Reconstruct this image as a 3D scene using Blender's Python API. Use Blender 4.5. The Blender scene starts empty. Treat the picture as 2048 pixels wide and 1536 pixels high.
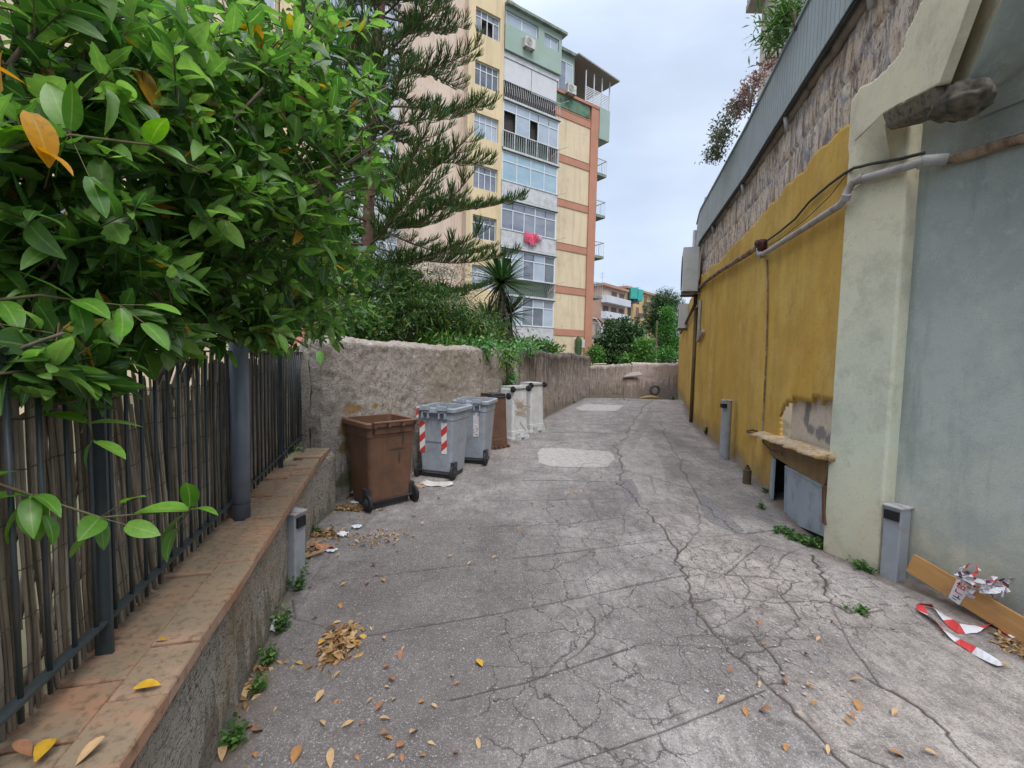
import bpy, math, random
import numpy as np
from mathutils import Vector, Matrix, noise as mnoise
random.seed(7); RNG = np.random.default_rng(7)
SC = bpy.context.scene
R = math.radians

# ---------------------------------------------------------------- camera
F = 900.0; PITCH = R(3.56); ROLL = R(1.23); CAMZ = 1.75
CAM = Vector((0, 0, CAMZ))
FW = Vector((0, math.cos(PITCH), -math.sin(PITCH)))
UP0 = Vector((0, math.sin(PITCH), math.cos(PITCH)))
RT0 = Vector((1, 0, 0))
RT = RT0 * math.cos(ROLL) + UP0 * math.sin(ROLL)
UPV = UP0 * math.cos(ROLL) - RT0 * math.sin(ROLL)
cam_data = bpy.data.cameras.new("camera"); cam = bpy.data.objects.new("camera", cam_data)
SC.collection.objects.link(cam)
mw = Matrix.Identity(4)
for i in range(3):
    mw[i][0] = RT[i]; mw[i][1] = UPV[i]; mw[i][2] = -FW[i]; mw[i][3] = CAM[i]
cam.matrix_world = mw
cam_data.sensor_width = 36; cam_data.lens = F / 2048 * 36
cam_data.clip_start = 0.05; cam_data.clip_end = 3000
SC.camera = cam

def ray(px, py): return FW * F + RT * (px - 1024) - UPV * (py - 768)
def at(px, py, Y):
    d = ray(px, py); return CAM + d * (Y / d.y)
def gp(px, py, z=0.0):
    d = ray(px, py); return CAM + d * ((z - CAMZ) / d.z)
def pl(px, py, p0, p1):
    "point of the ray on the vertical plane through p0, p1"
    d = ray(px, py); nx, ny = (p1[1] - p0[1]), -(p1[0] - p0[0])
    t = ((p0[0]) * nx + (p0[1]) * ny) / (d.x * nx + d.y * ny)
    return CAM + d * t

# ---------------------------------------------------------------- world and sun
SUN_EL, SUN_ROT = R(55), R(158)
world = bpy.data.worlds.new("World"); SC.world = world; world.use_nodes = True
nt = world.node_tree; nt.nodes.clear()
def wn(t): return nt.nodes.new(t)
out = wn("ShaderNodeOutputWorld"); bg = wn("ShaderNodeBackground"); sky = wn("ShaderNodeTexSky")
sky.sky_type = 'NISHITA'; sky.sun_disc = False; sky.sun_elevation = SUN_EL; sky.sun_rotation = SUN_ROT
sky.air_density = 1.0; sky.dust_density = 1.0
tc = wn("ShaderNodeTexCoord"); mp = wn("ShaderNodeMapping"); mp.inputs['Scale'].default_value = (1.0, 1.0, 2.4)
nz = wn("ShaderNodeTexNoise"); nz.inputs['Scale'].default_value = 1.7; nz.inputs['Detail'].default_value = 5; nz.inputs['Roughness'].default_value = .5
cr = wn("ShaderNodeValToRGB"); cr.color_ramp.elements[0].position = .33; cr.color_ramp.elements[1].position = .68
cr.color_ramp.elements[0].color = (.60, .60, .60, 1); cr.color_ramp.elements[1].color = (.97, .97, .97, 1)
nz2 = wn("ShaderNodeTexNoise"); nz2.inputs['Scale'].default_value = 3.1; nz2.inputs['Detail'].default_value = 6
cc = wn("ShaderNodeMixRGB"); cc.inputs[1].default_value = (6.6, 8.3, 11.2, 1); cc.inputs[2].default_value = (9.6, 10.6, 12.2, 1)
mx = wn("ShaderNodeMixRGB")
L = nt.links.new
L(tc.outputs['Generated'], mp.inputs[0]); L(mp.outputs[0], nz.inputs['Vector']); L(mp.outputs[0], nz2.inputs['Vector'])
L(nz.outputs['Fac'], cr.inputs[0]); L(cr.outputs[0], mx.inputs[0]); L(sky.outputs[0], mx.inputs[1])
L(nz2.outputs['Fac'], cc.inputs[0]); L(cc.outputs[0], mx.inputs[2])
# overcast sky, boosted and warm-tinted overhead, mostly above the frame, to light the scene
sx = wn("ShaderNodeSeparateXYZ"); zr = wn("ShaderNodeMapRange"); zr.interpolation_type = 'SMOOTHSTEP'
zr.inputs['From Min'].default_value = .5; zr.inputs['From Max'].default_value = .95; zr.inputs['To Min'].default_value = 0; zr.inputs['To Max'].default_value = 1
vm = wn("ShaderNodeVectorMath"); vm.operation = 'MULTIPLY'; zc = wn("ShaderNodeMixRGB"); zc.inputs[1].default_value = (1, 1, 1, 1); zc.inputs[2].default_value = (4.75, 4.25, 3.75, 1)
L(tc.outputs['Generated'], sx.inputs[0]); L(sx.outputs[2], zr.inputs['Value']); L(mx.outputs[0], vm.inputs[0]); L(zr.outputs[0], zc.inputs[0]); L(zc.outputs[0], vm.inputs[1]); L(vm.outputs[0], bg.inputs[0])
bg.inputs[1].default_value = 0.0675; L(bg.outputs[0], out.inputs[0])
sd = bpy.data.lights.new("sun", 'SUN'); sd.energy = 1.5; sd.angle = R(25); sd.color = (1, .96, .9)
sun = bpy.data.objects.new("sun", sd); SC.collection.objects.link(sun)
# rotation such that light comes from azimuth SUN_ROT (clockwise from +Y) and elevation SUN_EL
sdir = Vector((math.sin(SUN_ROT) * math.cos(SUN_EL), math.cos(SUN_ROT) * math.cos(SUN_EL), math.sin(SUN_EL)))
sun.rotation_euler = sdir.to_track_quat('Z', 'Y').to_euler()
SC.view_settings.view_transform = 'Standard'; SC.view_settings.look = 'None'
SC.view_settings.exposure = 0.5; SC.view_settings.gamma = 1.0
SC.cycles.max_bounces = 7; SC.cycles.diffuse_bounces = 4; SC.cycles.glossy_bounces = 3
SC.cycles.transmission_bounces = 4; SC.cycles.transparent_max_bounces = 6
try:
    SC.cycles.use_denoising = True
except Exception: pass

# ---------------------------------------------------------------- node helpers
def lin(c):
    if isinstance(c, str):
        c = [int(c[i:i + 2], 16) / 255 for i in (0, 2, 4)]
        c = [x / 12.92 if x <= .04045 else ((x + .055) / 1.055) ** 2.4 for x in c]
    return (c[0], c[1], c[2], 1)
class NT:
    def __init__(s, name, rough=.85, spec=.3):
        s.m = bpy.data.materials.new(name); s.m.use_nodes = True; s.t = s.m.node_tree
        s.b = s.t.nodes['Principled BSDF']; s.out = s.t.nodes['Material Output']
        s.b.inputs['Roughness'].default_value = rough; s.b.inputs['Specular IOR Level'].default_value = spec
        s.geo = None
    def n(s, t): return s.t.nodes.new(t)
    def l(s, a, b): s.t.links.new(a, b)
    def pos(s, scale=(1, 1, 1), local=False):
        if local:
            src = s.n("ShaderNodeTexCoord").outputs['Object']
        else:
            if s.geo is None: s.geo = s.n("ShaderNodeNewGeometry")
            src = s.geo.outputs['Position']
        if tuple(scale) == (1, 1, 1): return src
        m = s.n("ShaderNodeMapping"); m.inputs['Scale'].default_value = scale; s.l(src, m.inputs[0]); return m.outputs[0]
    def noise(s, vec, scale, detail=4, rough=.55, dist=0, col=False):
        n = s.n("ShaderNodeTexNoise"); n.inputs['Scale'].default_value = scale; n.inputs['Detail'].default_value = detail
        n.inputs['Roughness'].default_value = rough; n.inputs['Distortion'].default_value = dist
        s.l(vec, n.inputs['Vector']); return n.outputs['Color' if col else 'Fac']
    def voro(s, vec, scale, feat='DISTANCE_TO_EDGE', rnd=1, out='Distance', dim='3D'):
        n = s.n("ShaderNodeTexVoronoi"); n.voronoi_dimensions = dim; n.feature = feat; n.inputs['Scale'].default_value = scale
        n.inputs['Randomness'].default_value = rnd; s.l(vec, n.inputs['Vector']); return n.outputs[out]
    def ramp(s, v, stops):
        r = s.n("ShaderNodeValToRGB"); e = r.color_ramp.elements
        while len(e) < len(stops): e.new(.5)
        for i, (p, c) in enumerate(stops):
            e[i].position = p; e[i].color = lin(c) if not isinstance(c, (int, float)) else (c, c, c, 1)
        s.l(v, r.inputs[0]); return r.outputs[0]
    def mix(s, f, a, b, mode='MIX'):
        m = s.n("ShaderNodeMixRGB"); m.blend_type = mode
        for i, v in ((0, f), (1, a), (2, b)):
            if hasattr(v, 'node'): s.l(v, m.inputs[i])
            elif i == 0: m.inputs[0].default_value = v
            else: m.inputs[i].default_value = lin(v) if not isinstance(v, (int, float)) else (v, v, v, 1)
        return m.outputs[0]
    def math(s, op, a, b=0, clamp=False):
        m = s.n("ShaderNodeMath"); m.operation = op; m.use_clamp = clamp
        for i, v in ((0, a), (1, b)):
            if hasattr(v, 'node'): s.l(v, m.inputs[i])
            else: m.inputs[i].default_value = v
        return m.outputs[0]
    def attr(s, name, out='Fac'):
        a = s.n("ShaderNodeAttribute"); a.attribute_name = name; return a.outputs[out]
    def bump(s, h, strength=.5, dist=.01, prev=None):
        b = s.n("ShaderNodeBump"); b.inputs['Strength'].default_value = strength; b.inputs['Distance'].default_value = dist
        s.l(h, b.inputs['Height'])
        if prev is not None: s.l(prev, b.inputs['Normal'])
        s.l(b.outputs[0], s.b.inputs['Normal']); return b.outputs[0]
    def base(s, c):
        if hasattr(c, 'node'): s.l(c, s.b.inputs['Base Color'])
        else: s.b.inputs['Base Color'].default_value = lin(c)
        return s
    def rough(s, v): s.l(v, s.b.inputs['Roughness'])

def simple(name, c1, c2=None, scale=6, rough=.7, spec=.3, bump=.15, bscale=60, metal=0, local=False, dirt=None, dscale=2.5, lo=.52, hi=.7):
    m = NT(name, rough, spec); p = m.pos(local=local)
    col = m.mix(m.ramp(m.noise(p, scale, 5), [(.35, 0), (.65, 1)]), c1, c2 or c1)
    if dirt: col = m.mix(m.ramp(m.noise(p, dscale, 6, .65), [(lo, 0), (hi, 1)]), col, dirt)
    m.base(col); m.b.inputs['Metallic'].default_value = metal
    if bump: m.bump(m.noise(p, bscale, 4), bump, .005)
    return m.m

# ---------------------------------------------------------------- mesh helpers
COL = SC.collection
def tag(o, label=None, cat=None, group=None, kind=None):
    if label: o['label'] = label
    if cat: o['category'] = cat
    if group: o['group'] = group
    if kind: o['kind'] = kind
    return o
def empty(name, loc=(0, 0, 0), rz=0, label=None, cat=None, group=None):
    o = bpy.data.objects.new(name, None); COL.objects.link(o); o.location = loc; o.rotation_euler = (0, 0, rz)
    o.empty_display_size = .1
    return tag(o, label, cat, group)
def link(name, me, mats, parent=None, smooth=False):
    for m in (mats if isinstance(mats, (list, tuple)) else [mats]): me.materials.append(m)
    if smooth: me.polygons.foreach_set('use_smooth', [True] * len(me.polygons))
    o = bpy.data.objects.new(name, me); COL.objects.link(o)
    if parent is not None: o.parent = parent
    return o
def copy_tree(o, parent=None):
    c = o.copy(); COL.objects.link(c)
    if parent is not None: c.parent = parent
    for ch in list(o.children): copy_tree(ch, c)
    return c

class MB:
    def __init__(s): s.v = []; s.f = []; s.mi = []; s.cm = 0
    def add(s, vs, fs):
        k = len(s.v); s.v.extend([tuple(v) for v in vs]); s.f.extend([tuple(i + k for i in f) for f in fs]); s.mi.extend([s.cm] * len(fs)); return s
    def box(s, x0, x1, y0, y1, z0, z1):
        return s.add([(x0, y0, z0), (x1, y0, z0), (x1, y1, z0), (x0, y1, z0), (x0, y0, z1), (x1, y0, z1), (x1, y1, z1), (x0, y1, z1)],
                     [(0, 3, 2, 1), (4, 5, 6, 7), (0, 1, 5, 4), (1, 2, 6, 5), (2, 3, 7, 6), (3, 0, 4, 7)])
    def obox(s, c, size, ang=0, tilt=None):
        "box centred at c, turned by ang round z; optional full matrix"
        m = Matrix.Rotation(ang, 3, 'Z') if tilt is None else tilt
        hx, hy, hz = size[0] / 2, size[1] / 2, size[2] / 2; c = Vector(c)
        vs = [c + m @ Vector((a * hx, b * hy, d * hz)) for a, b, d in ((-1, -1, -1), (1, -1, -1), (1, 1, -1), (-1, 1, -1), (-1, -1, 1), (1, -1, 1), (1, 1, 1), (-1, 1, 1))]
        return s.add(vs, [(0, 3, 2, 1), (4, 5, 6, 7), (0, 1, 5, 4), (1, 2, 6, 5), (2, 3, 7, 6), (3, 0, 4, 7)])
    def tube(s, pts, r, n=8, caps=True):
        pts = [Vector(p) for p in pts]; rs = r if isinstance(r, (list, tuple)) else [r] * len(pts)
        prev = None; vs = []; fs = []
        for i, p in enumerate(pts):
            d = (pts[min(i + 1, len(pts) - 1)] - pts[max(i - 1, 0)])
            if d.length < 1e-9: d = Vector((0, 0, 1))
            d.normalize()
            if prev is None:
                a = Vector((0, 0, 1)) if abs(d.z) < .9 else Vector((1, 0, 0)); u = d.cross(a).normalized()
            else: u = (prev - d * prev.dot(d)); u = u.normalized() if u.length > 1e-6 else d.orthogonal().normalized()
            prev = u; w = d.cross(u)
            for k in range(n):
                t = 2 * math.pi * k / n; vs.append(p + (u * math.cos(t) + w * math.sin(t)) * rs[i])
        for i in range(len(pts) - 1):
            for k in range(n):
                a = i * n + k; b = i * n + (k + 1) % n; fs.append((a, b, b + n, a + n))
        if caps:
            fs.append(tuple(range(n - 1, -1, -1))); fs.append(tuple((len(pts) - 1) * n + k for k in range(n)))
        return s.add(vs, fs)
    def loft(s, rings, capb=True, capt=True, close=True):
        n = len(rings[0]); vs = [p for r in rings for p in r]; fs = []
        for i in range(len(rings) - 1):
            for k in range(n if close else n - 1):
                a = i * n + k; b = i * n + (k + 1) % n; fs.append((a, b, b + n, a + n))
        if capb: fs.append(tuple(range(n - 1, -1, -1)))
        if capt: fs.append(tuple((len(rings) - 1) * n + k for k in range(n)))
        return s.add(vs, fs)
    def prism(s, poly, z0, z1):
        return s.loft([[(p[0], p[1], z0) for p in poly], [(p[0], p[1], z1) for p in poly]])
    def quad(s, a, b, c, d): return s.add([a, b, c, d], [(0, 1, 2, 3)])
    def build(s, name, mats, parent=None, smooth=False):
        me = bpy.data.meshes.new(name); me.from_pydata(s.v, [], s.f)
        if any(s.mi): me.polygons.foreach_set('material_index', s.mi)
        me.update(); return link(name, me, mats, parent, smooth)

def rrect(x0, x1, y0, y1, z, r, n=4):
    pts = []
    for cx, cy, a0 in ((x1 - r, y1 - r, 0), (x0 + r, y1 - r, 90), (x0 + r, y0 + r, 180), (x1 - r, y0 + r, 270)):
        for k in range(n + 1):
            a = R(a0 + 90 * k / n); pts.append((cx + r * math.cos(a), cy + r * math.sin(a), z))
    return pts

def np_mesh(name, verts, quads, mats, parent=None, smooth=False, attrs=None, uv=None):
    me = bpy.data.meshes.new(name); nv = len(verts); nf = len(quads)
    me.vertices.add(nv); me.vertices.foreach_set('co', np.ascontiguousarray(verts, np.float32).ravel())
    k = quads.shape[1]
    me.loops.add(nf * k); me.loops.foreach_set('vertex_index', quads.ravel().astype(np.int32))
    me.polygons.add(nf); me.polygons.foreach_set('loop_start', np.arange(0, nf * k, k, dtype=np.int32))
    me.update(calc_edges=True)
    if attrs:
        for an, arr in attrs.items():
            a = me.attributes.new(an, 'FLOAT', 'POINT'); a.data.foreach_set('value', np.ascontiguousarray(arr, np.float32))
    if uv is not None:
        l = me.uv_layers.new(name='UVMap'); l.data.foreach_set('uv', np.ascontiguousarray(uv[quads.ravel()], np.float32).ravel())
    me.validate()
    return link(name, me, mats, parent, smooth)

def batch(tv, tf, mats, locs):
    "template verts (V,3), faces (Q,4), mats (N,3,3) columns=axes scaled, locs (N,3)"
    V = len(tv); N = len(locs)
    vs = np.einsum('nij,vj->nvi', mats, tv) + locs[:, None, :]
    fs = tf[None] + (np.arange(N) * V)[:, None, None]
    return vs.reshape(-1, 3), fs.reshape(-1, tf.shape[1])
def frames(d, up, scale, jit=None):
    "frames whose Y axis is d, Z near up; scale (N,) or (N,3)"
    d = d / np.maximum(np.linalg.norm(d, axis=1, keepdims=True), 1e-9)
    x = np.cross(d, up); x /= np.maximum(np.linalg.norm(x, axis=1, keepdims=True), 1e-9); z = np.cross(x, d)
    sc = scale if scale.ndim == 2 else np.repeat(scale[:, None], 3, 1)
    return np.stack([x * sc[:, 0:1], d * sc[:, 1:2], z * sc[:, 2:3]], axis=2)
def leaf_template(rows=6, wf=None, fold=.25, droop=.25, cols=3):
    wf = wf or (lambda t: .36 * math.sin(math.pi * min(1, t * 1.02) ** .8) ** .8)
    vs = []; uv = []
    for i in range(rows):
        t = i / (rows - 1); w = max(.012, wf(t)); z = -droop * t * t
        for j in range(cols):
            u = -1 + 2 * j / (cols - 1); vs.append((u * w, t, z + fold * abs(u) * w)); uv.append((u * .5 + .5, t))
    fs = [(i * cols + j, i * cols + j + 1, (i + 1) * cols + j + 1, (i + 1) * cols + j) for i in range(rows - 1) for j in range(cols - 1)]
    return np.array(vs), np.array(fs), np.array(uv)
def fbm(p, sc, oc=4):
    v = 0; a = 1; tot = 0
    for _ in range(oc):
        v += a * mnoise.noise(Vector(p) * sc); tot += a; a *= .5; sc *= 2.03
    return v / tot
# ---------------------------------------------------------------- ground
def vnoise(x, y, sc, seed=0, oc=4):
    "vectorised 2-D value noise"
    tot = np.zeros_like(x); amp = 1.0; s = 0; rng = np.random.default_rng(seed)
    for _ in range(oc):
        T = rng.random((256, 256)); X = x * sc; Y = y * sc; xi = np.floor(X).astype(int); yi = np.floor(Y).astype(int)
        fx = X - xi; fy = Y - yi; fx = fx * fx * (3 - 2 * fx); fy = fy * fy * (3 - 2 * fy)
        a = T[xi & 255, yi & 255]; b = T[(xi + 1) & 255, yi & 255]; c = T[xi & 255, (yi + 1) & 255]; d = T[(xi + 1) & 255, (yi + 1) & 255]
        tot += amp * ((a * (1 - fx) + b * fx) * (1 - fy) + (c * (1 - fx) + d * fx) * fy); s += amp; amp *= .55; sc *= 2.07
    return tot / s
def ground_z(y):
    t = np.clip((np.asarray(y, float) - 19.0) / 6.5, 0, 1); return -.62 * t * t * (3 - 2 * t)
NR, NC = 1080, 580
yr = .75 * (31 / .75) ** np.linspace(0, 1, NR)
xl = np.interp(yr, [.6, 4.6, 5.3, 10, 21, 27, 31], [-.95, -2.25, -2.45, -.45, 2.9, 6.5, 7])
xr = np.interp(yr, [.6, 3.0, 3.8, 5.3, 10, 13, 21, 27, 31], [4.6, 3.55, 3.35, 3.55, 4.7, 5.6, 8.4, 10.6, 11])
uu = np.linspace(0, 1, NC)
GX = (xl[:, None] + (xr - xl)[:, None] * uu[None]).ravel(); GY = np.repeat(yr, NC)
rngp = np.random.default_rng(3)
def poly_dist(pts, jit=.02, sub=7):
    P = [np.array(gp(px, py)[:2]) for px, py in pts]; Q = []
    for a, b in zip(P[:-1], P[1:]):
        for k in range(sub): Q.append(a + (b - a) * k / sub + rngp.normal(0, jit, 2) * (k > 0) * min(1.5, np.linalg.norm(b - a)))
    Q.append(P[-1]); Q = np.array(Q); best = np.full(len(GX), 9.0)
    lo = Q.min(0) - .7; hi = Q.max(0) + .7
    m = (GX > lo[0]) & (GX < hi[0]) & (GY > lo[1]) & (GY < hi[1]); x = GX[m]; y = GY[m]; bb = np.full(len(x), 9.0)
    for a, b in zip(Q[:-1], Q[1:]):
        d = b - a; t = np.clip(((x - a[0]) * d[0] + (y - a[1]) * d[1]) / (d @ d + 1e-12), 0, 1)
        bb = np.minimum(bb, np.hypot(x - a[0] - t * d[0], y - a[1] - t * d[1]))
    best[m] = bb; return best
def inside(pts, fuzz=.03):
    P = np.array([np.array(gp(px, py)[:2]) for px, py in pts])
    x = GX + (vnoise(GX, GY, 3, 5, 3) - .5) * fuzz * 4; y = GY + (vnoise(GX, GY, 3, 6, 3) - .5) * fuzz * 4
    r = np.zeros(len(GX), bool); j = len(P) - 1
    for i in range(len(P)):
        xi, yi = P[i]; xj, yj = P[j]
        c = ((yi > y) != (yj > y)) & (x < (xj - xi) * (y - yi) / (yj - yi + 1e-12) + xi); r ^= c; j = i
    return r
S1 = [(1306, 798), (1268, 840), (1245, 880), (1235, 905), (1245, 940), (1250, 975), (1275, 1005), (1330, 1060), (1355, 1110), (1370, 1160), (1385, 1215), (1420, 1255), (1470, 1310), (1530, 1365), (1560, 1390), (1620, 1450), (1700, 1536), (1800, 1640)]
S2 = [(1320, 845), (1345, 900), (1375, 960), (1400, 1000), (1450, 1045), (1480, 1068)]
S3 = [(1715, 1345), (1760, 1370), (1830, 1410), (1880, 1450), (1920, 1500), (1960, 1536), (2020, 1600)]
S4 = [(1625, 1110), (1650, 1160), (1660, 1205), (1700, 1228), (1765, 1220)]
cracks = [(S1, .0062, .07), (S2, .005, .05), (S3, .0062, .07), (S4, .0075, .07),
    ([(1350, 1130), (1400, 1138), (1450, 1150), (1500, 1152), (1560, 1160)], .0058, .06),
    ([(1380, 1205), (1460, 1195), (1550, 1205), (1650, 1203), (1690, 1215)], .0058, .06),
    ([(1470, 1310), (1560, 1290), (1600, 1235), (1560, 1190), (1600, 1160)], .005, .06),
    ([(1420, 1255), (1480, 1230), (1500, 1180), (1480, 1150)], .005, .06),
    ([(1500, 1260), (1560, 1330), (1570, 1365), (1530, 1365)], .006, .05),
    ([(1355, 1110), (1400, 1060), (1395, 1010)], .005, .02), ([(1450, 1150), (1520, 1090), (1600, 1110)], .005, .02),
    ([(1700, 1060), (1640, 1075), (1560, 1060), (1480, 1068)], .005, .05), ([(1540, 1150), (1570, 1110), (1640, 1085)], .004, .02),
    ([(1660, 1205), (1700, 1290), (1760, 1370)], .004, .02), ([(1245, 940), (1375, 975), (1400, 978)], .006, .01),
    ([(1700, 1500), (1780, 1536)], .006, .02), ([(560, 1215), (590, 1238), (640, 1250), (665, 1262)], .004, .015), ([(590, 1238), (585, 1200)], .004, .01),
    # slab joints
    ([(640, 1290), (754, 1268), (1027, 1220), (1300, 1164), (1372, 1150)], .0045, .002), ([(680, 1161), (950, 1127)], .004, .002),
    ([(1027, 1115), (1150, 1103), (1332, 1080)], .005, .002), ([(976, 1003), (1100, 1001), (1245, 997)], .005, .002), ([(1044, 960), (1140, 961), (1240, 964)], .007, .002),
    ([(900, 1400), (1050, 1365), (1270, 1290)], .006, .004), ([(1110, 1536), (1200, 1505), (1330, 1460), (1460, 1408), (1530, 1378)], .0048, .006),
    ([(985, 1052), (1130, 1048), (1240, 1036)], .004, .002), ([(1060, 935), (1140, 934), (1236, 934)], .006, .002), ([(1080, 866), (1160, 864), (1250, 870)], .008, .002),
    ([(1060, 890), (1160, 885), (1240, 893)], .006, .003), ([(1250, 1015), (1245, 1070), (1170, 1060)], .003, .03),
    ([(1245, 940), (1300, 950), (1310, 985)], .003, .02), ([(1330, 1082), (1560, 1060), (1650, 1050)], .003, .01)]
rc = random.Random(5)
for (x0, y0, x1, y1, n) in ((1040, 1010, 1330, 1530, 9), (1090, 900, 1230, 1010, 3)):   # loose hand-like cracks in the middle lane
    for _ in range(n):
        x = rc.uniform(x0, x1); y = rc.uniform(y0, y1); a = rc.choice((0, 1.57)) + rc.uniform(-.7, .7); p = [(x, y)]
        for _ in range(rc.randint(2, 5)):
            a += rc.uniform(-.9, .9); s = rc.uniform(20, 55) * (y - 700) / 500; x += s * math.cos(a); y += s * .8 * math.sin(a); y = max(y, 860); p.append((x, y))
        cracks.append((p, rc.uniform(.0022, .0034), .03))
crack = np.zeros(len(GX)); soil = np.zeros(len(GX))
wmod = .25 + 1.5 * vnoise(GX, GY, 3.2, 21, 3)
px_w = GY * .0025      # cracks never thinner than the sheet can carry
for p, w, j in cracks:
    d = poly_dist(p, j * .5); w2 = np.maximum(w * wmod, px_w * .9)
    crack = np.maximum(crack, np.clip(1.35 - d / w2, 0, 1) * np.clip(w * wmod / px_w * 1.5, .35, 1))
    if w > .0061: soil = np.maximum(soil, np.clip(1 - d / (w * 7 * vnoise(GX, GY, 4, 33, 3)), 0, 1) * vnoise(GX, GY, 1.7, 35, 2))
for p_ in ([(2120, 1330), (1800, 1165), (1755, 1152), (1650, 1102), (1540, 990), (1467, 920), (1387, 850), (1368, 808)], [(400, 1600), (440, 1536), (520, 1285), (600, 1065), (640, 1010), (720, 990), (900, 925), (1090, 834), (1165, 797)]):
    d = poly_dist(p_, 0); soil = np.maximum(soil, np.clip(1.1 - d / (.06 + .22 * vnoise(GX, GY, 2.5, 55, 3)), 0, 1) * .62)
# right of the long seam the concrete is paler and warmer
P1 = np.array([gp(*p)[:2] for p in S1]); o = np.argsort(P1[:, 1]); seamx = np.interp(GY, P1[o, 1], P1[o, 0])
wob = (vnoise(GX, GY, 1.5, 9, 3) - .5) * .25
zone = np.clip((GX + wob * .6 - seamx) / .12 + .5, 0, 1)
pale = np.zeros(len(GX)); darkp = np.zeros(len(GX))
for p in ([(1075, 905), (1082, 897), (1130, 896), (1222, 904), (1230, 918), (1215, 933), (1190, 935), (1100, 932), (1078, 924)],
          [(1150, 816), (1172, 808), (1247, 811), (1232, 822), (1160, 821)],
          [(1640, 1120), (1700, 1125), (1800, 1190), (1810, 1225), (1720, 1225), (1670, 1195)],
          [(1240, 905), (1262, 860), (1300, 880), (1330, 940), (1330, 1000), (1290, 1010), (1262, 970)],
          [(1430, 1170), (1520, 1215), (1460, 1222), (1400, 1180)], [(1400, 1225), (1440, 1230), (1470, 1270), (1430, 1262)],
          [(1490, 1305), (1560, 1330), (1555, 1360), (1510, 1345)], [(1570, 1375), (1600, 1400), (1610, 1440), (1580, 1420)]):
    pale = np.maximum(pale, inside(p, .012) * (1.0 if p[0][0] in (1075, 1150) else .28))
for p, a in (([(1238, 958), (1265, 958), (1284, 1000), (1256, 1012)], .8), ([(1390, 988), (1412, 990), (1450, 1020), (1488, 1062), (1470, 1068), (1420, 1045)], .75),
          ([(1625, 1298), (1640, 1298), (1664, 1318), (1650, 1330)], .6), ([(1713, 1342), (1745, 1350), (1775, 1378), (1750, 1380)], .6),
          ([(1250, 880), (1272, 860), (1290, 830), (1300, 812), (1306, 830), (1285, 870), (1268, 900)], .45)):
    darkp = np.maximum(darkp, inside(p, .012) * a)
def blob(px, py, rx, ry, ang=0):
    c = gp(px, py); x = GX - c.x; y = GY - c.y; ca, sa = math.cos(ang), math.sin(ang); a = (x * ca + y * sa) / rx; b = (-x * sa + y * ca) / ry
    return np.exp(-(a * a + b * b))
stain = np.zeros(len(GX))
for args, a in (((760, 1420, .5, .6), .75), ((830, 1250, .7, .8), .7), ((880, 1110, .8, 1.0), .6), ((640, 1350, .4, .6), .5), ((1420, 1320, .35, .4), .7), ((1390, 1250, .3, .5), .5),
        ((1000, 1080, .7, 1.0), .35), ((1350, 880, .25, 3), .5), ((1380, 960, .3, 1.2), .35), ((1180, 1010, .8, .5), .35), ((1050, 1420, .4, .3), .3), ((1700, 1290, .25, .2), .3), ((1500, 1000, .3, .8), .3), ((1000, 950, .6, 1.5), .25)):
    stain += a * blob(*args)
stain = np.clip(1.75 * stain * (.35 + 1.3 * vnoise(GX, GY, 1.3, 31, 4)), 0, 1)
net = np.clip(blob(1130, 1350, .45, 1.0) * 1.1 + blob(1180, 1080, .7, 1.6) * .9 + blob(1480, 1150, .7, .8) * 1.1, 0, 1)
broken = np.clip(blob(1520, 1170, .75, .75) * 1.3 + blob(1450, 1300, .35, .35) + blob(1265, 860, .25, 3.2) + blob(1700, 1180, .4, .4), 0, 1)
GZ = ground_z(GY) + (vnoise(GX, GY, .9, 11, 2) - .5) * .02 - crack * .007 - darkp * .010 + pale * .003
lump = vnoise(GX, GY, 7, 13, 3); GZ = GZ + (lump - .5) * .018 * broken + (vnoise(GX, GY, 30, 15, 2) - .5) * .002
edge = np.clip((xr[:, None] - (xl + 0)[:, None] * 0 - GX.reshape(NR, NC)) / .5, 0, 1).ravel()
GZ = GZ + (1 - edge) ** 2 * .05 * (GY < 20)
idx = np.arange(NR * NC).reshape(NR, NC)
Q = np.stack([idx[:-1, :-1], idx[:-1, 1:], idx[1:, 1:], idx[1:, :-1]], -1).reshape(-1, 4)

m = NT("cracked_concrete", .92, .2); p = m.pos()
A = lambda n: m.attr(n)
fine = m.noise(p, 75, 6, .75); mid = m.noise(p, 9, 5, .65); big = m.noise(p, 1.6, 5, .6); grit = m.noise(p, 170, 3, .7)
mp_ = m.pos((1, .16, 1)); streak = m.noise(m.pos((5.5, 1.2, 1)), 5, 5, .65, .4)
left = m.mix(m.ramp(big, [(.35, 0), (.65, 1)]), (.175, .158, .150), (.275, .250, .238))
right = m.mix(m.ramp(big, [(.35, 0), (.62, 1)]), (.225, .195, .170), (.305, .270, .24))
c = m.mix(A('zone'), left, right)
c = m.mix(m.ramp(mid, [(.40, 0), (.6, .6)]), c, m.mix(.5, c, (.45, .415, .39))); c = m.mix(m.ramp(m.noise(p, 3.6, 6, .7), [(.38, .6), (.52, 0)]), c, m.mix(.55, c, (.07, .065, .065)))
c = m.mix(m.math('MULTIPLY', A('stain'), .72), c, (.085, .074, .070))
c = m.mix(1.0, c, m.ramp(m.noise(p, 1.3, 9, .78, .3), [(.36, .62), (.5, 1.0), (.64, 1.22)]), 'MULTIPLY'); c = m.mix(m.ramp(m.noise(m.pos((2.2, .5, 1)), 2.6, 8, .8, .5), [(.50, 0), (.60, .5)]), c, (.12, .10, .095))
c = m.mix(m.ramp(streak, [(.50, 0), (.66, .6)]), c, (.11, .095, .088))
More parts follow.
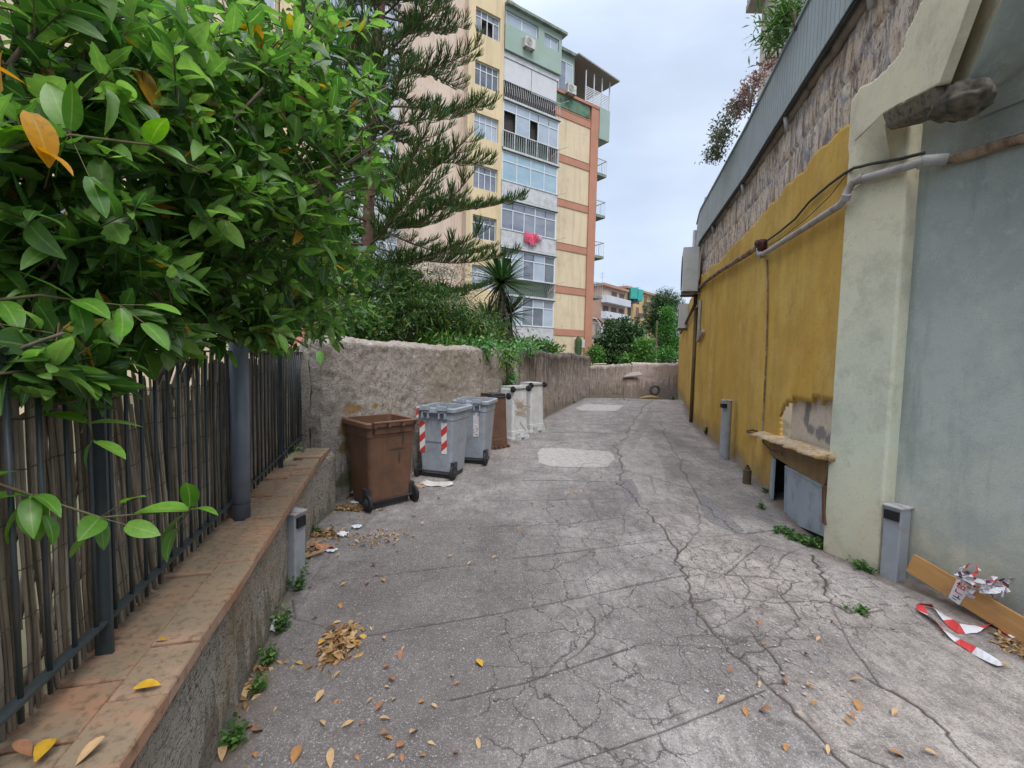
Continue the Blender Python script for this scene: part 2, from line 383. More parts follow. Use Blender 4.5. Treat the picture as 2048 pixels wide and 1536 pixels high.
c = m.mix(m.math('MULTIPLY', A('pale'), m.ramp(mid, [(.3, .55), (.5, 1)])), c, m.mix(m.ramp(mid, [(.3, 0), (.7, 1)]), (.34, .312, .292), (.44, .405, .38)))
c = m.mix(A('darkp'), c, m.mix(m.ramp(fine, [(.4, 0), (.6, 1)]), (.09, .085, .09), (.19, .18, .185)))
c = m.mix(m.ramp(fine, [(.36, .85), (.47, 0)]), c, (.12, .11, .108)); c = m.mix(m.ramp(fine, [(.55, 0), (.68, .45)]), c, (.60, .57, .55))
c = m.mix(m.ramp(grit, [(.58, 0), (.7, .75)]), c, (.62, .59, .57))
c = m.mix(m.ramp(m.voro(p, 70, 'F1', out='Distance'), [(.1, .7), (.24, 0)]), c, (.10, .09, .088)); c = m.mix(m.math('MULTIPLY', m.ramp(m.noise(p, 17, 6, .8), [(.38, 1), (.47, 0)]), .55), c, (.085, .075, .073)); c = m.mix(m.ramp(m.voro(p, 26, 'F1', out='Distance'), [(.06, .8), (.13, 0)]), c, (.44, .41, .385))
# fine crack network
wv = m.n("ShaderNodeVectorMath"); wv.operation = 'MULTIPLY_ADD'; wv.inputs[1].default_value = (.30, .30, 0)
m.l(m.noise(p, 3.6, 5, .6, col=True), wv.inputs[0]); m.l(p, wv.inputs[2])
n1 = m.ramp(m.voro(wv.outputs[0], 3.4, dim='2D'), [(.0, .9), (.010, .6), (.020, 0)])
n2 = m.ramp(m.voro(wv.outputs[0], 4.6, dim='2D'), [(.0, .9), (.014, .5), (.03, 0)])
netm = m.math('MULTIPLY', n1, m.ramp(m.math('MULTIPLY', A('net'), m.ramp(big, [(.38, .55), (.6, 1.3)])), [(.25, 0), (.5, 1)]))
netb = m.math('MULTIPLY', n2, m.ramp(m.math('MULTIPLY', A('broken'), m.ramp(mid, [(.35, .4), (.6, 1.4)])), [(.3, 0), (.6, .9)]))
allc = m.math('MAXIMUM', m.math('MAXIMUM', netm, netb), A('crack'))
c = m.mix(m.ramp(m.math('MULTIPLY', A('soil'), m.noise(p, 13, 5, .7)), [(.08, 0), (.30, .8)]), c, (.13, .10, .08))
c = m.mix(m.math('MULTIPLY', allc, .92), c, (.035, .03, .028))
m.base(c)
b1 = m.bump(fine, .45, .010); m.bump(allc, -.8, .012, b1)
MAT_ROAD = m.m
road = np_mesh("road", np.stack([GX, GY, GZ], 1), Q, MAT_ROAD, smooth=True,
    attrs=dict(crack=crack, soil=soil, zone=zone, pale=pale, darkp=darkp, stain=stain, net=net, broken=broken))
tag(road, 'cracked grey concrete lane with joints and patches', kind='structure')

MAT_SOIL = simple("garden_soil", (.13, .10, .07), (.09, .10, .05), 3, .95, bump=.5, bscale=20)
g = MB(); g.quad((-600, -60, -1.1), (900, -60, -1.1), (900, 1500, -1.1), (-600, 1500, -1.1)); tag(g.build("ground", MAT_SOIL), 'brown ground under everything', kind='structure')
# raised garden soil behind the left walls, one sheet
g = MB(); g.add([(-.95, .2, .02), (-2.3, 4.9, .02), (-2.6, 5.4, .02), (-.15, 10.7, .02), (.85, 13.4, .02), (3.4, 22, .02), (6.7, 27.5, .02), (14, 60, .02), (-60, 60, .02), (-60, .2, .02)], [tuple(range(9))])
tag(g.build("garden_ground", MAT_SOIL), 'dark soil of the garden behind the walls', kind='structure')
g = MB(); g.quad((2, 27.2, -.75), (120, 27.2, -.75), (160, 400, -.75), (2, 400, -.75)); tag(g.build("street_ground", simple("street_asphalt", (.07, .07, .07), (.1, .1, .1), 2, .9)), 'street beyond the end wall', kind='structure')

# ---------------------------------------------------------------- rough walls
def wallmat(name, a, b, dark, dark_amt, top_z, warm=None, rs=1.0, dimple=1.0):
    m = NT(name, .95, .15); p = m.pos()
    n1 = m.noise(p, 4 * rs, 6, .65); n2 = m.noise(p, 26, 6, .72, 1.2); n3 = m.noise(p, 1.1, 4, .6)
    c = m.mix(m.ramp(n1, [(.35, 0), (.65, 1)]), a, b)
    mpk = m.n("ShaderNodeMapping"); mpk.inputs['Rotation'].default_value = (.6, .5, .3); mpk.inputs['Scale'].default_value = (1, 1, 2.4); m.l(p, mpk.inputs[0])
    n4 = m.noise(mpk.outputs[0], 20, 5, .72, 2.2)
    c = m.mix(m.ramp(n4, [(.40, .95), (.46, 0)]), c, m.mix(.88, c, (.045, .036, .03)))
    c = m.mix(m.ramp(n2, [(.38, .7), (.45, 0)]), c, m.mix(.8, c, (.05, .04, .035)))
    c = m.mix(m.ramp(n4, [(.53, 0), (.62, .6)]), c, (.68, .63, .57))
    if warm: c = m.mix(m.ramp(n3, [(.52, 0), (.66, .6)]), c, warm)
    st = m.noise(m.pos((7, 7, .55)), 1.0, 5, .65)
    sep = m.n("ShaderNodeSeparateXYZ"); m.l(p, sep.inputs[0])
    h = m.math('ADD', m.math('MULTIPLY', sep.outputs[2], 1 / top_z), m.math('MULTIPLY', m.math('SUBTRACT', st, .5), 1.6))
    c = m.mix(m.math('MULTIPLY', m.ramp(h, [(.42, 0), (.95, 1)]), dark_amt), c, dark)
    c = m.mix(m.math('MULTIPLY', m.ramp(m.math('SUBTRACT', h, m.math('MULTIPLY', n3, .3)), [(-.7, 1), (-.05, 0)]), .45), c, (.12, .115, .08))
    m.base(c)
    b = m.bump(m.noise(p, 42, 7, .78, 1.5), .7 * dimple, .03); m.bump(n4, 1.0 * dimple, .035, b)
    return m
def rough_wall(name, line, h0, thick, mat, amp=.025, res=.045, hf=None, base=-.1, seed=0.0, parent=None, cap=True):
    "line = front foot points; the wall body lies to the left of the walking direction"
    P = [Vector((a, b, 0)) for a, b in line]; S = [0]
    for a, b in zip(P[:-1], P[1:]): S.append(S[-1] + (b - a).length)
    n = max(2, int(S[-1] / res)); ss = [S[-1] * i / n for i in range(n + 1)]
    def pt(s):
        for i in range(len(P) - 1):
            if s <= S[i + 1] + 1e-9:
                return P[i].lerp(P[i + 1], (s - S[i]) / (S[i + 1] - S[i]))
        return P[-1]
    prof = []; r = .05
    k = int((h0 - base) / res)
    prof += [(0, i / k) for i in range(k)] + [(.1, 1.0), (.3, 1.02), (.5, 1.03), (.7, 1.02), (.9, 1.0)] + [(1, 1 - i / 8) for i in range(1, 9)]
    rings = []; 
    capn = [(.0, 1)] if not cap else [(0, .02), (0, .35), (0, .7)]
    def ring(s, shrink, out):
        c = pt(s); e = .12; d = (pt(min(S[-1], s + e)) - pt(max(0, s - e))).normalized(); nrm = Vector((-d.y, d.x, 0)); hh = (hf(s) if hf else h0)
        rg = []
        for (t, z) in prof:
            tt = .5 + (t - .5) * shrink; q = c + nrm * (tt * thick) + d * out; zz = base + (hh - base) * (z if z < .97 else 1 + (z - 1) * 1)
            q = Vector((q.x, q.y, zz)); am = amp * (1 + .6 * (z > .93))
            o = mnoise.noise_vector(q * 3.1 + Vector((seed, 0, 0))) * am + mnoise.noise_vector(q * 11 + Vector((0, seed, 0))) * am * .55 + mnoise.noise_vector(q * 29) * am * .3
            rg.append(q + o)
        return rg
    for sh, in [(c[1],) for c in capn] if cap else []: rings.append(ring(0, sh, 0))
    for s in ss: rings.append(ring(s, 1, 0))
    for sh, in [(c[1],) for c in reversed(capn)] if cap else []: rings.append(ring(S[-1], sh, 0))
    V = np.array([v for r_ in rings for v in r_]); m_ = len(prof); I = np.arange(len(V)).reshape(-1, m_)
    Qd = np.stack([I[:-1, :-1], I[1:, :-1], I[1:, 1:], I[:-1, 1:]], -1).reshape(-1, 4)
    Qd = Qd[:, ::-1]
    return np_mesh(name, V, Qd, mat, parent, smooth=True)

C1 = (-2.10, 4.95)      # near corner of the tall wall
WA = [C1, (-1.0, 7.70), (.12, 10.5)]; WB = [(.15, 10.53), (.74, 11.95), (1.1, 13.3), (3.62, 21.0)]; WC = [(3.66, 21.05), (6.9, 26.0)]; WD = [(6.9, 26.0), (9.75, 26.2)]
mw1 = wallmat("roughcast_pale", (.58, .51, .44), (.68, .61, .54), (.22, .18, .15), .3, 2.2, warm=(.42, .34, .25))
p = mw1.pos(); cur = mw1.b.inputs['Base Color'].links[0].from_socket
def spot(m, cur, loc, rad, colr, fuzz=.06):
    v = m.n("ShaderNodeVectorMath"); v.operation = 'SUBTRACT'; m.l(m.pos(), v.inputs[0]); v.inputs[1].default_value = loc
    s = m.n("ShaderNodeVectorMath"); s.operation = 'MULTIPLY'; m.l(v.outputs[0], s.inputs[0]); s.inputs[1].default_value = [1 / r for r in rad]
    l = m.n("ShaderNodeVectorMath"); l.operation = 'LENGTH'; m.l(s.outputs[0], l.inputs[0])
    d = m.math('ADD', l.outputs['Value'], m.math('MULTIPLY', m.math('SUBTRACT', m.noise(m.pos(), 9, 4, .6), .5), 1.3))
    return m.mix(m.ramp(d, [(.6, .85), (1.05, 0)]), cur, colr)
for (px, py, rx, rz, colr) in ((705, 818, .14, .075, (.46, .27, .09)), (750, 812, .06, .05, (.47, .30, .11)), (690, 858, .10, .10, (.33, .20, .07)), (688, 895, .10, .09, (.34, .21, .08)), 
        (690, 960, .14, .12, (.15, .17, .09)), (720, 990, .25, .08, (.14, .16, .085))):
    q = pl(px, py, C1, WA[1]); cur = spot(mw1, cur, tuple(q), (rx, rx * 1.4, rz), colr)
mw1.base(cur)
wa = rough_wall("roughcast_wall", WA, 1.87, .34, mw1.m, .022, .024, hf=lambda s: 1.87 + .015 * math.sin(s * 1.3 + 1) + .012 * math.sin(s * 4.1) - .03 * max(0, .25 - s))
tag(wa, 'tall pale grey-brown roughcast wall behind the first wheeled bins', 'wall')
mw2 = wallmat("roughcast_dark", (.46, .385, .33), (.56, .48, .42), (.085, .07, .06), .95, 2.0)
wb = rough_wall("roughcast_wall", WB, 1.83, .32, mw2.m, .03, .055, seed=5, hf=lambda s: 1.84 + .035 * math.sin(s * 1.1) - .004 * s)
tag(wb, 'tall roughcast wall with black stained top, beyond the white bins', 'wall')
mw3 = wallmat("roughcast_low", (.46, .385, .33), (.56, .48, .43), (.13, .11, .09), .7, 1.9)
wc = rough_wall("low_roughcast_wall", WC, 1.34, .3, mw3.m, .03, .08, seed=9, base=-.9, hf=lambda s: 1.28 + .02 * s)
tag(wc, 'lower roughcast wall with streaks, just before the end wall', 'wall')
mw4 = wallmat("roughcast_end", (.52, .415, .38), (.62, .52, .48), (.14, .11, .10), .55, 2.4)
wd = rough_wall("end_wall", WD, 1.46, .3, mw4.m, .02, .08, seed=12, base=-.9)
tag(wd, 'pinkish wall closing the far end of the lane', 'wall')

# small shed-like ledge and pipe mouth on the end wall
g = MB(); x0, y0 = 6.35, 25.1
g.prism([(6.2, 24.9), (7.05, 25.0), (7.2, 25.9), (6.5, 25.9)], -.7, .62)
led = empty("stone_box", (0, 0, 0), 0, 'small stained plaster box with a slab lid at the end wall', 'stone box')
g.build("box_body", mw4.m, led)
g = MB(); g.add([(6.05, 24.75, .68), (7.2, 24.85, .80), (7.3, 25.85, .95), (6.35, 25.9, .85), (6.05, 24.75, .75), (7.2, 24.85, .87), (7.3, 25.85, 1.02), (6.35, 25.9, .92)],
              [(0, 3, 2, 1), (4, 5, 6, 7), (0, 1, 5, 4), (1, 2, 6, 5), (2, 3, 7, 6), (3, 0, 4, 7)])
g.build("lid", simple("slab_grey", (.2, .17, .15), (.3, .26, .24)), led)
g = MB(); c0 = at(1309, 780, 25.7)
g.tube([(c0.x + .24 * math.cos(a), c0.y - .06, c0.z + .24 * math.sin(a)) for a in [2 * math.pi * k / 20 for k in range(21)]], .075, 8, False)
tag(g.build("rubber_tyre_ring", simple("tyre_old", (.05, .05, .05), (.12, .11, .1), 5)), 'old dark rubber tyre leaning on the end wall', 'tyre')
g = MB(); c1 = at(1303, 793, 24.6); g.tube([(c1.x - .7, c1.y, c1.z - .12), (c1.x - .3, c1.y + .1, c1.z - .06), (c1.x + .1, c1.y, c1.z - .03), (c1.x + .7, c1.y + .1, c1.z - .14)], [.05, .09, .1, .03], 6)
tag(g.build("yellow_heap", simple("heap_yellow", (.38, .28, .11), (.24, .18, .09), 5), smooth=True), 'low yellow heap of straw at the foot of the end wall', 'straw heap')

# ---------------------------------------------------------------- left low wall with brick coping
LWp0 = gp(470, 1400); LWp1 = gp(600, 1060)
dl = Vector((-.2755, 1, 0)).normalized(); nl = Vector((-dl.y, dl.x, 0))     # nl points left, behind
def lw(s, off=0, z=0):     # s along from y~0.6
    q = Vector((-.695 + .0 - .2755 * .6, .6, 0)) + dl * s + nl * off; return Vector((q.x, q.y, z))
HW = .70; LEN = 3.93
mlow = wallmat("low_wall_plaster", (.60, .52, .41), (.70, .63, .54), (.16, .12, .07), .3, 1.0, warm=(.44, .29, .11), rs=.7)
lowall = empty("low_wall", lw(0), 0, 'low rough plastered wall topped with red bricks, at the left', 'wall')
def PW(o): # parent keeping world placement when parent has only a location
    o.parent = lowall; o.matrix_parent_inverse = Matrix.Translation(-Vector(lowall.location)); return o
Ecorner = lw(LEN + .08); rt = Vector((-.0, 0, 0))
PW(rough_wall("plinth", [tuple(lw(0, .035)[:2]), tuple(lw(LEN, .035)[:2])], HW - .055, .30, mlow.m, .013, .022, base=-.08, seed=3))
ret0 = lw(LEN - .02, .05); ret1 = Vector((-2.00 + .02, 4.72, 0))
PW(rough_wall("return_wall", [tuple(ret0[:2]), (C1[0] + .16, C1[1] - .02)], HW - .05, .3, mlow.m, .01, .03, base=-.08, seed=4))
mbr = NT("brick_coping_red", .9, .2); p = mbr.pos()
c = mbr.mix(mbr.ramp(mbr.noise(p, 2.2, 4), [(.35, 0), (.65, 1)]), (.31, .14, .075), (.37, .20, .12))
rnd = mbr.n("ShaderNodeNewGeometry").outputs['Random Per Island']
c = mbr.mix(mbr.math('MULTIPLY', rnd, .55), c, (.38, .29, .22))
sepn = mbr.n("ShaderNodeSeparateXYZ"); gg = mbr.n("ShaderNodeNewGeometry"); mbr.l(gg.outputs['Normal'], sepn.inputs[0])
c = mbr.mix(mbr.math('MULTIPLY', mbr.ramp(mbr.noise(p, 3.3, 6, .7), [(.34, 0), (.54, .97)]), mbr.ramp(sepn.outputs[2], [(.3, .15), (.9, 1)])), c, (.235, .18, .12))
c = mbr.mix(mbr.ramp(mbr.noise(p, 30, 5, .7), [(.35, .6), (.5, 0)]), c, (.10, .065, .045))
mbr.base(c); mbr.bump(mbr.noise(p, 50, 6, .7), .5, .006)
g = MB(); s = 0; rb = random.Random(2)
def brick(g, s0, s1, o0, o1, z0, z1):
    j = lambda: rb.uniform(-.004, .004); tz = j() * 1.5; e = .008
    lo = [lw(s0 + .0055, o0 + j(), z0), lw(s1 - .0055, o0 + j(), z0), lw(s1 - .0055, o1, z0), lw(s0 + .0055, o1, z0)]
    md = [Vector((q.x, q.y, z1 - e + tz)) for q in lo]
    cx = sum(lo, Vector()) / 4; hi = [Vector((q.x + (cx.x - q.x) * .05, q.y + (cx.y - q.y) * .05, z1 + tz)) for q in lo]
    g.loft([lo, md, hi])
s = -.3
while s < LEN:
    w = .205 if s > 1.2 else .26; brick(g, s, min(LEN + .03, s + w), -.02, .135, HW - .05, HW); s += w
s = -.35
while s < LEN:
    w = .24; brick(g, s, min(LEN + .0, s + w), .139, .345, HW - .06, HW - .008); s += w
PW(g.build("coping", mbr.m))
g = MB(); a = lw(LEN + .035, -.02); b = Vector((C1[0] + .12, C1[1] - .06, 0))
d2 = (b - a); L2 = d2.length; d2.normalize(); n2v = Vector((-d2.y, d2.x, 0))
for k in range(3):
    q0 = a + d2 * (L2 * k / 3 + .004); q1 = a + d2 * (L2 * (k + 1) / 3 - .004)
    lo = [q0, q1, q1 + n2v * .25, q0 + n2v * .25]; g.loft([[(q.x, q.y, HW - .05) for q in lo], [(q.x, q.y, HW + .002) for q in lo]])
PW(g.build("return_coping", mbr.m))

# ---------------------------------------------------------------- metal fence on the coping
MFEN = simple("fence_paint_dark_green", (.030, .040, .042), (.045, .055, .058), 9, .45, .4, .1, dirt=(.10, .075, .05), lo=.62, hi=.8)
FO = .27            # offset of the fence plane from the wall face
fence = empty("metal_fence", lw(.3, FO, HW), 0, 'dark metal railing fence standing on the red brick coping', 'fence')
def PF(o, par=None):
    o.parent = par or fence; o.matrix_parent_inverse = Matrix.Translation(-Vector(fence.location)); return o
def flatbar(s0, s1, z, w, t, z2=None):
    g = MB(); q0 = lw(s0, FO - w / 2, z); q1 = lw(s1, FO - w / 2, z if z2 is None else z2); q2 = q1 + nl * w; q3 = q0 + nl * w; up = Vector((0, 0, t))
    g.loft([[q0, q1, q2, q3], [q + up for q in (q0, q1, q2, q3)]]); return g
SE = 5.1
FZ0, FZ1 = .805, 1.735
for (a, b) in ((-.25, .985 + .01), (1.02, 2.40), (2.44, 3.62), (3.66, SE)):
    PF(flatbar(a, b, FZ0 - .006 * 0, .035, .010).build("rail", MFEN)); PF(flatbar(a, b, FZ1, .035, .010).build("rail", MFEN))
for s in (1.0, 2.42, 3.64, SE):
    g = MB(); q = lw(s, FO, 0); g.obox((q.x, q.y, (HW - .01 + 1.80) / 2), (.012, .05, 1.80 - HW + .02), math.atan2(dl.y, dl.x) + R(90) * 0 + R(0))
    g = MB(); w = .05 if s < 3 else .04
    lo = [lw(s - .007, FO - w / 2, HW - .01), lw(s + .007, FO - w / 2, HW - .01), lw(s + .007, FO + w / 2, HW - .01), lw(s - .007, FO + w / 2, HW - .01)]
    g.loft([lo, [Vector((q.x, q.y, 1.79)) for q in lo]]); PF(g.build("post", MFEN))
s = -.12
while s < SE - .05:
    if min(abs(s - t) for t in (1.0, 2.42, 3.64)) > .035:
        g = MB(); q = lw(s, FO); g.tube([(q.x, q.y, FZ0 - .06), (q.x, q.y, FZ1 + .004)], .0066, 8); PF(g.build("bar", MFEN, smooth=True))
    s += .108
# blue-grey round pole
qp = lw(2.34, FO - .045); g = MB(); g.tube([(qp.x, qp.y, HW - .02), (qp.x, qp.y, 1.80)], .052, 24)
pole = empty("metal_pole", (qp.x, qp.y, HW), 0, 'round blue-grey metal pole standing against the fence', 'pole')
o = g.build("shaft", simple("pole_blue_grey", (.13, .15, .19), (.17, .19, .235), 5, .45, .4, .05, dirt=(.1, .09, .08), lo=.6, hi=.85), smooth=True); o.parent = pole; o.matrix_parent_inverse = Matrix.Translation(-Vector(pole.location))
g = MB(); g.tube([(qp.x, qp.y, HW + .085), (qp.x, qp.y, HW + .097)], .0545, 24); o = g.build("wire_band", MFEN); o.parent = pole; o.matrix_parent_inverse = Matrix.Translation(-Vector(pole.location))

# reed screen
mr = NT("reed", .8, .25); rnd = mr.n("ShaderNodeNewGeometry").outputs['Random Per Island']; p = mr.pos()
c = mr.ramp(rnd, [(0, (.13, .105, .075)), (.3, (.21, .17, .12)), (.6, (.30, .25, .185)), (.85, (.42, .37, .29)), (1, (.14, .115, .085))])
c = mr.mix(mr.ramp(mr.noise(mr.pos((20, 20, 3)), 1, 5, .7), [(.35, .6), (.6, 0)]), c, (.07, .055, .04)); mr.base(c); mr.bump(mr.noise(mr.pos((30, 30, 300)), 1, 2), .3, .004)
screen = empty("reed_screen", lw(1, FO + .05, HW), 0, 'brown reed screen tied with wire behind the metal fence', 'reed screen')
def PS(o): o.parent = screen; o.matrix_parent_inverse = Matrix.Translation(-Vector(screen.location)); return o
rb = random.Random(11); g = MB(); s = -.3
while s < SE + .75:
    lean = .03 * math.sin(s * 2.1) + .25 * (1.2 < s < 2.35) * (2.35 - s) * .5 + rb.uniform(-.015, .015); off = FO + .045 + rb.uniform(0, .035)
    top = (1.70 + rb.uniform(-.16, .06) - (.10 if 1.3 < s < 2 else 0)); bot = HW - .02 + rb.uniform(-.02, .02); r = rb.uniform(.0032, .0062) * (1.15 if s < 1.6 else 1)
    pts = []
    for k in range(5):
        t = k / 4; q = lw(s - lean * t * 1 + .006 * math.sin(t * 5 + s * 40), off + .004 * math.sin(t * 7 + s * 13), bot + (top - bot) * t); pts.append(q)
    if rb.random() < .08: pts = pts[rb.randint(1, 2):]
    g.tube(pts, r, 5, False)
    s += r * rb.uniform(.95, 1.6) + (rb.random() < .025) * rb.uniform(.008, .025)
PS(g.build("canes", mr.m, smooth=True))
g = MB()
for z in (.86, 1.0, 1.14, 1.28, 1.42, 1.56):
    g.tube([lw(t * .05 - .3, FO + .034 + .004 * math.sin(t), z + .006 * math.sin(t * 1.7) + .01 * math.sin(t * .23)) for t in range(int((SE + .9) / .05))], .0016, 4, False)
PS(g.build("wire", simple("wire_rust", (.06, .045, .035))))
# ---------------------------------------------------------------- right-hand building
RPT = [gp(1650, 1098), gp(1467, 918), gp(1419, 876), gp(1387, 848), gp(1368, 806), Vector((9.75, 26.5, 0))]
RS = [0]
for a, b in zip(RPT[:-1], RPT[1:]): RS.append(RS[-1] + (Vector(b[:2]) - Vector(a[:2])).length)
def ypt(s):
    i = 0
    while i < len(RPT) - 2 and s > RS[i + 1]: i += 1
    a, b = Vector(RPT[i][:2]), Vector(RPT[i + 1][:2]); t = (s - RS[i]) / (RS[i + 1] - RS[i])
    d = (b - a).normalized(); return a.lerp(b, t), d
def yw(s, off=0.0, z=0.0):
    p, d = ypt(s); n = Vector((-d.y, d.x)); q = p + n * off; return Vector((q.x, q.y, z))
YD = (Vector(RPT[1][:2]) - Vector(RPT[0][:2])).normalized()
def ysz(px, py, off=0.0):
    "pixel to (s, z) on the first wall plane moved outwards by off"
    n = Vector((-YD.y, YD.x)) * off; a = Vector(RPT[0][:2]) + n; b = Vector(RPT[1][:2]) + n
    q = pl(px, py, a, b); return (Vector(q[:2]) - a).dot(YD), q.z
house = empty("old_building", (0, 0, 0), 0, 'old building with ochre wall, cream pillar and peeling masonry along the lane', 'building')

def inpoly(P, x, y):
    P = np.array(P); r = np.zeros(x.shape, bool); j = len(P) - 1
    for i in range(len(P)):
        xi, yi = P[i]; xj, yj = P[j]
        r ^= ((yi > y) != (yj > y)) & (x < (xj - xi) * (y - yi) / (yj - yi + 1e-12) + xi); j = i
    return r
def plaster_sheet(name, mat, svals, zvals, keep, off, depth, amp=.004, parent=None, placer=yw, seed=0, zmap=None):
    "a plaster layer as a grid with ragged holes; keep(s, z) -> bool arrays for cell centres"
    S = np.array(svals); Z = np.array(zvals); ns, nz_ = len(S), len(Z)
    base = np.array([placer(s, off, 0) for s in S]); bk = np.array([placer(s, off - depth, 0) for s in S])
    Sg, Zg = np.meshgrid(S, Z, indexing='ij')
    if zmap: Zg = zmap(Sg, Zg)
    nv = (vnoise(Sg + 50, Zg + 50, 1.7, 41 + seed, 4) - .5) * amp * 2
    dirn = (base - bk); dirn /= np.linalg.norm(dirn, axis=1, keepdims=True)
    F_ = base[:, None, :] + dirn[:, None, :] * nv[..., None]; F_[..., 2] = Zg
    B_ = np.repeat(bk[:, None, :], nz_, 1).copy(); B_[..., 2] = Zg
    CS = (Sg[:-1, :-1] + Sg[1:, 1:]) / 2; CZ = (Zg[:-1, :-1] + Zg[1:, 1:]) / 2; K = keep(CS, CZ)
    V = np.concatenate([F_.reshape(-1, 3), B_.reshape(-1, 3)]); I = np.arange(ns * nz_).reshape(ns, nz_); N = ns * nz_
    fr = np.stack([I[:-1, :-1], I[:-1, 1:], I[1:, 1:], I[1:, :-1]], -1)[K]
    Kp = np.pad(K, 1); qs = [fr]
    for dx, dy in ((1, 0), (-1, 0), (0, 1), (0, -1)):
        e = Kp[1:-1, 1:-1] & ~Kp[1 + dx:Kp.shape[0] - 1 + dx, 1 + dy:Kp.shape[1] - 1 + dy]; i, j = np.nonzero(e)
        if dx == 1: a, b = I[i + 1, j], I[i + 1, j + 1]
        elif dx == -1: a, b = I[i, j + 1], I[i, j]
        elif dy == 1: a, b = I[i + 1, j + 1], I[i, j + 1]
        else: a, b = I[i, j], I[i + 1, j]
        qs.append(np.stack([a, b, b + N, a + N], -1))
    Qd = np.concatenate(qs); used = np.unique(Qd); rem = np.full(len(V), -1); rem[used] = np.arange(len(used))
    o = np_mesh(name, V[used], rem[Qd], mat, parent)
    return o

# ochre plaster
m = NT("ochre_plaster", .9, .2); p = m.pos()
c = m.mix(m.ramp(m.noise(p, 1.3, 5, .6), [(.35, 0), (.65, 1)]), (.48, .285, .05), (.54, .345, .075))
st = m.noise(m.pos((1, 1, .16)), 2.2, 7, .72); c = m.mix(m.ramp(st, [(.42, 0), (.68, .65)]), c, (.30, .195, .07)); c = m.mix(m.ramp(m.noise(p, .9, 6, .7), [(.48, 0), (.62, .4)]), c, (.62, .45, .14))
st2 = m.noise(m.pos((1.6, 1.6, .5)), 2.4, 6, .7, .5); c = m.mix(m.ramp(st2, [(.55, 0), (.75, .5)]), c, (.23, .155, .07))
c = m.mix(m.ramp(m.noise(p, 24, 5, .7), [(.33, .45), (.46, 0)]), c, (.22, .14, .05))
sp = m.n("ShaderNodeSeparateXYZ"); m.l(p, sp.inputs[0])
hh = m.math('ADD', sp.outputs[2], m.math('MULTIPLY', m.math('SUBTRACT', m.noise(p, 2.2, 5, .65), .5), .9))
c = m.mix(m.ramp(hh, [(.02, .8), (.42, 0)]), c, (.20, .14, .075)); c = m.mix(m.ramp(hh, [(.0, .9), (.12, 0)]), c, (.30, .26, .21))
m.base(c); m.bump(m.noise(p, 60, 5, .7), .35, .006); MAT_OCH = m.m
hatch = [ysz(*q) for q in ((1543, 903), (1652, 958), (1654, 1120), (1543, 1050))]
hole = [ysz(*q) for q in ((1560, 872), (1559, 833), (1566, 812), (1576, 804), (1595, 798), (1612, 806), (1626, 797), (1642, 803), (1690, 798), (1700, 935))]
EDGE_ = [(1720, 215), (1700, 238), (1660, 285), (1628, 318), (1600, 345), (1575, 372), (1545, 405), (1520, 440), (1490, 470), (1465, 500), (1435, 530), (1410, 556), (1395, 570)]
es = sorted(ysz(*q) for q in EDGE_); ES = np.array([e[0] for e in es]); EZ = np.array([e[1] for e in es])
def rag(CS, CZ, a=.05, seed=70): return (vnoise(CS * 1.0 + 20, CZ + 20, 2.3, seed, 6) - .5) * a * 2.6
def keep_o(CS, CZ):
    k = CZ < np.interp(CS, ES, EZ) + rag(CS, CZ, .09)
    k &= ~inpoly(hatch, CS, CZ); k &= ~inpoly(hole, CS + rag(CS, CZ, .03, 72), CZ + rag(CS, CZ, .03, 71)); return k
sv = list(np.arange(.0, 1.6, .015)) + list(np.arange(1.6, 10, .035)) + list(np.arange(10, RS[-1], .15)) + [RS[-1]]
zv = list(np.arange(-.2, 1.15, .015)) + list(np.arange(1.15, 3.2, .06)) + list(np.arange(3.2, 4.3, .022))
plaster_sheet("plaster", MAT_OCH, sv, zv, keep_o, 0.0, .035, .006, house)

# masonry behind
OV = .055; SF = ysz(1397, 478, OV)[0]; SN = -4.2; SZ = ysz(1570, 226, OV)[1]
m = NT("old_masonry", .95, .15); p = m.pos()
n1 = m.noise(p, 2.4, 5, .6); c = m.mix(m.ramp(n1, [(.35, 0), (.6, 1)]), (.64, .49, .36), (.68, .58, .49))
bl = m.noise(m.pos((1.6, 1.6, .8)), 2.7, 5, .7, 1.3); c = m.mix(m.ramp(bl, [(.52, 0), (.60, .85)]), c, (.33, .33, .39))
c = m.mix(m.ramp(m.noise(m.pos((9, 9, 1.5)), 1.5, 5, .7), [(.48, 0), (.62, .85)]), c, (.15, .12, .10))
c = m.mix(m.ramp(m.noise(p, 19, 6, .7), [(.34, .8), (.47, 0)]), c, (.14, .10, .09))
m.base(c); b = m.bump(m.noise(p, 22, 7, .75), .8, .04); m.bump(m.noise(m.pos((30, 30, 3)), 1.5, 5, .7), .6, .02, b); MAT_MAS = m.m
S = np.concatenate([np.arange(-4.2, 9.5, .045), np.arange(9.5, RS[3], .1)]); Z = np.arange(3.3, 4.42, .032)
Sg, Zg = np.meshgrid(S, Z, indexing='ij')
cour = np.abs(((Zg - 3.42) / .31) % 1 - .5) * 2; row = np.floor((Zg - 3.42) / .31); vert = np.abs(((Sg / .52) + row * .5) % 1 - .5) * 2
dz = (vnoise(Sg + 9, Zg + 9, 3.5, 81, 5) - .5) * .075 - np.clip((cour - .86) / .14, 0, 1) * .035 - np.clip((vert - .93) / .07, 0, 1) * .03 + (vnoise(Sg * 1 + 30, Zg * .2, 14, 83, 2) - .5) * .03
B0 = np.array([yw(s, 0, 0) for s in S]); B1 = np.array([yw(s, 1, 0) for s in S]); dr = B1 - B0
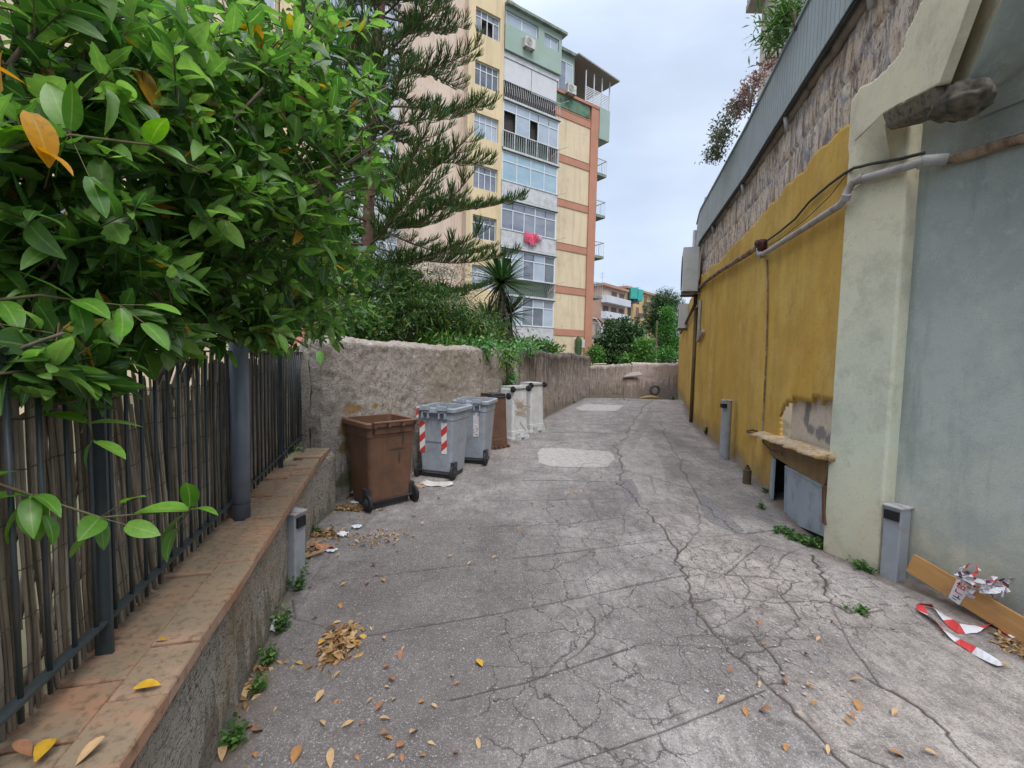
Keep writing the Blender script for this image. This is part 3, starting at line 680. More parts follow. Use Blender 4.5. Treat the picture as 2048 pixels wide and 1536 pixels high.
sN_, zN_ = zip(*sorted([(ysz(1703, 240)[0], ysz(1771, 226)[1]), (ysz(1883, 168)[0], ysz(1771, 226)[1]), (ysz(1915, 82)[0], ysz(1915, 82)[1]), (ysz(1945, 0)[0], ysz(1945, 0)[1]), (ysz(1985, -120)[0], ysz(1985, -120)[1]), (-4.3, 4.4)]))
ZLO = np.where(S < ysz(1703, 240)[0] + .03, np.minimum(SZ - .03, np.interp(S, sN_, zN_) + .1), 3.3)
Zg = ZLO[:, None] + (SZ + .02 - ZLO)[:, None] * ((Zg - 3.3) / (Zg.max() - 3.3))
V = B0[:, None, :] + dr[:, None, :] * (-.045 + dz)[..., None]; V[..., 2] = Zg; I = np.arange(Sg.size).reshape(Sg.shape)
np_mesh("masonry", V.reshape(-1, 3), np.stack([I[:-1, :-1], I[:-1, 1:], I[1:, 1:], I[1:, :-1]], -1).reshape(-1, 4), MAT_MAS, house, smooth=True)
# inner body so nothing is paper thin
g = MB()
for a, b in ((-.4, RS[1]), (RS[1], RS[2]), (RS[2], RS[3])): 
    q = [yw(a + 1e-4, -.09), yw(b - 1e-4, -.09), yw(b - 1e-4, -.6), yw(a + 1e-4, -.6)]; 
    if a < 0: a0_ = hatch[0][0] + .08; q = [yw(a0_, -.09), yw(b, -.09), yw(b, -.6), yw(a0_, -.6)]
    g.prism([(v.x, v.y) for v in q], -.3, SZ)
q = [yw(RS[3], -.04), yw(RS[4], -.04), yw(RS[5], -.04), yw(RS[5], -4), yw(RS[3], -4)]; g.prism([(v.x, v.y) for v in q], -.9, 3.42)
MAT_CREAM2 = simple("faded_cream_render", (.50, .44, .34), (.42, .36, .27), 2, .9, dirt=(.22, .18, .14))
g.build("core_wall", MAT_CREAM2, house)
g = MB(); q = [yw(RS[3] + .1, -.03), yw(RS[3] + 2.6, .0), yw(RS[3] + 2.6, -3), yw(RS[3] + .1, -3)]; g.prism([(v.x, v.y) for v in q], 3.42, 6.1)
g.build("upper_wall", MAT_CREAM2, house)
g = MB(); q0 = yw(RS[3] + 2.64, .02); g.obox((q0.x - .02, q0.y + .0, 5.15), (.12, .1, 1.5), .3); g.obox((q0.x + .1, q0.y, 5.15), (.08, .12, 1.3), .3)
g.build("window_frame", simple("white_paint", (.6, .61, .62), (.5, .5, .5), 4), house)

# plaster-hole backing: pale stone and grey cement
m = NT("hole_stone", .95, .15); p = m.pos()
c = m.mix(m.ramp(m.noise(p, 3, 5, .6), [(.35, 0), (.65, 1)]), (.52, .42, .32), (.56, .49, .41))
c = m.mix(m.ramp(m.noise(p, 14, 5, .7), [(.3, .5), (.45, 0)]), c, (.3, .22, .16))
for (px, py, rx, rz) in ((1616, 815, .11, .13), (1612, 838, .10, .12), (1640, 866, .17, .09), (1665, 880, .2, .09), (1620, 858, .13, .07)):
    s_, z_ = ysz(px, py, -.05); q = yw(s_, -.05, z_); c = spot(m, c, tuple(q), (rx * .8, rx, rz), (.17, .165, .17))
m.base(c); m.bump(m.noise(p, 30, 6, .75), .9, .02)
sv2 = np.arange(.0, 1.3, .02); zv2 = np.arange(.5, 1.6, .02)
plaster_sheet("bare_stone", m.m, sv2, zv2, lambda a, b: inpoly([ysz(*q) for q in ((1548, 878), (1548, 790), (1720, 785), (1720, 960))], a, b), -.05, .03, .016, house, seed=3)

# hatch: dark recess, lintel, ledge, two metal leaves
h0 = yw(hatch[0][0], -.02); h1 = yw(hatch[1][0], -.02)
MDARK = simple("hatch_dark", (.02, .02, .02), (.03, .028, .025), 5)
g = MB(); sa, sb = hatch[1][0] - .02, hatch[0][0] + .02; zt = hatch[0][1] + .02
for (A_, B_, z0, z1) in (((sa, -.55), (sb, -.55), -.3, zt), ): 
    a, b = yw(*A_), yw(*B_); g.quad((a.x, a.y, z0), (b.x, b.y, z0), (b.x, b.y, z1), (a.x, a.y, z1))
for s_ in (sa, sb):
    a, b = yw(s_, -.02), yw(s_, -.55); g.quad((a.x, a.y, -.3), (b.x, b.y, -.3), (b.x, b.y, zt), (a.x, a.y, zt))
a, b, c_, d_ = yw(sa, -.02), yw(sb, -.02), yw(sb, -.55), yw(sa, -.55); g.quad((a.x, a.y, zt), (b.x, b.y, zt), (c_.x, c_.y, zt), (d_.x, d_.y, zt))
hatcho = empty("hatch", yw((sa + sb) / 2, 0, 0)); hatcho.parent = house
def PH(o, par=None):
    o.parent = par or hatcho; o.matrix_parent_inverse = Matrix.Translation(-Vector(hatcho.location)) if (par is None) else Matrix.Identity(4); return o
PH(g.build("recess", MDARK))
MLEAF = simple("hatch_metal", (.33, .37, .42), (.27, .31, .36), 3, .5, .4, .08, dirt=(.12, .13, .14), dscale=4, lo=.5, hi=.75)
# right leaf, almost closed
A0 = ysz(1573, 931, .02); A1 = ysz(1651, 972, .02); A2 = ysz(1652, 1075, .02); A3 = ysz(1571, 1040, .02)
def leafpanel(c4, off, t=.02):
    g = MB(); lo = [yw(s_, off, z_) for s_, z_ in c4]; hi = [yw(s_, off + t, z_) for s_, z_ in c4]; g.loft([lo, hi]); return g
PH(leafpanel((A0, A1, A2, A3), .005).build("door_leaf", MLEAF))
g = leafpanel((A0, A1, (A1[0], A1[1] - .022), (A0[0], A0[1] - .022)), .027, .012); g2 = leafpanel((A0, (A0[0] - .022, A0[1]), (A3[0] - .022, A3[1]), A3), .0262, .012); g.add(g2.v, g2.f)
PH(g.build("leaf_frame", MLEAF))
# left leaf, open outwards, hinged at the far side
hs, hz = ysz(1545, 907, .0); hb = ysz(1545, 1035, .0)[1]; q = yw(hs, .0)
dirL = Vector((-.62, -.78, 0)).normalized()*-1
pn = gp(1558, 1036); top_z = hz - .02; e1 = Vector((pn.x, pn.y, 0)); e0 = Vector((q.x, q.y, 0)); dd = (e1 - e0); 
if dd.length > .28: dd = dd.normalized() * .28
nn = Vector((-dd.y, dd.x, 0)).normalized() * .012
lo = [e0 - nn, e0 + dd - nn, e0 + dd + nn, e0 + nn]
g = MB(); g.loft([[Vector((v.x, v.y, .02)) for v in lo], [Vector((v.x, v.y, top_z)) for v in lo]]); PH(g.build("door_leaf", MLEAF))
# rusty hinge side
g = leafpanel((ysz(1647, 972, .03), ysz(1652, 974, .03), ysz(1652, 1050, .03), ysz(1647, 1046, .03)), .024, .02); PH(g.build("hinge_post", simple("rust", (.16, .07, .035), (.09, .05, .035), 14)))
# lintel plaster + ledge
g = leafpanel((ysz(1543, 880, 0), ysz(1668, 925, 0), ysz(1654, 975, 0), ysz(1543, 908, 0)), -.02, .05)
MLIN = simple("lintel_brown", (.24, .155, .07), (.18, .12, .065), 6, .9, bump=.5, bscale=40)
PH(g.build("lintel", MLIN))
l0 = ysz(1528, 866, .0); l1 = ysz(1672, 912, .0); n = 60; rows = []
for i in range(n + 1):
    t = i / n; s_ = l0[0] + (l1[0] - l0[0]) * t; zt_ = l0[1] + (l1[1] - l0[1]) * t; ring_ = []
    out = .19 + .035 * fbm((t * 9, 3, 0), 1) * 2 + .02 * math.sin(t * 30)
    for (o_, z_) in ((-.03, 0.035), (.03, .022), (out * .55, .004), (out, -.022), (out - .01, -.032), (out * .5, -.045), (-.03, -.055)):
        v = yw(s_, o_, zt_ + z_); v += mnoise.noise_vector(v * 9) * .010 + mnoise.noise_vector(v * 45) * .005; ring_.append(v)
    rows.append(ring_)
g = MB(); g.loft(rows); m = NT("ledge_broken", .95, .1); p = m.pos()
c = m.mix(m.ramp(m.noise(p, 9, 5, .65), [(.38, 0), (.6, 1)]), (.46, .29, .10), (.50, .42, .33)); c = m.mix(m.ramp(m.noise(p, 26, 5, .7), [(.35, .8), (.48, 0)]), c, (.14, .10, .07)); m.base(c); m.bump(m.noise(p, 40, 6, .75), .8, .02)
PH(g.build("ledge", m.m, smooth=True))

# pillar and grey recess wall
PA, PB = gp(1650, 1103), gp(1755, 1150); PD = (PB - PA).normalized(); PN = Vector((PD.y, -PD.x, 0))   # PN points to the lane
if PN.x > 0: PN = -PN
def pw(s, off=0.0, z=0.0):
    q = PA + PD * s + PN * off; return Vector((q.x, q.y, z))
LP = (PB - PA).length
def psz(px, py, off=0.0):
    a = PA + PN * off; q = pl(px, py, a, a + PD); return (Vector((q.x, q.y, 0)) - a).dot(PD), q.z
m = NT("cream_green_plaster", .9, .2); p = m.pos(); sp = m.n("ShaderNodeSeparateXYZ"); m.l(p, sp.inputs[0])
hz_ = m.math('ADD', sp.outputs[2], m.math('MULTIPLY', m.math('SUBTRACT', m.noise(p, 1.2, 4, .6), .5), 1.6))
c = m.ramp(m.math('MULTIPLY', hz_, .25), [(.0, (.52, .46, .31)), (.12, (.60, .57, .41)), (.3, (.56, .59, .46)), (.62, (.62, .59, .43)), (.85, (.64, .57, .40))])
c = m.mix(m.ramp(m.noise(p, 4, 6, .65), [(.4, 0), (.7, .35)]), c, (.36, .40, .37))
c = m.mix(m.ramp(m.noise(p, 48, 4, .7), [(.3, .45), (.42, 0)]), c, (.24, .24, .19)); c = m.mix(m.ramp(hz_, [(-.15, .8), (.12, 0)]), c, (.16, .14, .10))
c = m.mix(m.ramp(m.noise(p, 2.0, 7, .75), [(.40, .5), (.52, 0)]), c, (.30, .31, .25)); 
m.base(c); m.bump(m.noise(p, 75, 5, .7), .45, .006); MAT_CG = m.m
m = NT("grey_green_render", .92, .2); p = m.pos(); sp = m.n("ShaderNodeSeparateXYZ"); m.l(p, sp.inputs[0])
hz_ = m.math('ADD', sp.outputs[2], m.math('MULTIPLY', m.math('SUBTRACT', m.noise(p, 1.0, 5, .6), .5), 1.3))
c = m.ramp(m.math('MULTIPLY', hz_, .3), [(.0, (.30, .31, .26)), (.10, (.54, .50, .36)), (.2, (.46, .475, .405)), (.42, (.42, .45, .405)), (.9, (.33, .36, .33))])
c = m.mix(m.ramp(m.noise(p, 5, 6, .7), [(.42, 0), (.65, .5)]), c, (.38, .42, .40)); c = m.mix(m.ramp(m.noise(p, 85, 4, .7), [(.32, .5), (.43, 0)]), c, (.17, .19, .18))
c = m.mix(m.ramp(m.noise(m.pos((3, 3, .4)), 1.6, 5, .65), [(.55, 0), (.7, .4)]), c, (.12, .145, .14)); c = m.mix(m.ramp(m.noise(p, 1.3, 7, .75), [(.42, .45), (.55, 0)]), c, (.24, .27, .255)); c = m.mix(m.ramp(m.noise(p, 7, 7, .8), [(.56, 0), (.68, .4)]), c, (.52, .54, .50))
m.base(c); m.bump(m.noise(p, 60, 7, .8), .7, .008); MAT_GG = m.m
BM_Z = ysz(1771, 226)[1]            # underside height of the overhanging beam
g = MB(); W_ = .9
a, b, c_, d_ = pw(-.02, .0), pw(LP, 0), pw(LP + .0, -.5), pw(-.02, -W_)
SEG = 14
ring0 = [pw(-.03, -.6), pw(-.03, -.012), pw(-.018, 0), pw(LP - .02, 0), pw(LP - .006, -.006), pw(LP, -.02), pw(LP, -.5)]
g.loft([[Vector((v.x, v.y, z)) for v in ring0] for z in (-.15, 1, 2, BM_Z + .03)]); g.build("pillar", MAT_CG, house)
g = MB(); GO = -.13; q = [pw(LP - .01, GO), pw(LP + 3.0, GO), pw(LP + 3.0, GO - .3), pw(LP - .01, GO - .3)]
GZT = psz(1975, 222, GO)[1]
g.prism([(v.x, v.y) for v in q], -.15, GZT); qq_ = [pw(psz(1962, 222, GO)[0], GO - .30), pw(LP + 3.0, GO - .30), pw(LP + 3.0, GO - .6), pw(psz(1962, 222, GO)[0], GO - .6)]; g.prism([(v.x, v.y) for v in qq_], GZT - .4, 6.5); sx_ = psz(1962, 222, GO)[0]; q = [pw(LP - .01, GO - .002), pw(sx_, GO - .002), pw(sx_, GO - .3), pw(LP - .01, GO - .3)]; g.prism([(v.x, v.y) for v in q], GZT - .1, GZT + .4); g.build("recessed_wall", MAT_GG, house)
# overhanging cream beam in the plane of the ochre wall, running on toward the camera
sB, zB = ysz(1771, 226); s2, z2 = ysz(1883, 168); s3, z3 = ysz(1915, 82); s4, z4 = ysz(1945, 0); s5, z5 = ysz(1985, -120)
E2 = [(1860, -14), (1850, 0), (1832, 40), (1818, 66), (1812, 95), (1795, 120), (1765, 150), (1742, 168), (1725, 178), (1712, 198), (1702, 214), (1700, 230)]
cream = [(ysz(1703, 240)[0], BM_Z)] + [(sB, zB), (s2, z2), (s3, z3), (s4, z4), (s5, z5), (s5 - .6, z5 + .9)] + [(s5 - .6, 5.2)]
ce = sorted(ysz(*q) for q in E2); CE_S = np.array([e[0] for e in ce]); CE_Z = np.array([e[1] for e in ce])
sL = ysz(1703, 240)[0]
# lower outline of the beam as z(s)
lo_s = np.array([s5 - .6, s5, s4, s3, s2, sB, sL]); lo_z = np.array([z5 + .9, z5, z4, z3, z2, BM_Z, BM_Z])
def keep_c(CS, CZ): return (CS < sL + .004) & (CZ < np.interp(CS, CE_S, CE_Z) + rag(CS, CZ, .035, 77))
plaster_sheet("beam_plaster", MAT_CG, np.arange(s5 - .6, sL + .05, .014), np.linspace(0, 1, 90), keep_c, .012, .06, .003, house, zmap=lambda a, b: np.interp(a, lo_s, lo_z) + b * (5.0 - np.interp(a, lo_s, lo_z)))
g = MB(); pa = [(sL + .02, -.06), (s2, -.06)]
# slanted lip and soffit under the beam; the lip's shade is in its dark colour
m = NT("ledge_shade", .95, .15); p = m.pos(); c = m.mix(m.ramp(m.noise(p, 5, 6, .7), [(.35, 0), (.62, 1)]), (.12, .105, .08), (.19, .165, .12)); c = m.mix(m.ramp(m.noise(p, 20, 6, .7), [(.35, .8), (.5, 0)]), c, (.05, .045, .035)); m.base(c); m.bump(m.noise(p, 25, 6, .75), .7, .02); MAT_LD = m.m
ZL = BM_Z - .15; rows = []
for i in range(25):
    t = i / 24; s_ = sB + .01 + (s2 + .03 - sB) * t; r_ = []
    bz = float(np.interp(s_, lo_s, lo_z)); ZL = bz - .13
    for (o_, z_) in ((.012, bz + .01), (.013, bz - .005), (-.02, ZL + .03), (-.05, ZL), (-.24, ZL + .03), (-.26, ZL + .14), (-.02, bz + .02)):
        v = yw(s_, o_, z_); v += mnoise.noise_vector(v * 9) * .008; r_.append(v)
    rows.append(r_)
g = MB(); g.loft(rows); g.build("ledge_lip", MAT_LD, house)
def inplane(pts, off): return [yw(*(lambda r: (r[0], off, r[1]))(ysz(px, py, off))) for px, py in pts]
C0 = inplane([(1883, 168), (1900, 122), (1915, 82), (1945, 0), (1985, -120)], -.02)
C1_ = inplane([(1895, 172), (1912, 124), (1928, 84), (1958, 0), (1998, -120)], -.14)
C2_ = inplane([(1940, 152), (1958, 112), (1970, 78), (2004, 0), (2052, -120)], -.13)
C3_ = inplane([(1962, 175), (1990, 125), (2008, 88), (2045, 10), (2110, -120)], -.27)
C4_ = [pw(psz(px, py, GO - .02)[0], GO + .0, psz(px, py, GO - .02)[1]) for px, py in ((1965, 200), (2020, 160), (2060, 130), (2140, 60), (2300, -60))]
C5_ = [pw(psz(px, py, GO + .02)[0], GO + .02, GZT - .03) for px, py in ((1960, 222), (2020, 200), (2060, 186), (2140, 160), (2300, 110))]
g = MB(); g.loft([C0, C1_, C2_], False, False, False); g.build("arch_moulding", MAT_CG, house, smooth=False)
g = MB(); g.loft([C2_, C3_, C4_, C5_], False, False, False); g.build("soffit", MAT_GG, house, smooth=True)
# broken concrete under the beam
cc0 = at(1922, 204, 3.0); vs = []; g = MB(); rings = []
for i in range(17):
    th = math.pi * i / 16; r_ = []
    for k in range(26):
        ph = 2 * math.pi * k / 26; d = Vector((math.sin(th) * math.cos(ph), math.sin(th) * math.sin(ph), math.cos(th)))
        v = cc0 + Vector((d.x * .15, d.y * .16, d.z * .10)) * (1 + .4 * fbm(d * 1.3 + Vector((4, 1, 2)), 1.6, 4)); v += mnoise.noise_vector(v * 16) * .018 + mnoise.noise_vector(v * 40) * .012; r_.append(v)
    rings.append(r_)
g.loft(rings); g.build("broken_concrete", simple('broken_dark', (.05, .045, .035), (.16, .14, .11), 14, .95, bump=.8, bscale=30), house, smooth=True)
# the cream surface runs on from the beam down into the pillar front
g = MB(); ra = []; rbm = []; rcm = []
for k in range(9):
    t = k / 8; px = 1700 + 72 * t; s_ = sL + .004 + (sB - sL) * t; ra.append(yw(s_, .013, BM_Z + .03 * (1 - t)))
    sp_, zp_ = psz(px, 470, .0); rcm.append(pw(sp_, .004, BM_Z - .42 + .12 * t)); rbm.append(ra[-1].lerp(rcm[-1], .5) + Vector((0, 0, -.02)))
g.loft([ra, rbm, rcm], False, False, False); g.build("pillar_head", MAT_CG, house, smooth=True)

# terrace slab, railing of ribbed sheet, brackets

MSLAB = simple("slab_concrete", (.30, .265, .215), (.22, .19, .16), 4, .95, bump=.6, bscale=25, dirt=(.07, .06, .05), lo=.48)
def strip(o0, o1, z0, z1, s0=None, s1=None):
    a = SN if s0 is None else s0; b = SF if s1 is None else s1; g = MB(); n = 40
    g.loft([[yw(a + (b - a) * i / n, o0, z0), yw(a + (b - a) * i / n, o1, z0), yw(a + (b - a) * i / n, o1, z1), yw(a + (b - a) * i / n, o0, z1)] for i in range(n + 1)]); return g
g = strip(-.3, OV - .03, SZ + .005, SZ + .09); g.build("terrace_slab", MSLAB, house)
rows = []
for i in range(300):
    s_ = SN + (SF - SN) * i / 299; r_ = []
    for (o_, z_) in ((-.08, -.03), (-.05, -.06), (-.02, -.045), (.005, -.02), (.02, .004), (-.08, .004)):
        v = yw(s_, o_, SZ + z_); v += mnoise.noise_vector(v * 5) * .014 + mnoise.noise_vector(v * 16) * .009; r_.append(v)
    rows.append(r_)
g = MB(); g.loft(rows); g.build("slab_corbel", MSLAB, house, smooth=True)
g = strip(OV - .028, OV + .005, SZ - .03, SZ + .035); g.build("slab_edge", simple("bitumen", (.035, .035, .04), (.06, .06, .06)), house)
MRAIL = simple("railing_paint", (.25, .30, .32), (.29, .345, .37), 3, .5, .4, .05, dirt=(.18, .2, .2), lo=.55, hi=.9)
g = MB(); s_ = SN; top = []; botm = []; k = 0; slat = MB(); RZ0, RZ1 = SZ + .0, SZ + .80
prof = [(0, .0), (.07, .0), (.075, .03), (.095, .03), (.10, .0)]
while s_ < SF - .1:
    a_, b_ = s_ + .004, s_ + .102; slat.loft([[yw(a_, OV + .012, z), yw(b_, OV + .012, z), yw(b_, OV + .026, z), yw(a_, OV + .026, z)] for z in (RZ0, RZ1)]); s_ += .108
g = strip(OV - .002, OV + .004, RZ0 + .04, RZ1); g.build("rib_shade_back", simple("rib_shade_back", (.05, .06, .065)), house)  # dark sheet added so the slat gaps read as shade lines between ribs
g = slat
g.build("railing_sheet", MRAIL, house)
g = strip(OV - .01, OV + .05, RZ1 + .001, RZ1 + .035); g.build("handrail", MRAIL, house)
g = MB(); q = [yw(SF - .02, OV), yw(SF + .0, OV), yw(SF, -1.2), yw(SF - .02, -1.2)]; g.prism([(v.x, v.y) for v in q], RZ0, RZ1); g.build("railing_return", MRAIL, house)
MPVC = simple("pale_bracket", (.42, .42, .41), (.34, .33, .31), 6, .6, dirt=(.2, .18, .16))
for (px, py) in ((1728, 25), (1566, 250), (1483, 357), (1431, 433)):
    s_ = ysz(px, py, OV)[0]; g = MB(); a = yw(s_, OV - .02, SZ + .02); b = yw(s_ - .0, OV - .05, SZ - .2); g.tube([a, b], .028, 10); g.build("bracket", MPVC, house, smooth=True)

# ---------------------------------------------------------------- pipes and cables
MPIPE = simple("grey_pvc", (.30, .28, .27), (.36, .34, .33), 4, .55, .4, .05, dirt=(.16, .11, .08), dscale=5, lo=.5, hi=.72)
MRUST = simple("rusty_pipe", (.36, .27, .18), (.30, .22, .16), 5, .85, .2, .4, dirt=(.10, .06, .04), dscale=7, lo=.42, hi=.6)
def wp(px, py, off=.07): s_, z_ = ysz(px, py, off); return yw(s_, off, z_)
def pp(px, py, off=.06): s_, z_ = psz(px, py, off); return pw(s_, off, z_)
drain = empty("drain_pipe", pp(1760, 345), 0, 'grey plastic drain pipe with an elbow, crossing cream pillar and ochre wall', 'pipe')
def PX(o, par): o.parent = par; o.matrix_parent_inverse = Matrix.Translation(-Vector(par.location)); return o
pts = [pp(1845, 322, .03), pp(1815, 333), pp(1760, 348), pp(1722, 358), pp(1705, 366), pp(1695, 382, .08), wp(1692, 396, .08), wp(1680, 410), wp(1600, 462), wp(1535, 503), wp(1524, 509)]
g = MB(); g.tube(pts, .032, 12); PX(g.build("pipe", MPIPE, smooth=True), drain)
g = MB(); g.tube([pp(1727, 356), pp(1719, 359)], .038, 12); g.tube([wp(1694, 388, .08), wp(1690, 400, .08)], .038, 12); PX(g.build("collar", MPIPE, smooth=False), drain)
g = MB(); g.tube([wp(1524, 511), wp(1520, 507), wp(1519, 498)], .045, 12); PX(g.build("elbow", MPIPE, smooth=True), drain)
rusty = empty("rusty_pipe", pp(1850, 320), 0, 'rusty peeling water pipe running across the grey recessed wall', 'pipe')
pts = [pw(psz(px, py, GO + .05)[0], GO + .05, psz(px, py, GO + .05)[1]) for px, py in ((2250, 215), (2120, 252), (2048, 276), (1990, 292), (1930, 312), (1880, 322))] + [pp(1850, 322, .0), pp(1838, 326, .02)]
g = MB(); g.tube(pts, .036, 12); PX(g.build("pipe", MRUST, smooth=True), rusty)
g = MB(); g.tube([pw(psz(1895, 319, GO + .05)[0], GO + .05, psz(1895, 319, GO + .05)[1]), pp(1850, 322, .0), pp(1832, 329, .03)], .044, 12); PX(g.build("sleeve", MPVC, smooth=True), rusty)
low = empty("rusty_pipe", wp(1500, 505), 0, 'rust stained pipe along the top of the ochre wall, ending at a rusty valve', 'pipe')
pts = [wp(1516, 492), wp(1500, 505), wp(1450, 538), wp(1420, 562), wp(1398, 582)]
far = [yw(RS[3] + t, .08, 3.30 - .02 * t) for t in (.3, 2, 4, 7, 11)]
g = MB(); g.tube(pts, .042, 10); PX(g.build("pipe", MRUST, smooth=True), low)
g = MB(); g.tube([pts[-1]] + far, [.05] * 6, 8); PX(g.build("far_run", simple("pipe_dark", (.10, .07, .055), (.06, .045, .04), 5), smooth=True), low)
g = MB(); v = wp(1524, 490, .06); g.tube([v + Vector((0, 0, -.07)), v + Vector((0, 0, .07))], .06, 12); g.tube([v + Vector((-.09, -.02, .02)), v + Vector((.05, .02, .02))], .045, 12); PX(g.build("valve", simple("valve_rust", (.10, .04, .025), (.06, .03, .025), 12, bump=.6), smooth=True), low)
MCAB = simple("cable_black", (.035, .03, .03), (.06, .05, .045), 8)
g = MB(); g.tube([pp(1850, 305, .02), pp(1800, 318, .03), pp(1770, 323, .06), pp(1740, 328, .08), pp(1722, 333, .07), pp(1708, 336, .06), wp(1690, 346, .03), wp(1660, 368, .03), wp(1620, 402, .03), wp(1590, 438, .03), wp(1560, 463, .03), wp(1528, 486, .04)], .013, 6)
tag(g.build("cable", MCAB, smooth=True), 'thick black cable sagging along the wall above the drain pipe', 'cable')
g = MB(); g.tube([wp(1700, 340, .03), wp(1660, 392, .05), wp(1610, 440, .05), wp(1560, 478, .05), wp(1526, 496, .04)], .004, 5)
tag(g.build("cable", MCAB, smooth=True), 'thin dark wire between the black cable and the grey pipe', 'cable')
g = MB(); g.tube([wp(1534, 520, .02), wp(1535, 620, .02), wp(1532, 720, .02), wp(1528, 800, .02), wp(1524, 860, .02), wp(1526, 885, .03), wp(1540, 900, .03), wp(1562, 908, .06)], .011, 6)
tag(g.build("conduit", simple("conduit_brown", (.26, .17, .08), (.12, .08, .05), 9, dirt=(.4, .35, .3), dscale=6), smooth=True), 'old flaking conduit running down the ochre wall to the hatch', 'conduit')
g = MB(); g.tube([wp(1494, 862, .05), wp(1505, 860, .05), wp(1516, 863, .0)], .012, 6); g.tube([wp(1494, 865, .05), wp(1505, 866, .05), wp(1516, 866, .0)], .010, 6)
tag(g.build("iron_hook", simple("hook_rust", (.06, .03, .02))), 'small rusty iron hook sticking out of the ochre wall', 'hook')
g = MB(); z0 = 2.35
a = yw(RS[3] - .4, .04, 3.3); b = yw(RS[3] - .4, .04, z0 + .1); e = yw(RS[3] - .35, .05, z0 - .1); f_ = yw(RS[3] - 1.1, .06, z0 + .12)
g.tube([a, b, e], .04, 8); g.tube([e, f_], .045, 8)
tag(g.build("conduit", MPVC, smooth=False), 'pale conduit with a bend near the far end of the ochre wall', 'conduit')
g = MB(); s_ = RS[3] + .35; v0 = yw(s_, .05); g.tube([(v0.x, v0.y, -.1), (v0.x, v0.y, 3.2)], .05, 8); tag(g.build("downpipe", simple("downpipe_brown", (.11, .075, .03), (.16, .1, .035), 5), smooth=True), 'thin dark brown downpipe near the far end of the ochre wall', 'pipe')

# air conditioners
MAC = simple("ac_white", (.52, .51, .48), (.46, .45, .43), 3, .5, dirt=(.3, .27, .22), lo=.55)
MGR = simple("ac_grille", (.08, .08, .08)); MBR = simple("ac_bracket", (.25, .22, .18), (.15, .11, .08), 8)
def ac_unit(loc, rz, label, group=None, w=.85, h=.6, d=.32):
    e = empty("air_conditioner", loc, rz, label, 'air conditioner', group)
    g = MB(); g.loft([rrect(-w / 2, w / 2, -d, 0, 0, .02, 2), rrect(-w / 2, w / 2, -d, 0, h, .02, 2)]); g.build("casing", MAC, e)
    g = MB(); r = h * .4; cx = -w * .12
    for q in (1, .8, .6, .4, .2): g.tube([(cx + r * q * math.cos(a), -d - .006, h / 2 + r * q * math.sin(a)) for a in [2 * math.pi * k / 20 for k in range(21)]], .006, 4, False)
    g.build("fan_grille", MGR, e)
    for x in (-w * .35, w * .35): g = MB(); g.box(x - .02, x + .02, -d - .02, .06, -.06, -.002); g.build("bracket", MBR, e)
    return e
def wall_ang(s_): d = ypt(s_)[1]; return math.atan2(-d.y, -d.x)
q = yw(RS[3] + .25, .06, 3.58); ac_unit(q, wall_ang(RS[3] + .2), 'large white air conditioner on the wall corner above the rusty pipe', w=.95, h=1.15, d=.40)
q = yw(RS[3] + 6.3, .0, 3.0); ac_unit(q, wall_ang(RS[3] + 6), 'smaller white air conditioner farther down the lane, below the large one', w=.85, h=.95, d=.36)

# upper apartment block on the right, set back behind the terrace
mcu = simple("upper_block_render", (.52, .48, .44), (.47, .43, .4), 1.5, .9)
ub = empty("apartment_building", (0, 0, 0), 0, 'cream apartment block rising behind the ribbed terrace railing at the right', 'building')
a0 = at(1520, 100, 14.3); dx = .24
g = MB(); g.prism([(a0.x, a0.y), (a0.x - .24 * 9, a0.y - 9), (a0.x - .24 * 9 + 6, a0.y - 9), (a0.x + 9, a0.y)], 4.3, 13.8); g.build("wall", mcu, ub)
MBAL = simple("balcony_grey", (.25, .24, .23), (.32, .3, .28), 3)
for zb in (12.65, ):
    g = MB(); g.prism([(a0.x - .35, a0.y + .3), (a0.x - .35 - .24 * 6, a0.y - 6), (a0.x - .24 * 6 + .3, a0.y - 6), (a0.x + .3, a0.y + .3)], zb - .18, zb); g.build("balcony_slab", MBAL, ub)
    for k in range(16):
        g = MB(); x = a0.x - .33 - .24 * .25 * k; y = a0.y + .25 - .25 * k; g.tube([(x, y, zb), (x, y, zb + 1)], .012, 5); g.build("baluster", simple("baluster_brown", (.12, .07, .05)) if k == 0 else bpy.data.materials["baluster_brown"], ub)
# ---------------------------------------------------------------- big apartment building
AO = Vector((4.65, 34.0, 0)); AD = Vector((1.473, 1, 0)).normalized(); AANG = math.atan2(AD.y, AD.x)
def ap(px, py, out=0.0):
    n = Vector((AD.y, -AD.x, 0)) * out; a = AO + n; q = pl(px, py, a, a + AD); return (Vector((q.x, q.y, 0)) - a).dot(AD), q.z
FL = [3.36 + 3.07 * k for k in range(7)]
U_end = ap(1181, 700)[0]; U_pan = ap(1096, 600)[0]; U_bal0 = ap(992, 500)[0]; U_yel0 = ap(925, 450)[0]
apt = empty("apartment_building", AO, AANG, 'tall cream apartment building with terracotta bands and glazed balconies behind the wall', 'building')
MCR = simple("facade_cream", (.62, .51, .35), (.58, .475, .325), .8, .9, bump=.1, dirt=(.40, .33, .24), dscale=.7, lo=.55, hi=.8)
MYE = simple("facade_yellow", (.65, .525, .32), (.60, .48, .295), .8, .9, dirt=(.45, .35, .22), dscale=.6, lo=.55, hi=.8)
MPK = simple("facade_pinkish", (.62, .50, .40), (.57, .455, .365), .9, .9, dirt=(.42, .27, .15), dscale=.5, lo=.55, hi=.75)
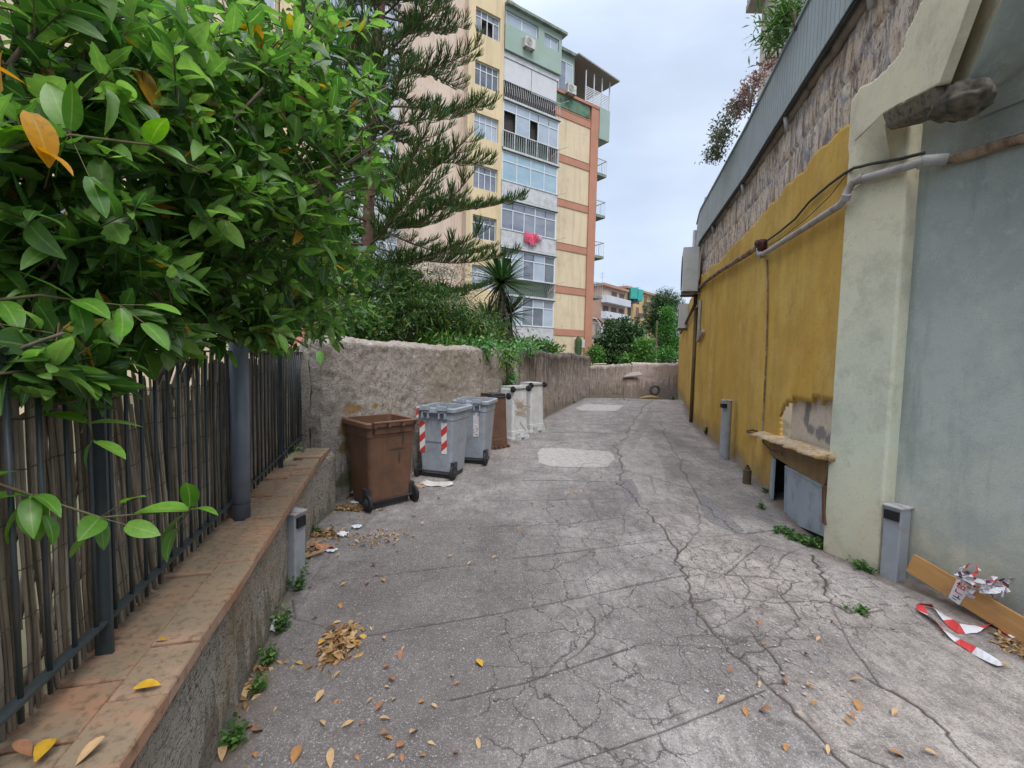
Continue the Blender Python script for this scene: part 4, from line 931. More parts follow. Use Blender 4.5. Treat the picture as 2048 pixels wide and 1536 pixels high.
def streaky(mt):
    m = NT.__new__(NT); m.m = mt; m.t = mt.node_tree; m.b = m.t.nodes['Principled BSDF']; m.geo = None
    cur = m.b.inputs['Base Color'].links[0].from_socket; c = m.mix(m.ramp(m.noise(m.pos((2.2, 2.2, .18)), 1, 6, .7), [(.48, 0), (.66, .5)]), cur, m.mix(.55, cur, (.18, .15, .11))); m.base(c)
for mt_ in (MCR, MYE, MPK): streaky(mt_)
MTC = simple("facade_terracotta", (.44, .21, .14), (.39, .19, .125), 1.5, .9)
MGN = simple("facade_green", (.30, .38, .33), (.26, .345, .295), 1, .9, dirt=(.30, .36, .31), dscale=.8, lo=.5)
MSL = simple("slab_green_grey", (.22, .27, .22), (.17, .20, .165), 2, .9, dirt=(.1, .12, .09), dscale=2, lo=.5)
MWH = simple("white_frame", (.62, .64, .66), (.56, .58, .6), 2, .5)
MPN = simple("parapet_panel", (.52, .53, .54), (.44, .45, .46), 3, .6, dirt=(.36, .37, .37), dscale=3, lo=.5)
MSH = simple("roller_shutter", (.55, .55, .56), (.5, .5, .51), 2, .6)
MRL = simple("railing_iron", (.40, .42, .42), (.30, .32, .32), 3, .6)
MDK = simple("open_dark", (.035, .03, .03), (.06, .05, .045), 1, .8)
def glassmat(name, c1, c2):
    m = NT(name, .08, .8); p = m.pos((.5, .5, .8)); m.base(m.mix(m.ramp(m.noise(p, 1.3, 3), [(.35, 0), (.65, 1)]), c1, c2)); return m.m
MGL = [glassmat("glass_a", (.13, .15, .19), (.25, .27, .32)), glassmat("glass_b", (.30, .36, .42), (.38, .44, .50)), glassmat("glass_c", (.07, .085, .10), (.14, .16, .18)), glassmat("glass_blue", (.24, .36, .44), (.33, .45, .52))]
def facade(name, mat, u0, u1, z0, z1, y, holes=(), depth=.22, parent=None):
    us = sorted({u0, u1, *[h[0] for h in holes], *[h[1] for h in holes]}); zs = sorted({z0, z1, *[h[2] for h in holes], *[h[3] for h in holes]})
    us = [u for u in us if u0 <= u <= u1]; zs = [z for z in zs if z0 <= z <= z1]; g = MB()
    for a, b in zip(us[:-1], us[1:]):
        for c, d in zip(zs[:-1], zs[1:]):
            cu, cz = (a + b) / 2, (c + d) / 2
            if any(h[0] < cu < h[1] and h[2] < cz < h[3] for h in holes): continue
            g.quad((a, y, c), (b, y, c), (b, y, d), (a, y, d))
    for h in holes:
        a, b, c, d = h; e = y + depth
        g.quad((a, y, c), (a, e, c), (b, e, c), (b, y, c)); g.quad((a, y, d), (b, y, d), (b, e, d), (a, e, d)); g.quad((a, y, c), (a, y, d), (a, e, d), (a, e, c)); g.quad((b, y, c), (b, e, c), (b, e, d), (b, y, d))
    return g.build(name, mat, parent or apt)
rw = random.Random(4)
def window(u0, u1, z0, z1, y, cols=3, trans=.26, fw=.05, opened=None, glass=None, parent=None, name="window", ratios=None, sill=False):
    g = MB(); d0, d1 = y - .03, y + .03
    g.box(u0, u1, d0, d1, z0, z0 + fw); g.box(u0, u1, d0, d1, z1 - fw, z1); g.box(u0, u0 + fw, d0, d1, z0 + fw, z1 - fw); g.box(u1 - fw, u1, d0, d1, z0 + fw, z1 - fw)
    zt = z1 - (z1 - z0) * trans; rs = ratios or [i / cols for i in range(cols + 1)]
    if trans: g.box(u0 + fw, u1 - fw, d0, d1, zt - fw / 2, zt + fw / 2)
    xs = [u0 + (u1 - u0) * r for r in rs]
    for x in xs[1:-1]:
        g.box(x - fw / 2, x + fw / 2, d0 - .003, d1 + .003, z0 + fw, (zt - fw / 2) if trans else z1 - fw)
        if trans and rw.random() < .8: g.box(x - fw / 2, x + fw / 2, d0 - .003, d1 + .003, zt + fw / 2, z1 - fw)
    w = g.build(name, MWH, parent or apt)
    for i, (a, b) in enumerate(zip(xs[:-1], xs[1:])):
        for (c, d, up) in (((z0, zt, 0), (zt, z1, 1)) if trans else ((z0, z1, 0),)):
            g = MB(); isop = opened is not None and i in opened and not up; yy = y + (.25 if isop else 0)
            g.quad((a + .02, yy, c + .02), (b - .02, yy, c + .02), (b - .02, yy, d - .02), (a + .02, yy, d - .02))
            g.build("pane", MDK if isop else (glass or rw.choice(MGL[:3])), w)
    return w
UL = -36.0; ZT = 29.0
# terracotta-banded cream end part
g = MB(); 
facade("wall", MCR, U_pan, U_end, -1.2, FL[5] + .0, 0)
for k in range(6):
    g = MB(); z = FL[k] - .0; g.box(U_pan + .0, U_end - .75, -.05, .1, z - .02, z + .46); g.build("terracotta_band", MTC, apt)
    if k: 
        g = MB(); g.box(U_pan + .0, U_end - .75, -.06, .1, z + .461, z + .50); g.build("dark_joint", simple("joint_dark", (.16, .11, .08)) if k == 1 else bpy.data.materials["joint_dark"], apt)  # thin dark strip along the top of the band
g = MB(); g.box(U_end - .75, U_end, -.12, .6, -1.2, FL[5] + 1.72); g.build("corner_pilaster", MTC, apt)
g = MB(); g.box(U_end - .73, U_end + .0, .61, 12, -1.2, FL[5] + 1.70); g.build("end_wall", MCR, apt)
g = MB(); g.box(U_pan + .0, U_end - .76, -.03, .3, FL[5] + .02, FL[5] + .6); g.build("terracotta_band", MTC, apt)
g = MB(); g.box(U_pan + .0, U_end - .9, -.06, .3, FL[5] + .62, FL[5] + 1.5); g.build("green_panel", simple("facade_green_dark", (.12, .21, .14), (.09, .16, .11), 1.5, .9, dirt=(.05, .07, .05), dscale=1.5, lo=.5), apt)
g = MB(); g.box(U_pan + .0, U_end + .05, -.16, 12, FL[5] + 1.52, FL[5] + 1.71); g.build("coping", MTC, apt)
# top terrace with railing and awning
ZTc = FL[5] + 1.71
g = MB(); 
for k in range(9): g.box(ap(1170, 150)[0], U_end + 1.0, -.14, -.10, ZTc + .12 * k + .04, ZTc + .12 * k + .09)
g.build("terrace_railing", MWH, apt)
for u in np.linspace(ap(1170, 150)[0], U_end + 1.0, 4):
    g = MB(); g.box(u - .03, u + .03, -.16, -.08, ZTc, ZTc + 2.15); g.build("terrace_post", MWH, apt)
ua = ap(1150, 120)[0]
g = MB(); g.add([(ua, -.4, ZTc + 2.75), (U_end + 1.45, -.7, ZTc + 2.05), (U_end + 1.45, 4, ZTc + 2.3), (ua, 4, ZTc + 3.0), (ua, -.4, ZTc + 2.85), (U_end + 1.45, -.7, ZTc + 2.15), (U_end + 1.45, 4, ZTc + 2.4), (ua, 4, ZTc + 3.1)],
    [(0, 3, 2, 1), (4, 5, 6, 7), (0, 1, 5, 4), (1, 2, 6, 5), (2, 3, 7, 6), (3, 0, 4, 7)]); g.build("awning", simple("awning_grey", (.22, .19, .17), (.27, .24, .21)), apt)
g = MB(); g.box(ua + .2, U_end - .2, 2.5, 12, ZTc, ZTc + 2.6); g.build("terrace_room", simple("terrace_wall", (.14, .12, .13), (.18, .15, .16)), apt)
g = MB(); g.box(U_pan + .1, ua + .1, .15, 8, ZTc, ZTc + 2.75); g.build("attic_room", MGN, apt)
g = MB(); g.box(U_pan, ua + .2, -.1, 8, ZTc + 2.75, ZTc + 2.95); g.build("attic_roof", MSL, apt)
window(U_pan + .5, ua - .1, ZTc + .1, ZTc + 2.2, .12, 2, 0)
g = MB(); g.box(U_end, U_end + 1.05, -.2, 9, FL[5] - .55, FL[5] + 1.72); g.build("corner_balcony", MGN, apt)
# balconies sticking out of the far end, one per floor
for k in range(0, 5):
    z = FL[k] + .1; b = MB(); b.box(U_end, U_end + 1.0, -.1, 5, z - .2, z); bo = b.build("balcony", MSL, apt)
    for i in range(14):
        b = MB(); t = i / 13
        if i < 5: x, y = U_end + .05 + t * 2.4, -.08
        else: x, y = U_end + .97, -.08 + (i - 5) * .5
        b.tube([(x, y, z), (x, y, z + .98)], .016, 4); b.build("baluster", MRL, bo)
    b = MB(); b.box(U_end, U_end + 1.0, -.1, -.06, z + .98, z + 1.03); b.box(U_end + .95, U_end + 1.0, -.06, 5, z + .98, z + 1.03); b.build("handrail", MRL, bo)
ac = None
# balcony column
UB0, UB1 = U_bal0, ap(1103, 420)[0]; WBAL = UB1 - UB0
facade("wall", MGN, UB0, U_pan, -1.2, FL[5] + .4, .35)
def balcony(u0, u1, z, kind, y0=-.55):
    bo = MB(); bo.box(u0, u1 + .12, y0 - .08, .34, z - .22, z - .04); o = bo.build("balcony", MSL, apt)
    b = MB(); b.box(u0 - .0, u1 + .13, y0 - .11, y0 - .081, z - .19, z - .07); b.build("slab_edge", MPN, o)
    if kind in ('panel', 'laundry'):
        b = MB(); n = 46; r0 = []; r1 = []
        for i in range(n * 2 + 1):
            x = u0 + (u1 - u0) * i / (n * 2); yy = y0 - (.02 if i % 2 else 0); r0.append((x, yy, z - .03)); r1.append((x, yy, z + .96))
        b.loft([r0, r1], False, False, False); b.build("parapet", MPN, o)
    else:
        mt = MRL if kind == 'bars' else MPN if kind == 'bulge' else simple("baluster_green", (.28, .34, .30)) if kind == 'ornate' and "baluster_green" not in bpy.data.materials else bpy.data.materials.get("baluster_green", MRL)
        n = 26
        for i in range(n):
            x = u0 + .05 + (u1 - u0 - .1) * i / (n - 1); b = MB()
            if kind == 'bars': b.tube([(x, y0, z), (x, y0, z + .95)], .022, 4)
            elif kind == 'bulge': b.tube([(x, y0, z), (x, y0 - .16, z + .2), (x, y0 - .10, z + .5), (x, y0, z + .95)], .014, 4)
            else: b.tube([(x, y0, z), (x + .05, y0, z + .25), (x - .03, y0, z + .5), (x + .05, y0, z + .75), (x, y0, z + .95)], .02, 4)
            b.build("baluster", mt, o)
        if kind == 'bars':
            for q in (0, .2, .4, .6, .8, 1): b = MB(); b.box(u0 + (u1 - u0) * q - .03, u0 + (u1 - u0) * q + .03, y0 - .03, y0 + .03, z - .03, z + .96); b.build("post", MPN, o)
    b = MB(); b.box(u0, u1 + .1, y0 - .04, y0 + .02, z + .96, z + 1.0); b.build("handrail", MRL, o)
    b = MB(); b.tube([(u1 + .1, y0, z - .1), (u1 + .1, y0, z + 1.0), (u1 + .5, y0 - .5, z + 1.12)], .018, 4); b.tube([(u1 - .6, y0 - .02, z + .3), (u1 + .1, y0, z + 1.0)], .012, 4); b.build("drying_arm", MRL, o)
    return o
kinds = ['panel', 'ornate', 'laundry', 'panel', 'bars', 'bulge']
for k, kd in enumerate(kinds):
    z = FL[k] - .55; balcony(UB0, UB1, z, kd)
    zt = z + 3.07 - .24; y = -.50
    if kd == 'bulge':
        for i in range(2):
            g = MB(); a = UB0 + .1 + i * (WBAL - .2) / 2; b = a + (WBAL - .2) / 2 - .04
            g.box(a, b, -.40, -.36, z + 1.12 - .1 * i, zt - .35); o = g.build("roller_shutter", MSH, apt)
        g = MB(); g.box(UB0, UB1, -.45, .3, zt - .34, zt); g.build("shutter_box", MPN, apt)
        g = MB(); g.box(UB0 + .1, UB1 - .1, -.30, -.28, z, zt - .35); g.build("opening", MDK, apt)
    else:
        win = window(UB0 + .02, UB1 - .02, z + 1.0, zt, y, 5 if kd != 'panel' or k == 0 else 4, .30 if k != 3 else .33, .06, opened={0: (), 4: (0, 2), 1: (0,), 2: (), 3: ()}.get(k, ()), glass={3: MGL[3], 4: MGL[1], 2: MGL[0]}.get(k), ratios=None if k != 4 else [0, .22, .46, .62, .82, 1])
        g = MB(); g.box(UB1 - .02, UB1 + .03, -.53, .3, z, zt); g.build("side_screen", MWH, apt)
z = FL[0] - 3.62; window(UB0 + .1, UB1 - .1, z + .5, z + 2.8, -.3, 5, .4)
# laundry
ld = empty("laundry", AO, AANG, 'pink and red washing hanging over the white balcony parapet', 'laundry')
for i, (a, w, h, colr) in enumerate(((1048, .55, .62, (.55, .06, .12)), (1058, .45, .75, (.62, .12, .2)), (1066, .35, .55, (.5, .05, .1)), (1076, .30, .35, (.55, .3, .35)))):
    u = ap(a, 462, .65)[0]; z = FL[2] - .55 + 1.02; g = MB(); r0 = []; r1 = []; r2 = []
    for j in range(9):
        x = u + w * j / 8; wv = .05 * math.sin(j * 2.3 + i); r0.append((x, -.70 + wv * .5, z + .02)); r1.append((x, -.78 + wv, z - h * .5)); r2.append((x + .03 * math.sin(j), -.76 - wv, z - h + .06 * math.sin(j * 1.7)))
    g.loft([r0, r1, r2], False, False, False); g.loft([[(p_[0], p_[1] + .012, p_[2]) for p_ in r] for r in (r0, r1, r2)], False, False, False); g.build("garment", simple("cloth_%d" % i, colr), ld)
# green attic over the balcony column
ZA0, ZA1 = FL[5] + 2.28, ap(1112, 77)[1]
za0 = FL[5] - .55 + 3.07 - .2; 
facade("attic_wall", MGN, UB0, U_pan + .15, za0, ZA1 - .1, -.6, [(UB0 + .05, UB0 + 2.6, za0 + 1.55, ZA1 - .35), (UB0 + 3.1, UB0 + 4.35, za0 + 1.4, ZA1 - .5)])
window(UB0 + .06, UB0 + 2.59, za0 + 1.56, ZA1 - .36, -.45, 2, 0, .09, glass=MGL[1]); window(UB0 + 3.11, UB0 + 4.34, za0 + 1.41, ZA1 - .51, -.45, 2, 0, .07, glass=MGL[1])
g = MB(); g.box(UB0, U_pan + .1, -.59, 5, za0 - .0, za0 + .02); g.box(U_pan + .1, U_pan + .15, -.59, 5, za0, ZA1 - .1); g.build("attic_side", MGN, apt)
g = MB(); g.box(UB0, U_pan + .45, -.85, 6, ZA1 - .1, ZA1 + .06); g.build("roof_edge", MSL, apt)
g = MB(); g.box(U_pan - .6, U_pan + .5, -.1, 3, ZA1 - .9, ZA1 + .2); g.build("chimney", MGN, apt)
# yellow window section
zw = [(ap(962, 20 + 0)[1],)]
wz = [(FL[k] + .48 - .0, FL[k] + .48 + 1.75) for k in range(-0, 7)]
u0, u1 = ap(940, 300)[0], ap(988, 300)[0]
z_ref0, z_ref1 = ap(964, 276, .5)[1], ap(964, 228, .5)[1]       # third window from the photo
off0 = (z_ref0 - FL[0]) % 3.07; hgt = z_ref1 - z_ref0
W = []
for k in range(-1, 8):
    a = FL[0] + off0 + 3.07 * k
    W.append((u0, u1, a, a + hgt))
MYEsec = facade("wall", MYE, U_yel0, UB0, -1.2, ZT, -.5, W, .25)
for i, h in enumerate(W):
    window(h[0] + .01, h[1] - .01, h[2] + .01, h[3] - .01, -.33, 4, .3, .05, opened={7: (1,), 6: (1, 2)}.get(i, ()), glass=MGL[i % 3])
g = MB(); g.box(U_yel0 - .02, U_yel0, -.5, 6, -1.2, ZT); g.box(UB0, UB0 + .02, -.5, 6, -1.2, ZT); g.build("side_wall", MPK, apt)
g = MB(); g.box(U_yel0 - .1, UB0 + .1, -.6, 6, ZT, ZT + .2); g.build("roof_edge", MSL, apt)
# left part of the facade: plain pinkish wall, then glazed balconies and windows again
Uc = ap(795, 300)[0]; Ub = ap(655, 300)[0]; Ua = ap(560, 300)[0]
facade("wall", MPK, Uc, U_yel0, -1.2, ZT, 0)
facade("wall", MGN, Ub, Uc, -1.2, ZT, .3)
for k in range(0, 7):
    z = FL[k] - .9; balcony(Ub, Uc - .15, z, ('panel', 'bars', 'panel', 'bars', 'panel', 'panel', 'bars')[k], -.55)
    window(Ub + .05, Uc - .2, z + 1.02, z + 2.8, -.5, 6, .28, .06, glass=MGL[1] if k % 2 else MGL[0])
def many(u0, u1, y, mat, n):
    W = []; st = (u1 - u0) / n
    for i in range(n):
        for k in range(-1, 7): a = FL[0] + off0 + 3.07 * k; W.append((u0 + st * (i + .3), u0 + st * (i + .3) + 1.5, a, a + hgt))
    facade("wall", mat, u0, u1, -1.2, ZT, y, W, .25)
    for h in W: window(h[0] + .01, h[1] - .01, h[2] + .01, h[3] - .01, y + .17, 2, .3, .05)
many(Ua, Ub, -.5, MYE, 1)
many(UL, Ua, 0, MCR, 7)
g = MB(); g.box(UL, U_pan + .1, .62, 12, -1.2, ZT - .3); g.box(U_pan + .1, U_end - .74, .1, 12, -1.2, FL[5] + 1.5)
g.v = [(x, y, min(z, 24.8) if x > UB0 + .1 else z) for x, y, z in g.v]; g.build("core", MCR, apt)
g = MB(); g.box(UB0 + .03, U_pan + .1, .36, 12, FL[5], ZA1 - .12); 
# air conditioners on the facade
def apt_ac(u, z, y, label, w=.8): 
    q = AO + AD * u + Vector((AD.y, -AD.x, 0)) * (-y); return ac_unit((q.x, q.y, z), AANG, label, None, w, .6, .3)
apt_ac(UB0 + 1.75, za0 + .55, -.62, 'air conditioner under the attic window of the green top storey')
apt_ac(U_pan + 1.3, ZTc - .15, -.18, 'air conditioner beside the top terrace, over the green panel')
u_, z_ = ap(1156, 695); apt_ac(u_, z_, -.01, 'air conditioner low on the cream end wall beside the cactus')

# ---------------------------------------------------------------- distant buildings
def far_block(name, x0, y0, ang, w, d, zt, cols, mats, label, cat='building', fl=3.1, z0=-1, kind='bands'):
    e = empty(name, (x0, y0, 0), ang, label, cat)
    g = MB(); g.box(0, w, 0, d, z0, zt); g.build("wall", mats[0], e)
    g = MB(); g.box(-.4, w + .4, -.6, d, zt + .002, zt + .5); g.build("roof", mats[2], e)
    n = int((zt - z0) / fl)
    for k in range(n):
        z = zt - fl * (k + 1)
        if kind == 'bands':
            g = MB(); g.box(-.2, w + .2, -1.2, -.01, z - .1, z + 1.25); g.build("balcony", mats[1], e)
        for i in range(cols):
            u = w * (i + .5) / cols; g = MB(); hw = w / cols * (.33 if kind == 'bands' else .2)
            g.box(u - hw, u + hw, -.03, .02, z + (1.3 if kind == 'bands' else .2), z + 2.5); g.build("window", rw.choice(mats[3:]), e)
            if kind != 'bands' and i % 2 == k % 2:
                b = MB(); b.box(u - hw * 2, u + hw * 2, -1.1, -.01, z, z + .15); bo = b.build("balcony", mats[1], e)
                b = MB(); b.box(u - hw * 2, u + hw * 2, -1.1, -1.06, z + .16, z + 1.0); b.build("railing", mats[3], bo)
    return e
FWH = simple("far_white", (.55, .56, .60), (.5, .5, .54), .3); FBR = simple("far_brick", (.42, .28, .21), (.36, .24, .18), .3); FYE = simple("far_yellow", (.55, .38, .17), (.5, .34, .16), .2)
FOR = simple("far_roof", (.40, .22, .15), (.35, .2, .14), .3); FD1 = simple("far_window", (.09, .07, .06)); FD2 = simple("far_shutter", (.22, .12, .08)); FGR = simple("far_grey", (.2, .21, .23), (.15, .16, .18), .3)
q = at(1200, 700, 88); qr = at(1247, 700, 96)
far_block("distant_building", q.x, q.y, math.atan2(qr.y - q.y, qr.x - q.x), (qr - q).length, 10, at(1225, 578, 92).z, 3, [FBR, FWH, FOR, FD1, FD2, simple("far_beige", (.4, .32, .25))], 'distant brick block with white balcony bands, seen past the corner of the cream building')
q = at(1247, 700, 104); qr = at(1345, 700, 128)
far_block("distant_building", q.x, q.y, math.atan2(qr.y - q.y, qr.x - q.x), (qr - q).length, 10, at(1290, 592, 116).z, 7, [FYE, FGR, FOR, FD1, FD2], 'distant yellow block with small dark balconies and a terracotta roof', kind='x')
q = at(1187, 700, 70); qr = at(1203, 700, 82)
far_block("distant_building", q.x, q.y, math.atan2(qr.y - q.y, qr.x - q.x), (qr - q).length, 6, at(1195, 640, 72).z, 2, [simple("far_tan", (.45, .30, .2), (.4, .28, .2), .3), FGR, FOR, FD1], 'low distant tan house squeezed beside the cream building corner', kind='x')
# green scaffold net on the distant roof
mnet = simple("scaffold_net", (.04, .38, .32), (.05, .30, .26), 1.5, .8)
g = MB(); q = at(1262, 580, 103); g.prism([(q.x, q.y), (q.x + 1.6, q.y + .2), (q.x + 1.7, q.y + 1.8), (q.x, q.y + 1.6)], q.z - 1.9, q.z + .6)
g.prism([(q.x + 1.7, q.y + .2), (q.x + 2.9, q.y + .5), (q.x + 2.9, q.y + 1.9), (q.x + 1.7, q.y + 1.8)], q.z - 2.3, q.z + .2)
tag(g.build("scaffold_net", mnet), 'turquoise scaffold net on the distant yellow roof', 'scaffold net')
# rooftop aerials
for (px, py, h) in ((1204, 570, 3), (1246, 590, 2.6), (1262, 588, 2), (1276, 592, 2.2)):
    q = at(px, py, 106); g = MB(); g.tube([(q.x, q.y, q.z - 1), (q.x, q.y, q.z + h)], .05, 4)
    for t in (.6, .75, .9): g.tube([(q.x - .6, q.y, q.z + h * t), (q.x + .6, q.y, q.z + h * t)], .03, 4)
    tag(g.build("roof_aerial", MRL), 'thin television aerial on a distant roof', 'aerial', 'aerials on the distant roofs')
# ---------------------------------------------------------------- vegetation
def leafmat(name, stops, vein=None, rough=.42, trans=.35, spec=.4, bumpy=.2):
    m = NT(name, rough, spec); g = m.n("ShaderNodeNewGeometry"); rnd = g.outputs['Random Per Island']
    c = m.ramp(rnd, stops)
    if vein:
        uvn = m.n("ShaderNodeUVMap"); s = m.n("ShaderNodeSeparateXYZ"); m.l(uvn.outputs[0], s.inputs[0])
        du = m.math('ABSOLUTE', m.math('SUBTRACT', s.outputs[0], .5)); mid = m.ramp(du, [(.02, 1), (.055, 0)])
        w = m.math('FRACT', m.math('MULTIPLY', m.math('SUBTRACT', s.outputs[1], m.math('MULTIPLY', du, .7)), 7.5)); side = m.ramp(w, [(.0, .45), (.07, 0)])
        c = m.mix(m.math('MULTIPLY', m.math('MAXIMUM', mid, side), .5), c, vein)
        c = m.mix(m.ramp(m.noise(m.pos(), 60, 3), [(.3, .25), (.6, 0)]), c, (.03, .05, .01))
        b = m.bump(side, -.35, .004)
    m.base(c)
    tr = m.n("ShaderNodeBsdfTranslucent"); mx_ = m.n("ShaderNodeMixShader"); mx_.inputs[0].default_value = trans
    hs = m.n("ShaderNodeHueSaturation"); hs.inputs['Value'].default_value = 1.5; hs.inputs['Saturation'].default_value = 1.15; m.l(c, hs.inputs['Color']); m.l(hs.outputs[0], tr.inputs[0])
    m.l(m.b.outputs[0], mx_.inputs[1]); m.l(tr.outputs[0], mx_.inputs[2]); m.l(mx_.outputs[0], m.out.inputs[0]); return m.m
MBARK = simple("bark_grey_brown", (.10, .075, .055), (.15, .12, .09), 12, .9, bump=.6, bscale=60)
MTWIG = simple("twig_green_brown", (.09, .10, .04), (.12, .08, .05), 12, .8)
G_SH = [(0, (.030, .080, .022)), (.25, (.050, .125, .028)), (.5, (.085, .185, .040)), (.72, (.135, .265, .06)), (.88, (.21, .36, .09)), (.978, (.10, .21, .04)), (.983, (.55, .30, .02)), (1, (.48, .20, .03))]
ML_SHRUB = leafmat("leaf_broad", G_SH, vein=(.30, .42, .12), rough=.36, trans=.48)
LT, LF, LUV = leaf_template(8, lambda t: .245 * (math.sin(math.pi * min(1, .06 + t * .95) ** .85) ** .75) * (1 + .07 * math.sin(t * 40)), .22, .30)
def unit(v): return v / max(1e-9, np.linalg.norm(v))
def make_leaves(name, P, D, size, mat, parent, T=(LT, LF, LUV), upj=.45, rng=RNG, widths=None):
    P = np.array(P); D = np.array(D); n = len(P); up = np.zeros((n, 3)); up[:, 2] = 1; up += rng.normal(0, upj, (n, 3))
    sc = np.array(size); S = np.stack([sc * rng.uniform(.8, 1.25, n), sc, sc * rng.uniform(.3, 1.5, n)], 1)
    V, Fq = batch(T[0], T[1], frames(D, up, S), P)
    uv = np.tile(T[2], (n, 1)) if len(T) > 2 else None
    return np_mesh(name, V, Fq, mat, parent, smooth=True, uv=uv)

# --- broadleaf shrub leaning over the fence
shrub = empty("broadleaf_shrub", lw(1.5, .9, 0), 0, 'large bright green broadleaf shrub leaning over the fence, filling the upper left', 'shrub')
def PSH(o): o.parent = shrub; o.matrix_parent_inverse = Matrix.Translation(-Vector(shrub.location)); return o
ELL = []
for (px, py, Y, rx, ry, rz, w) in ((60, 130, 1.35, .34, .32, .42, 5), (250, 120, 1.7, .42, .4, .45, 6), (70, 400, 1.35, .34, .3, .34, 5), (300, 330, 1.8, .44, .4, .44, 7), (470, 210, 2.3, .55, .5, .55, 8), (440, 90, 2.6, .6, .5, .6, 6),
        (500, 430, 2.4, .5, .5, .45, 8), (330, 540, 2.1, .50, .4, .34, 7), (120, 570, 1.5, .42, .3, .22, 5), (620, 300, 2.9, .48, .5, .55, 6), (590, 120, 3.2, .6, .6, .65, 3), (600, 500, 3.4, .55, .6, .5, 8), (700, 230, 2.9, .32, .35, .42, 1.3), (745, 300, 2.7, .20, .3, .30, .7),
        (520, 620, 3.3, .75, .5, .30, 6), (60, 700, 1.2, .22, .12, .14, 1.2), (160, 745, 1.35, .14, .10, .14, .8), (420, 640, 2.3, .45, .3, .17, 4), (200, 660, 1.7, .42, .25, .13, 3.5), (650, 610, 4.2, .5, .4, .4, 4), (150, 250, 2.3, .9, .5, .9, 6), (640, 50, 3.0, .4, .3, .3, 1)):
    ELL.append((np.array(at(px, py, Y)), np.array([rx, ry, rz]), w))
wts = np.array([e[2] for e in ELL]); wts = wts / wts.sum()
stems = []; rs_ = random.Random(21); g = MB()
def curve(a, b, sag, n=10, wob=.04):
    a = Vector(a); b = Vector(b); pts = []
    w = Vector((rs_.uniform(-1, 1), rs_.uniform(-1, 1), rs_.uniform(-.5, .5))) * wob
    for i in range(n + 1):
        t = i / n; q = a.lerp(b, t) + Vector((0, 0, sag * math.sin(math.pi * t))) + w * math.sin(t * 7) * t; pts.append(q)
    return pts
for e in ELL:
    c = Vector(e[0]); s_ = min(5.2, max(.2, (c.y - .6) / dl.y)); root = lw(s_ + rs_.uniform(-.3, .3), .9 + rs_.uniform(0, .4), 0.0)
    pts = curve(root, c + Vector((rs_.uniform(-.1, .1), rs_.uniform(-.1, .1), .1)), .25, 14, .08); stems.append(pts)
    g.tube(pts, [.022 * (1 - .7 * i / 14) for i in range(15)], 6)
    for _ in range(5):
        d = Vector(RNG.normal(0, 1, 3)); d.normalize(); tip = c + Vector((d.x * e[1][0], d.y * e[1][1], d.z * e[1][2])) * .8; q = curve(pts[10], tip, .06, 8, .05); stems.append(q); g.tube(q, [.010 * (1 - .6 * i / 8) for i in range(9)], 5)
SP = np.array([p_ for st_ in stems for p_ in st_[3:]])
LP_, LD_, LS_ = [], [], []; twg = MB(); rng = np.random.default_rng(17); NTW = 1500
for _ in range(NTW):
    k = rng.choice(len(ELL), p=wts); c, r, w_ = ELL[k]; d = unit(rng.normal(0, 1, 3)); rad = rng.uniform(.15, 1) ** .45; tip = c + d * r * rad
    if tip[1] < .80: continue
    j = np.argmin(((SP - tip) ** 2).sum(1)); base = SP[j]
    out = unit(d * np.array([1, 1, .6]) + np.array([.25, -.25, .25]) + rng.normal(0, .35, 3))
    L_ = rng.uniform(.10, .20); st0 = tip - out * L_
    if rng.random() < .55: twg.tube([Vector(base), Vector((base + st0) / 2 + np.array([0, 0, .02])), Vector(st0), Vector(tip)], [.004, .0035, .003, .0015], 4, False)
    else: twg.tube([Vector(st0), Vector(tip)], [.003, .0015], 4, False)
    n = rng.integers(4, 8); side = unit(np.cross(out, [0, 0, 1.0])); upv = np.cross(side, out)
    for i in range(n):
        t = (i + 1) / n; pos = st0 + (tip - st0) * t; a = i * 2.4 + rng.uniform(-.4, .4)
        ld = unit(out * (.35 + .5 * t) + (side * math.cos(a) + upv * math.sin(a)) * (.9 - .3 * t) + np.array([0, 0, -.12]) + rng.normal(0, .12, 3))
        LP_.append(pos + ld * .008); LD_.append(ld); LS_.append(rng.uniform(.06, .138) * (1.05 if t < .8 else .8))
        if rng.random() < .5: twg.tube([Vector(pos), Vector(pos + ld * .012)], .0012, 3, False)
PSH(g.build("stems", MBARK, smooth=True)); PSH(twg.build("twigs", MTWIG, smooth=True))
LT2 = leaf_template(8, lambda t: .20 * (math.sin(math.pi * min(1, .06 + t * .95) ** 1.1) ** .8) * (1 + .10 * math.sin(t * 31)), .7, .55)
LT3 = leaf_template(8, lambda t: .27 * (math.sin(math.pi * min(1, .06 + t * .95) ** .75) ** .8) * (1 + .12 * math.sin(t * 23 + 1)), .12, -.12)
pick = np.random.default_rng(3).integers(0, 4, len(LP_))
for kk, TT in ((0, LT2), (1, LT3), (2, (LT, LF, LUV))):
    sel = [i for i in range(len(LP_)) if (pick[i] == kk or (kk == 2 and pick[i] == 3))]
    PSH(make_leaves("leaves", [LP_[i] for i in sel], [LD_[i] for i in sel], [LS_[i] for i in sel], ML_SHRUB, None, TT, upj=.55))
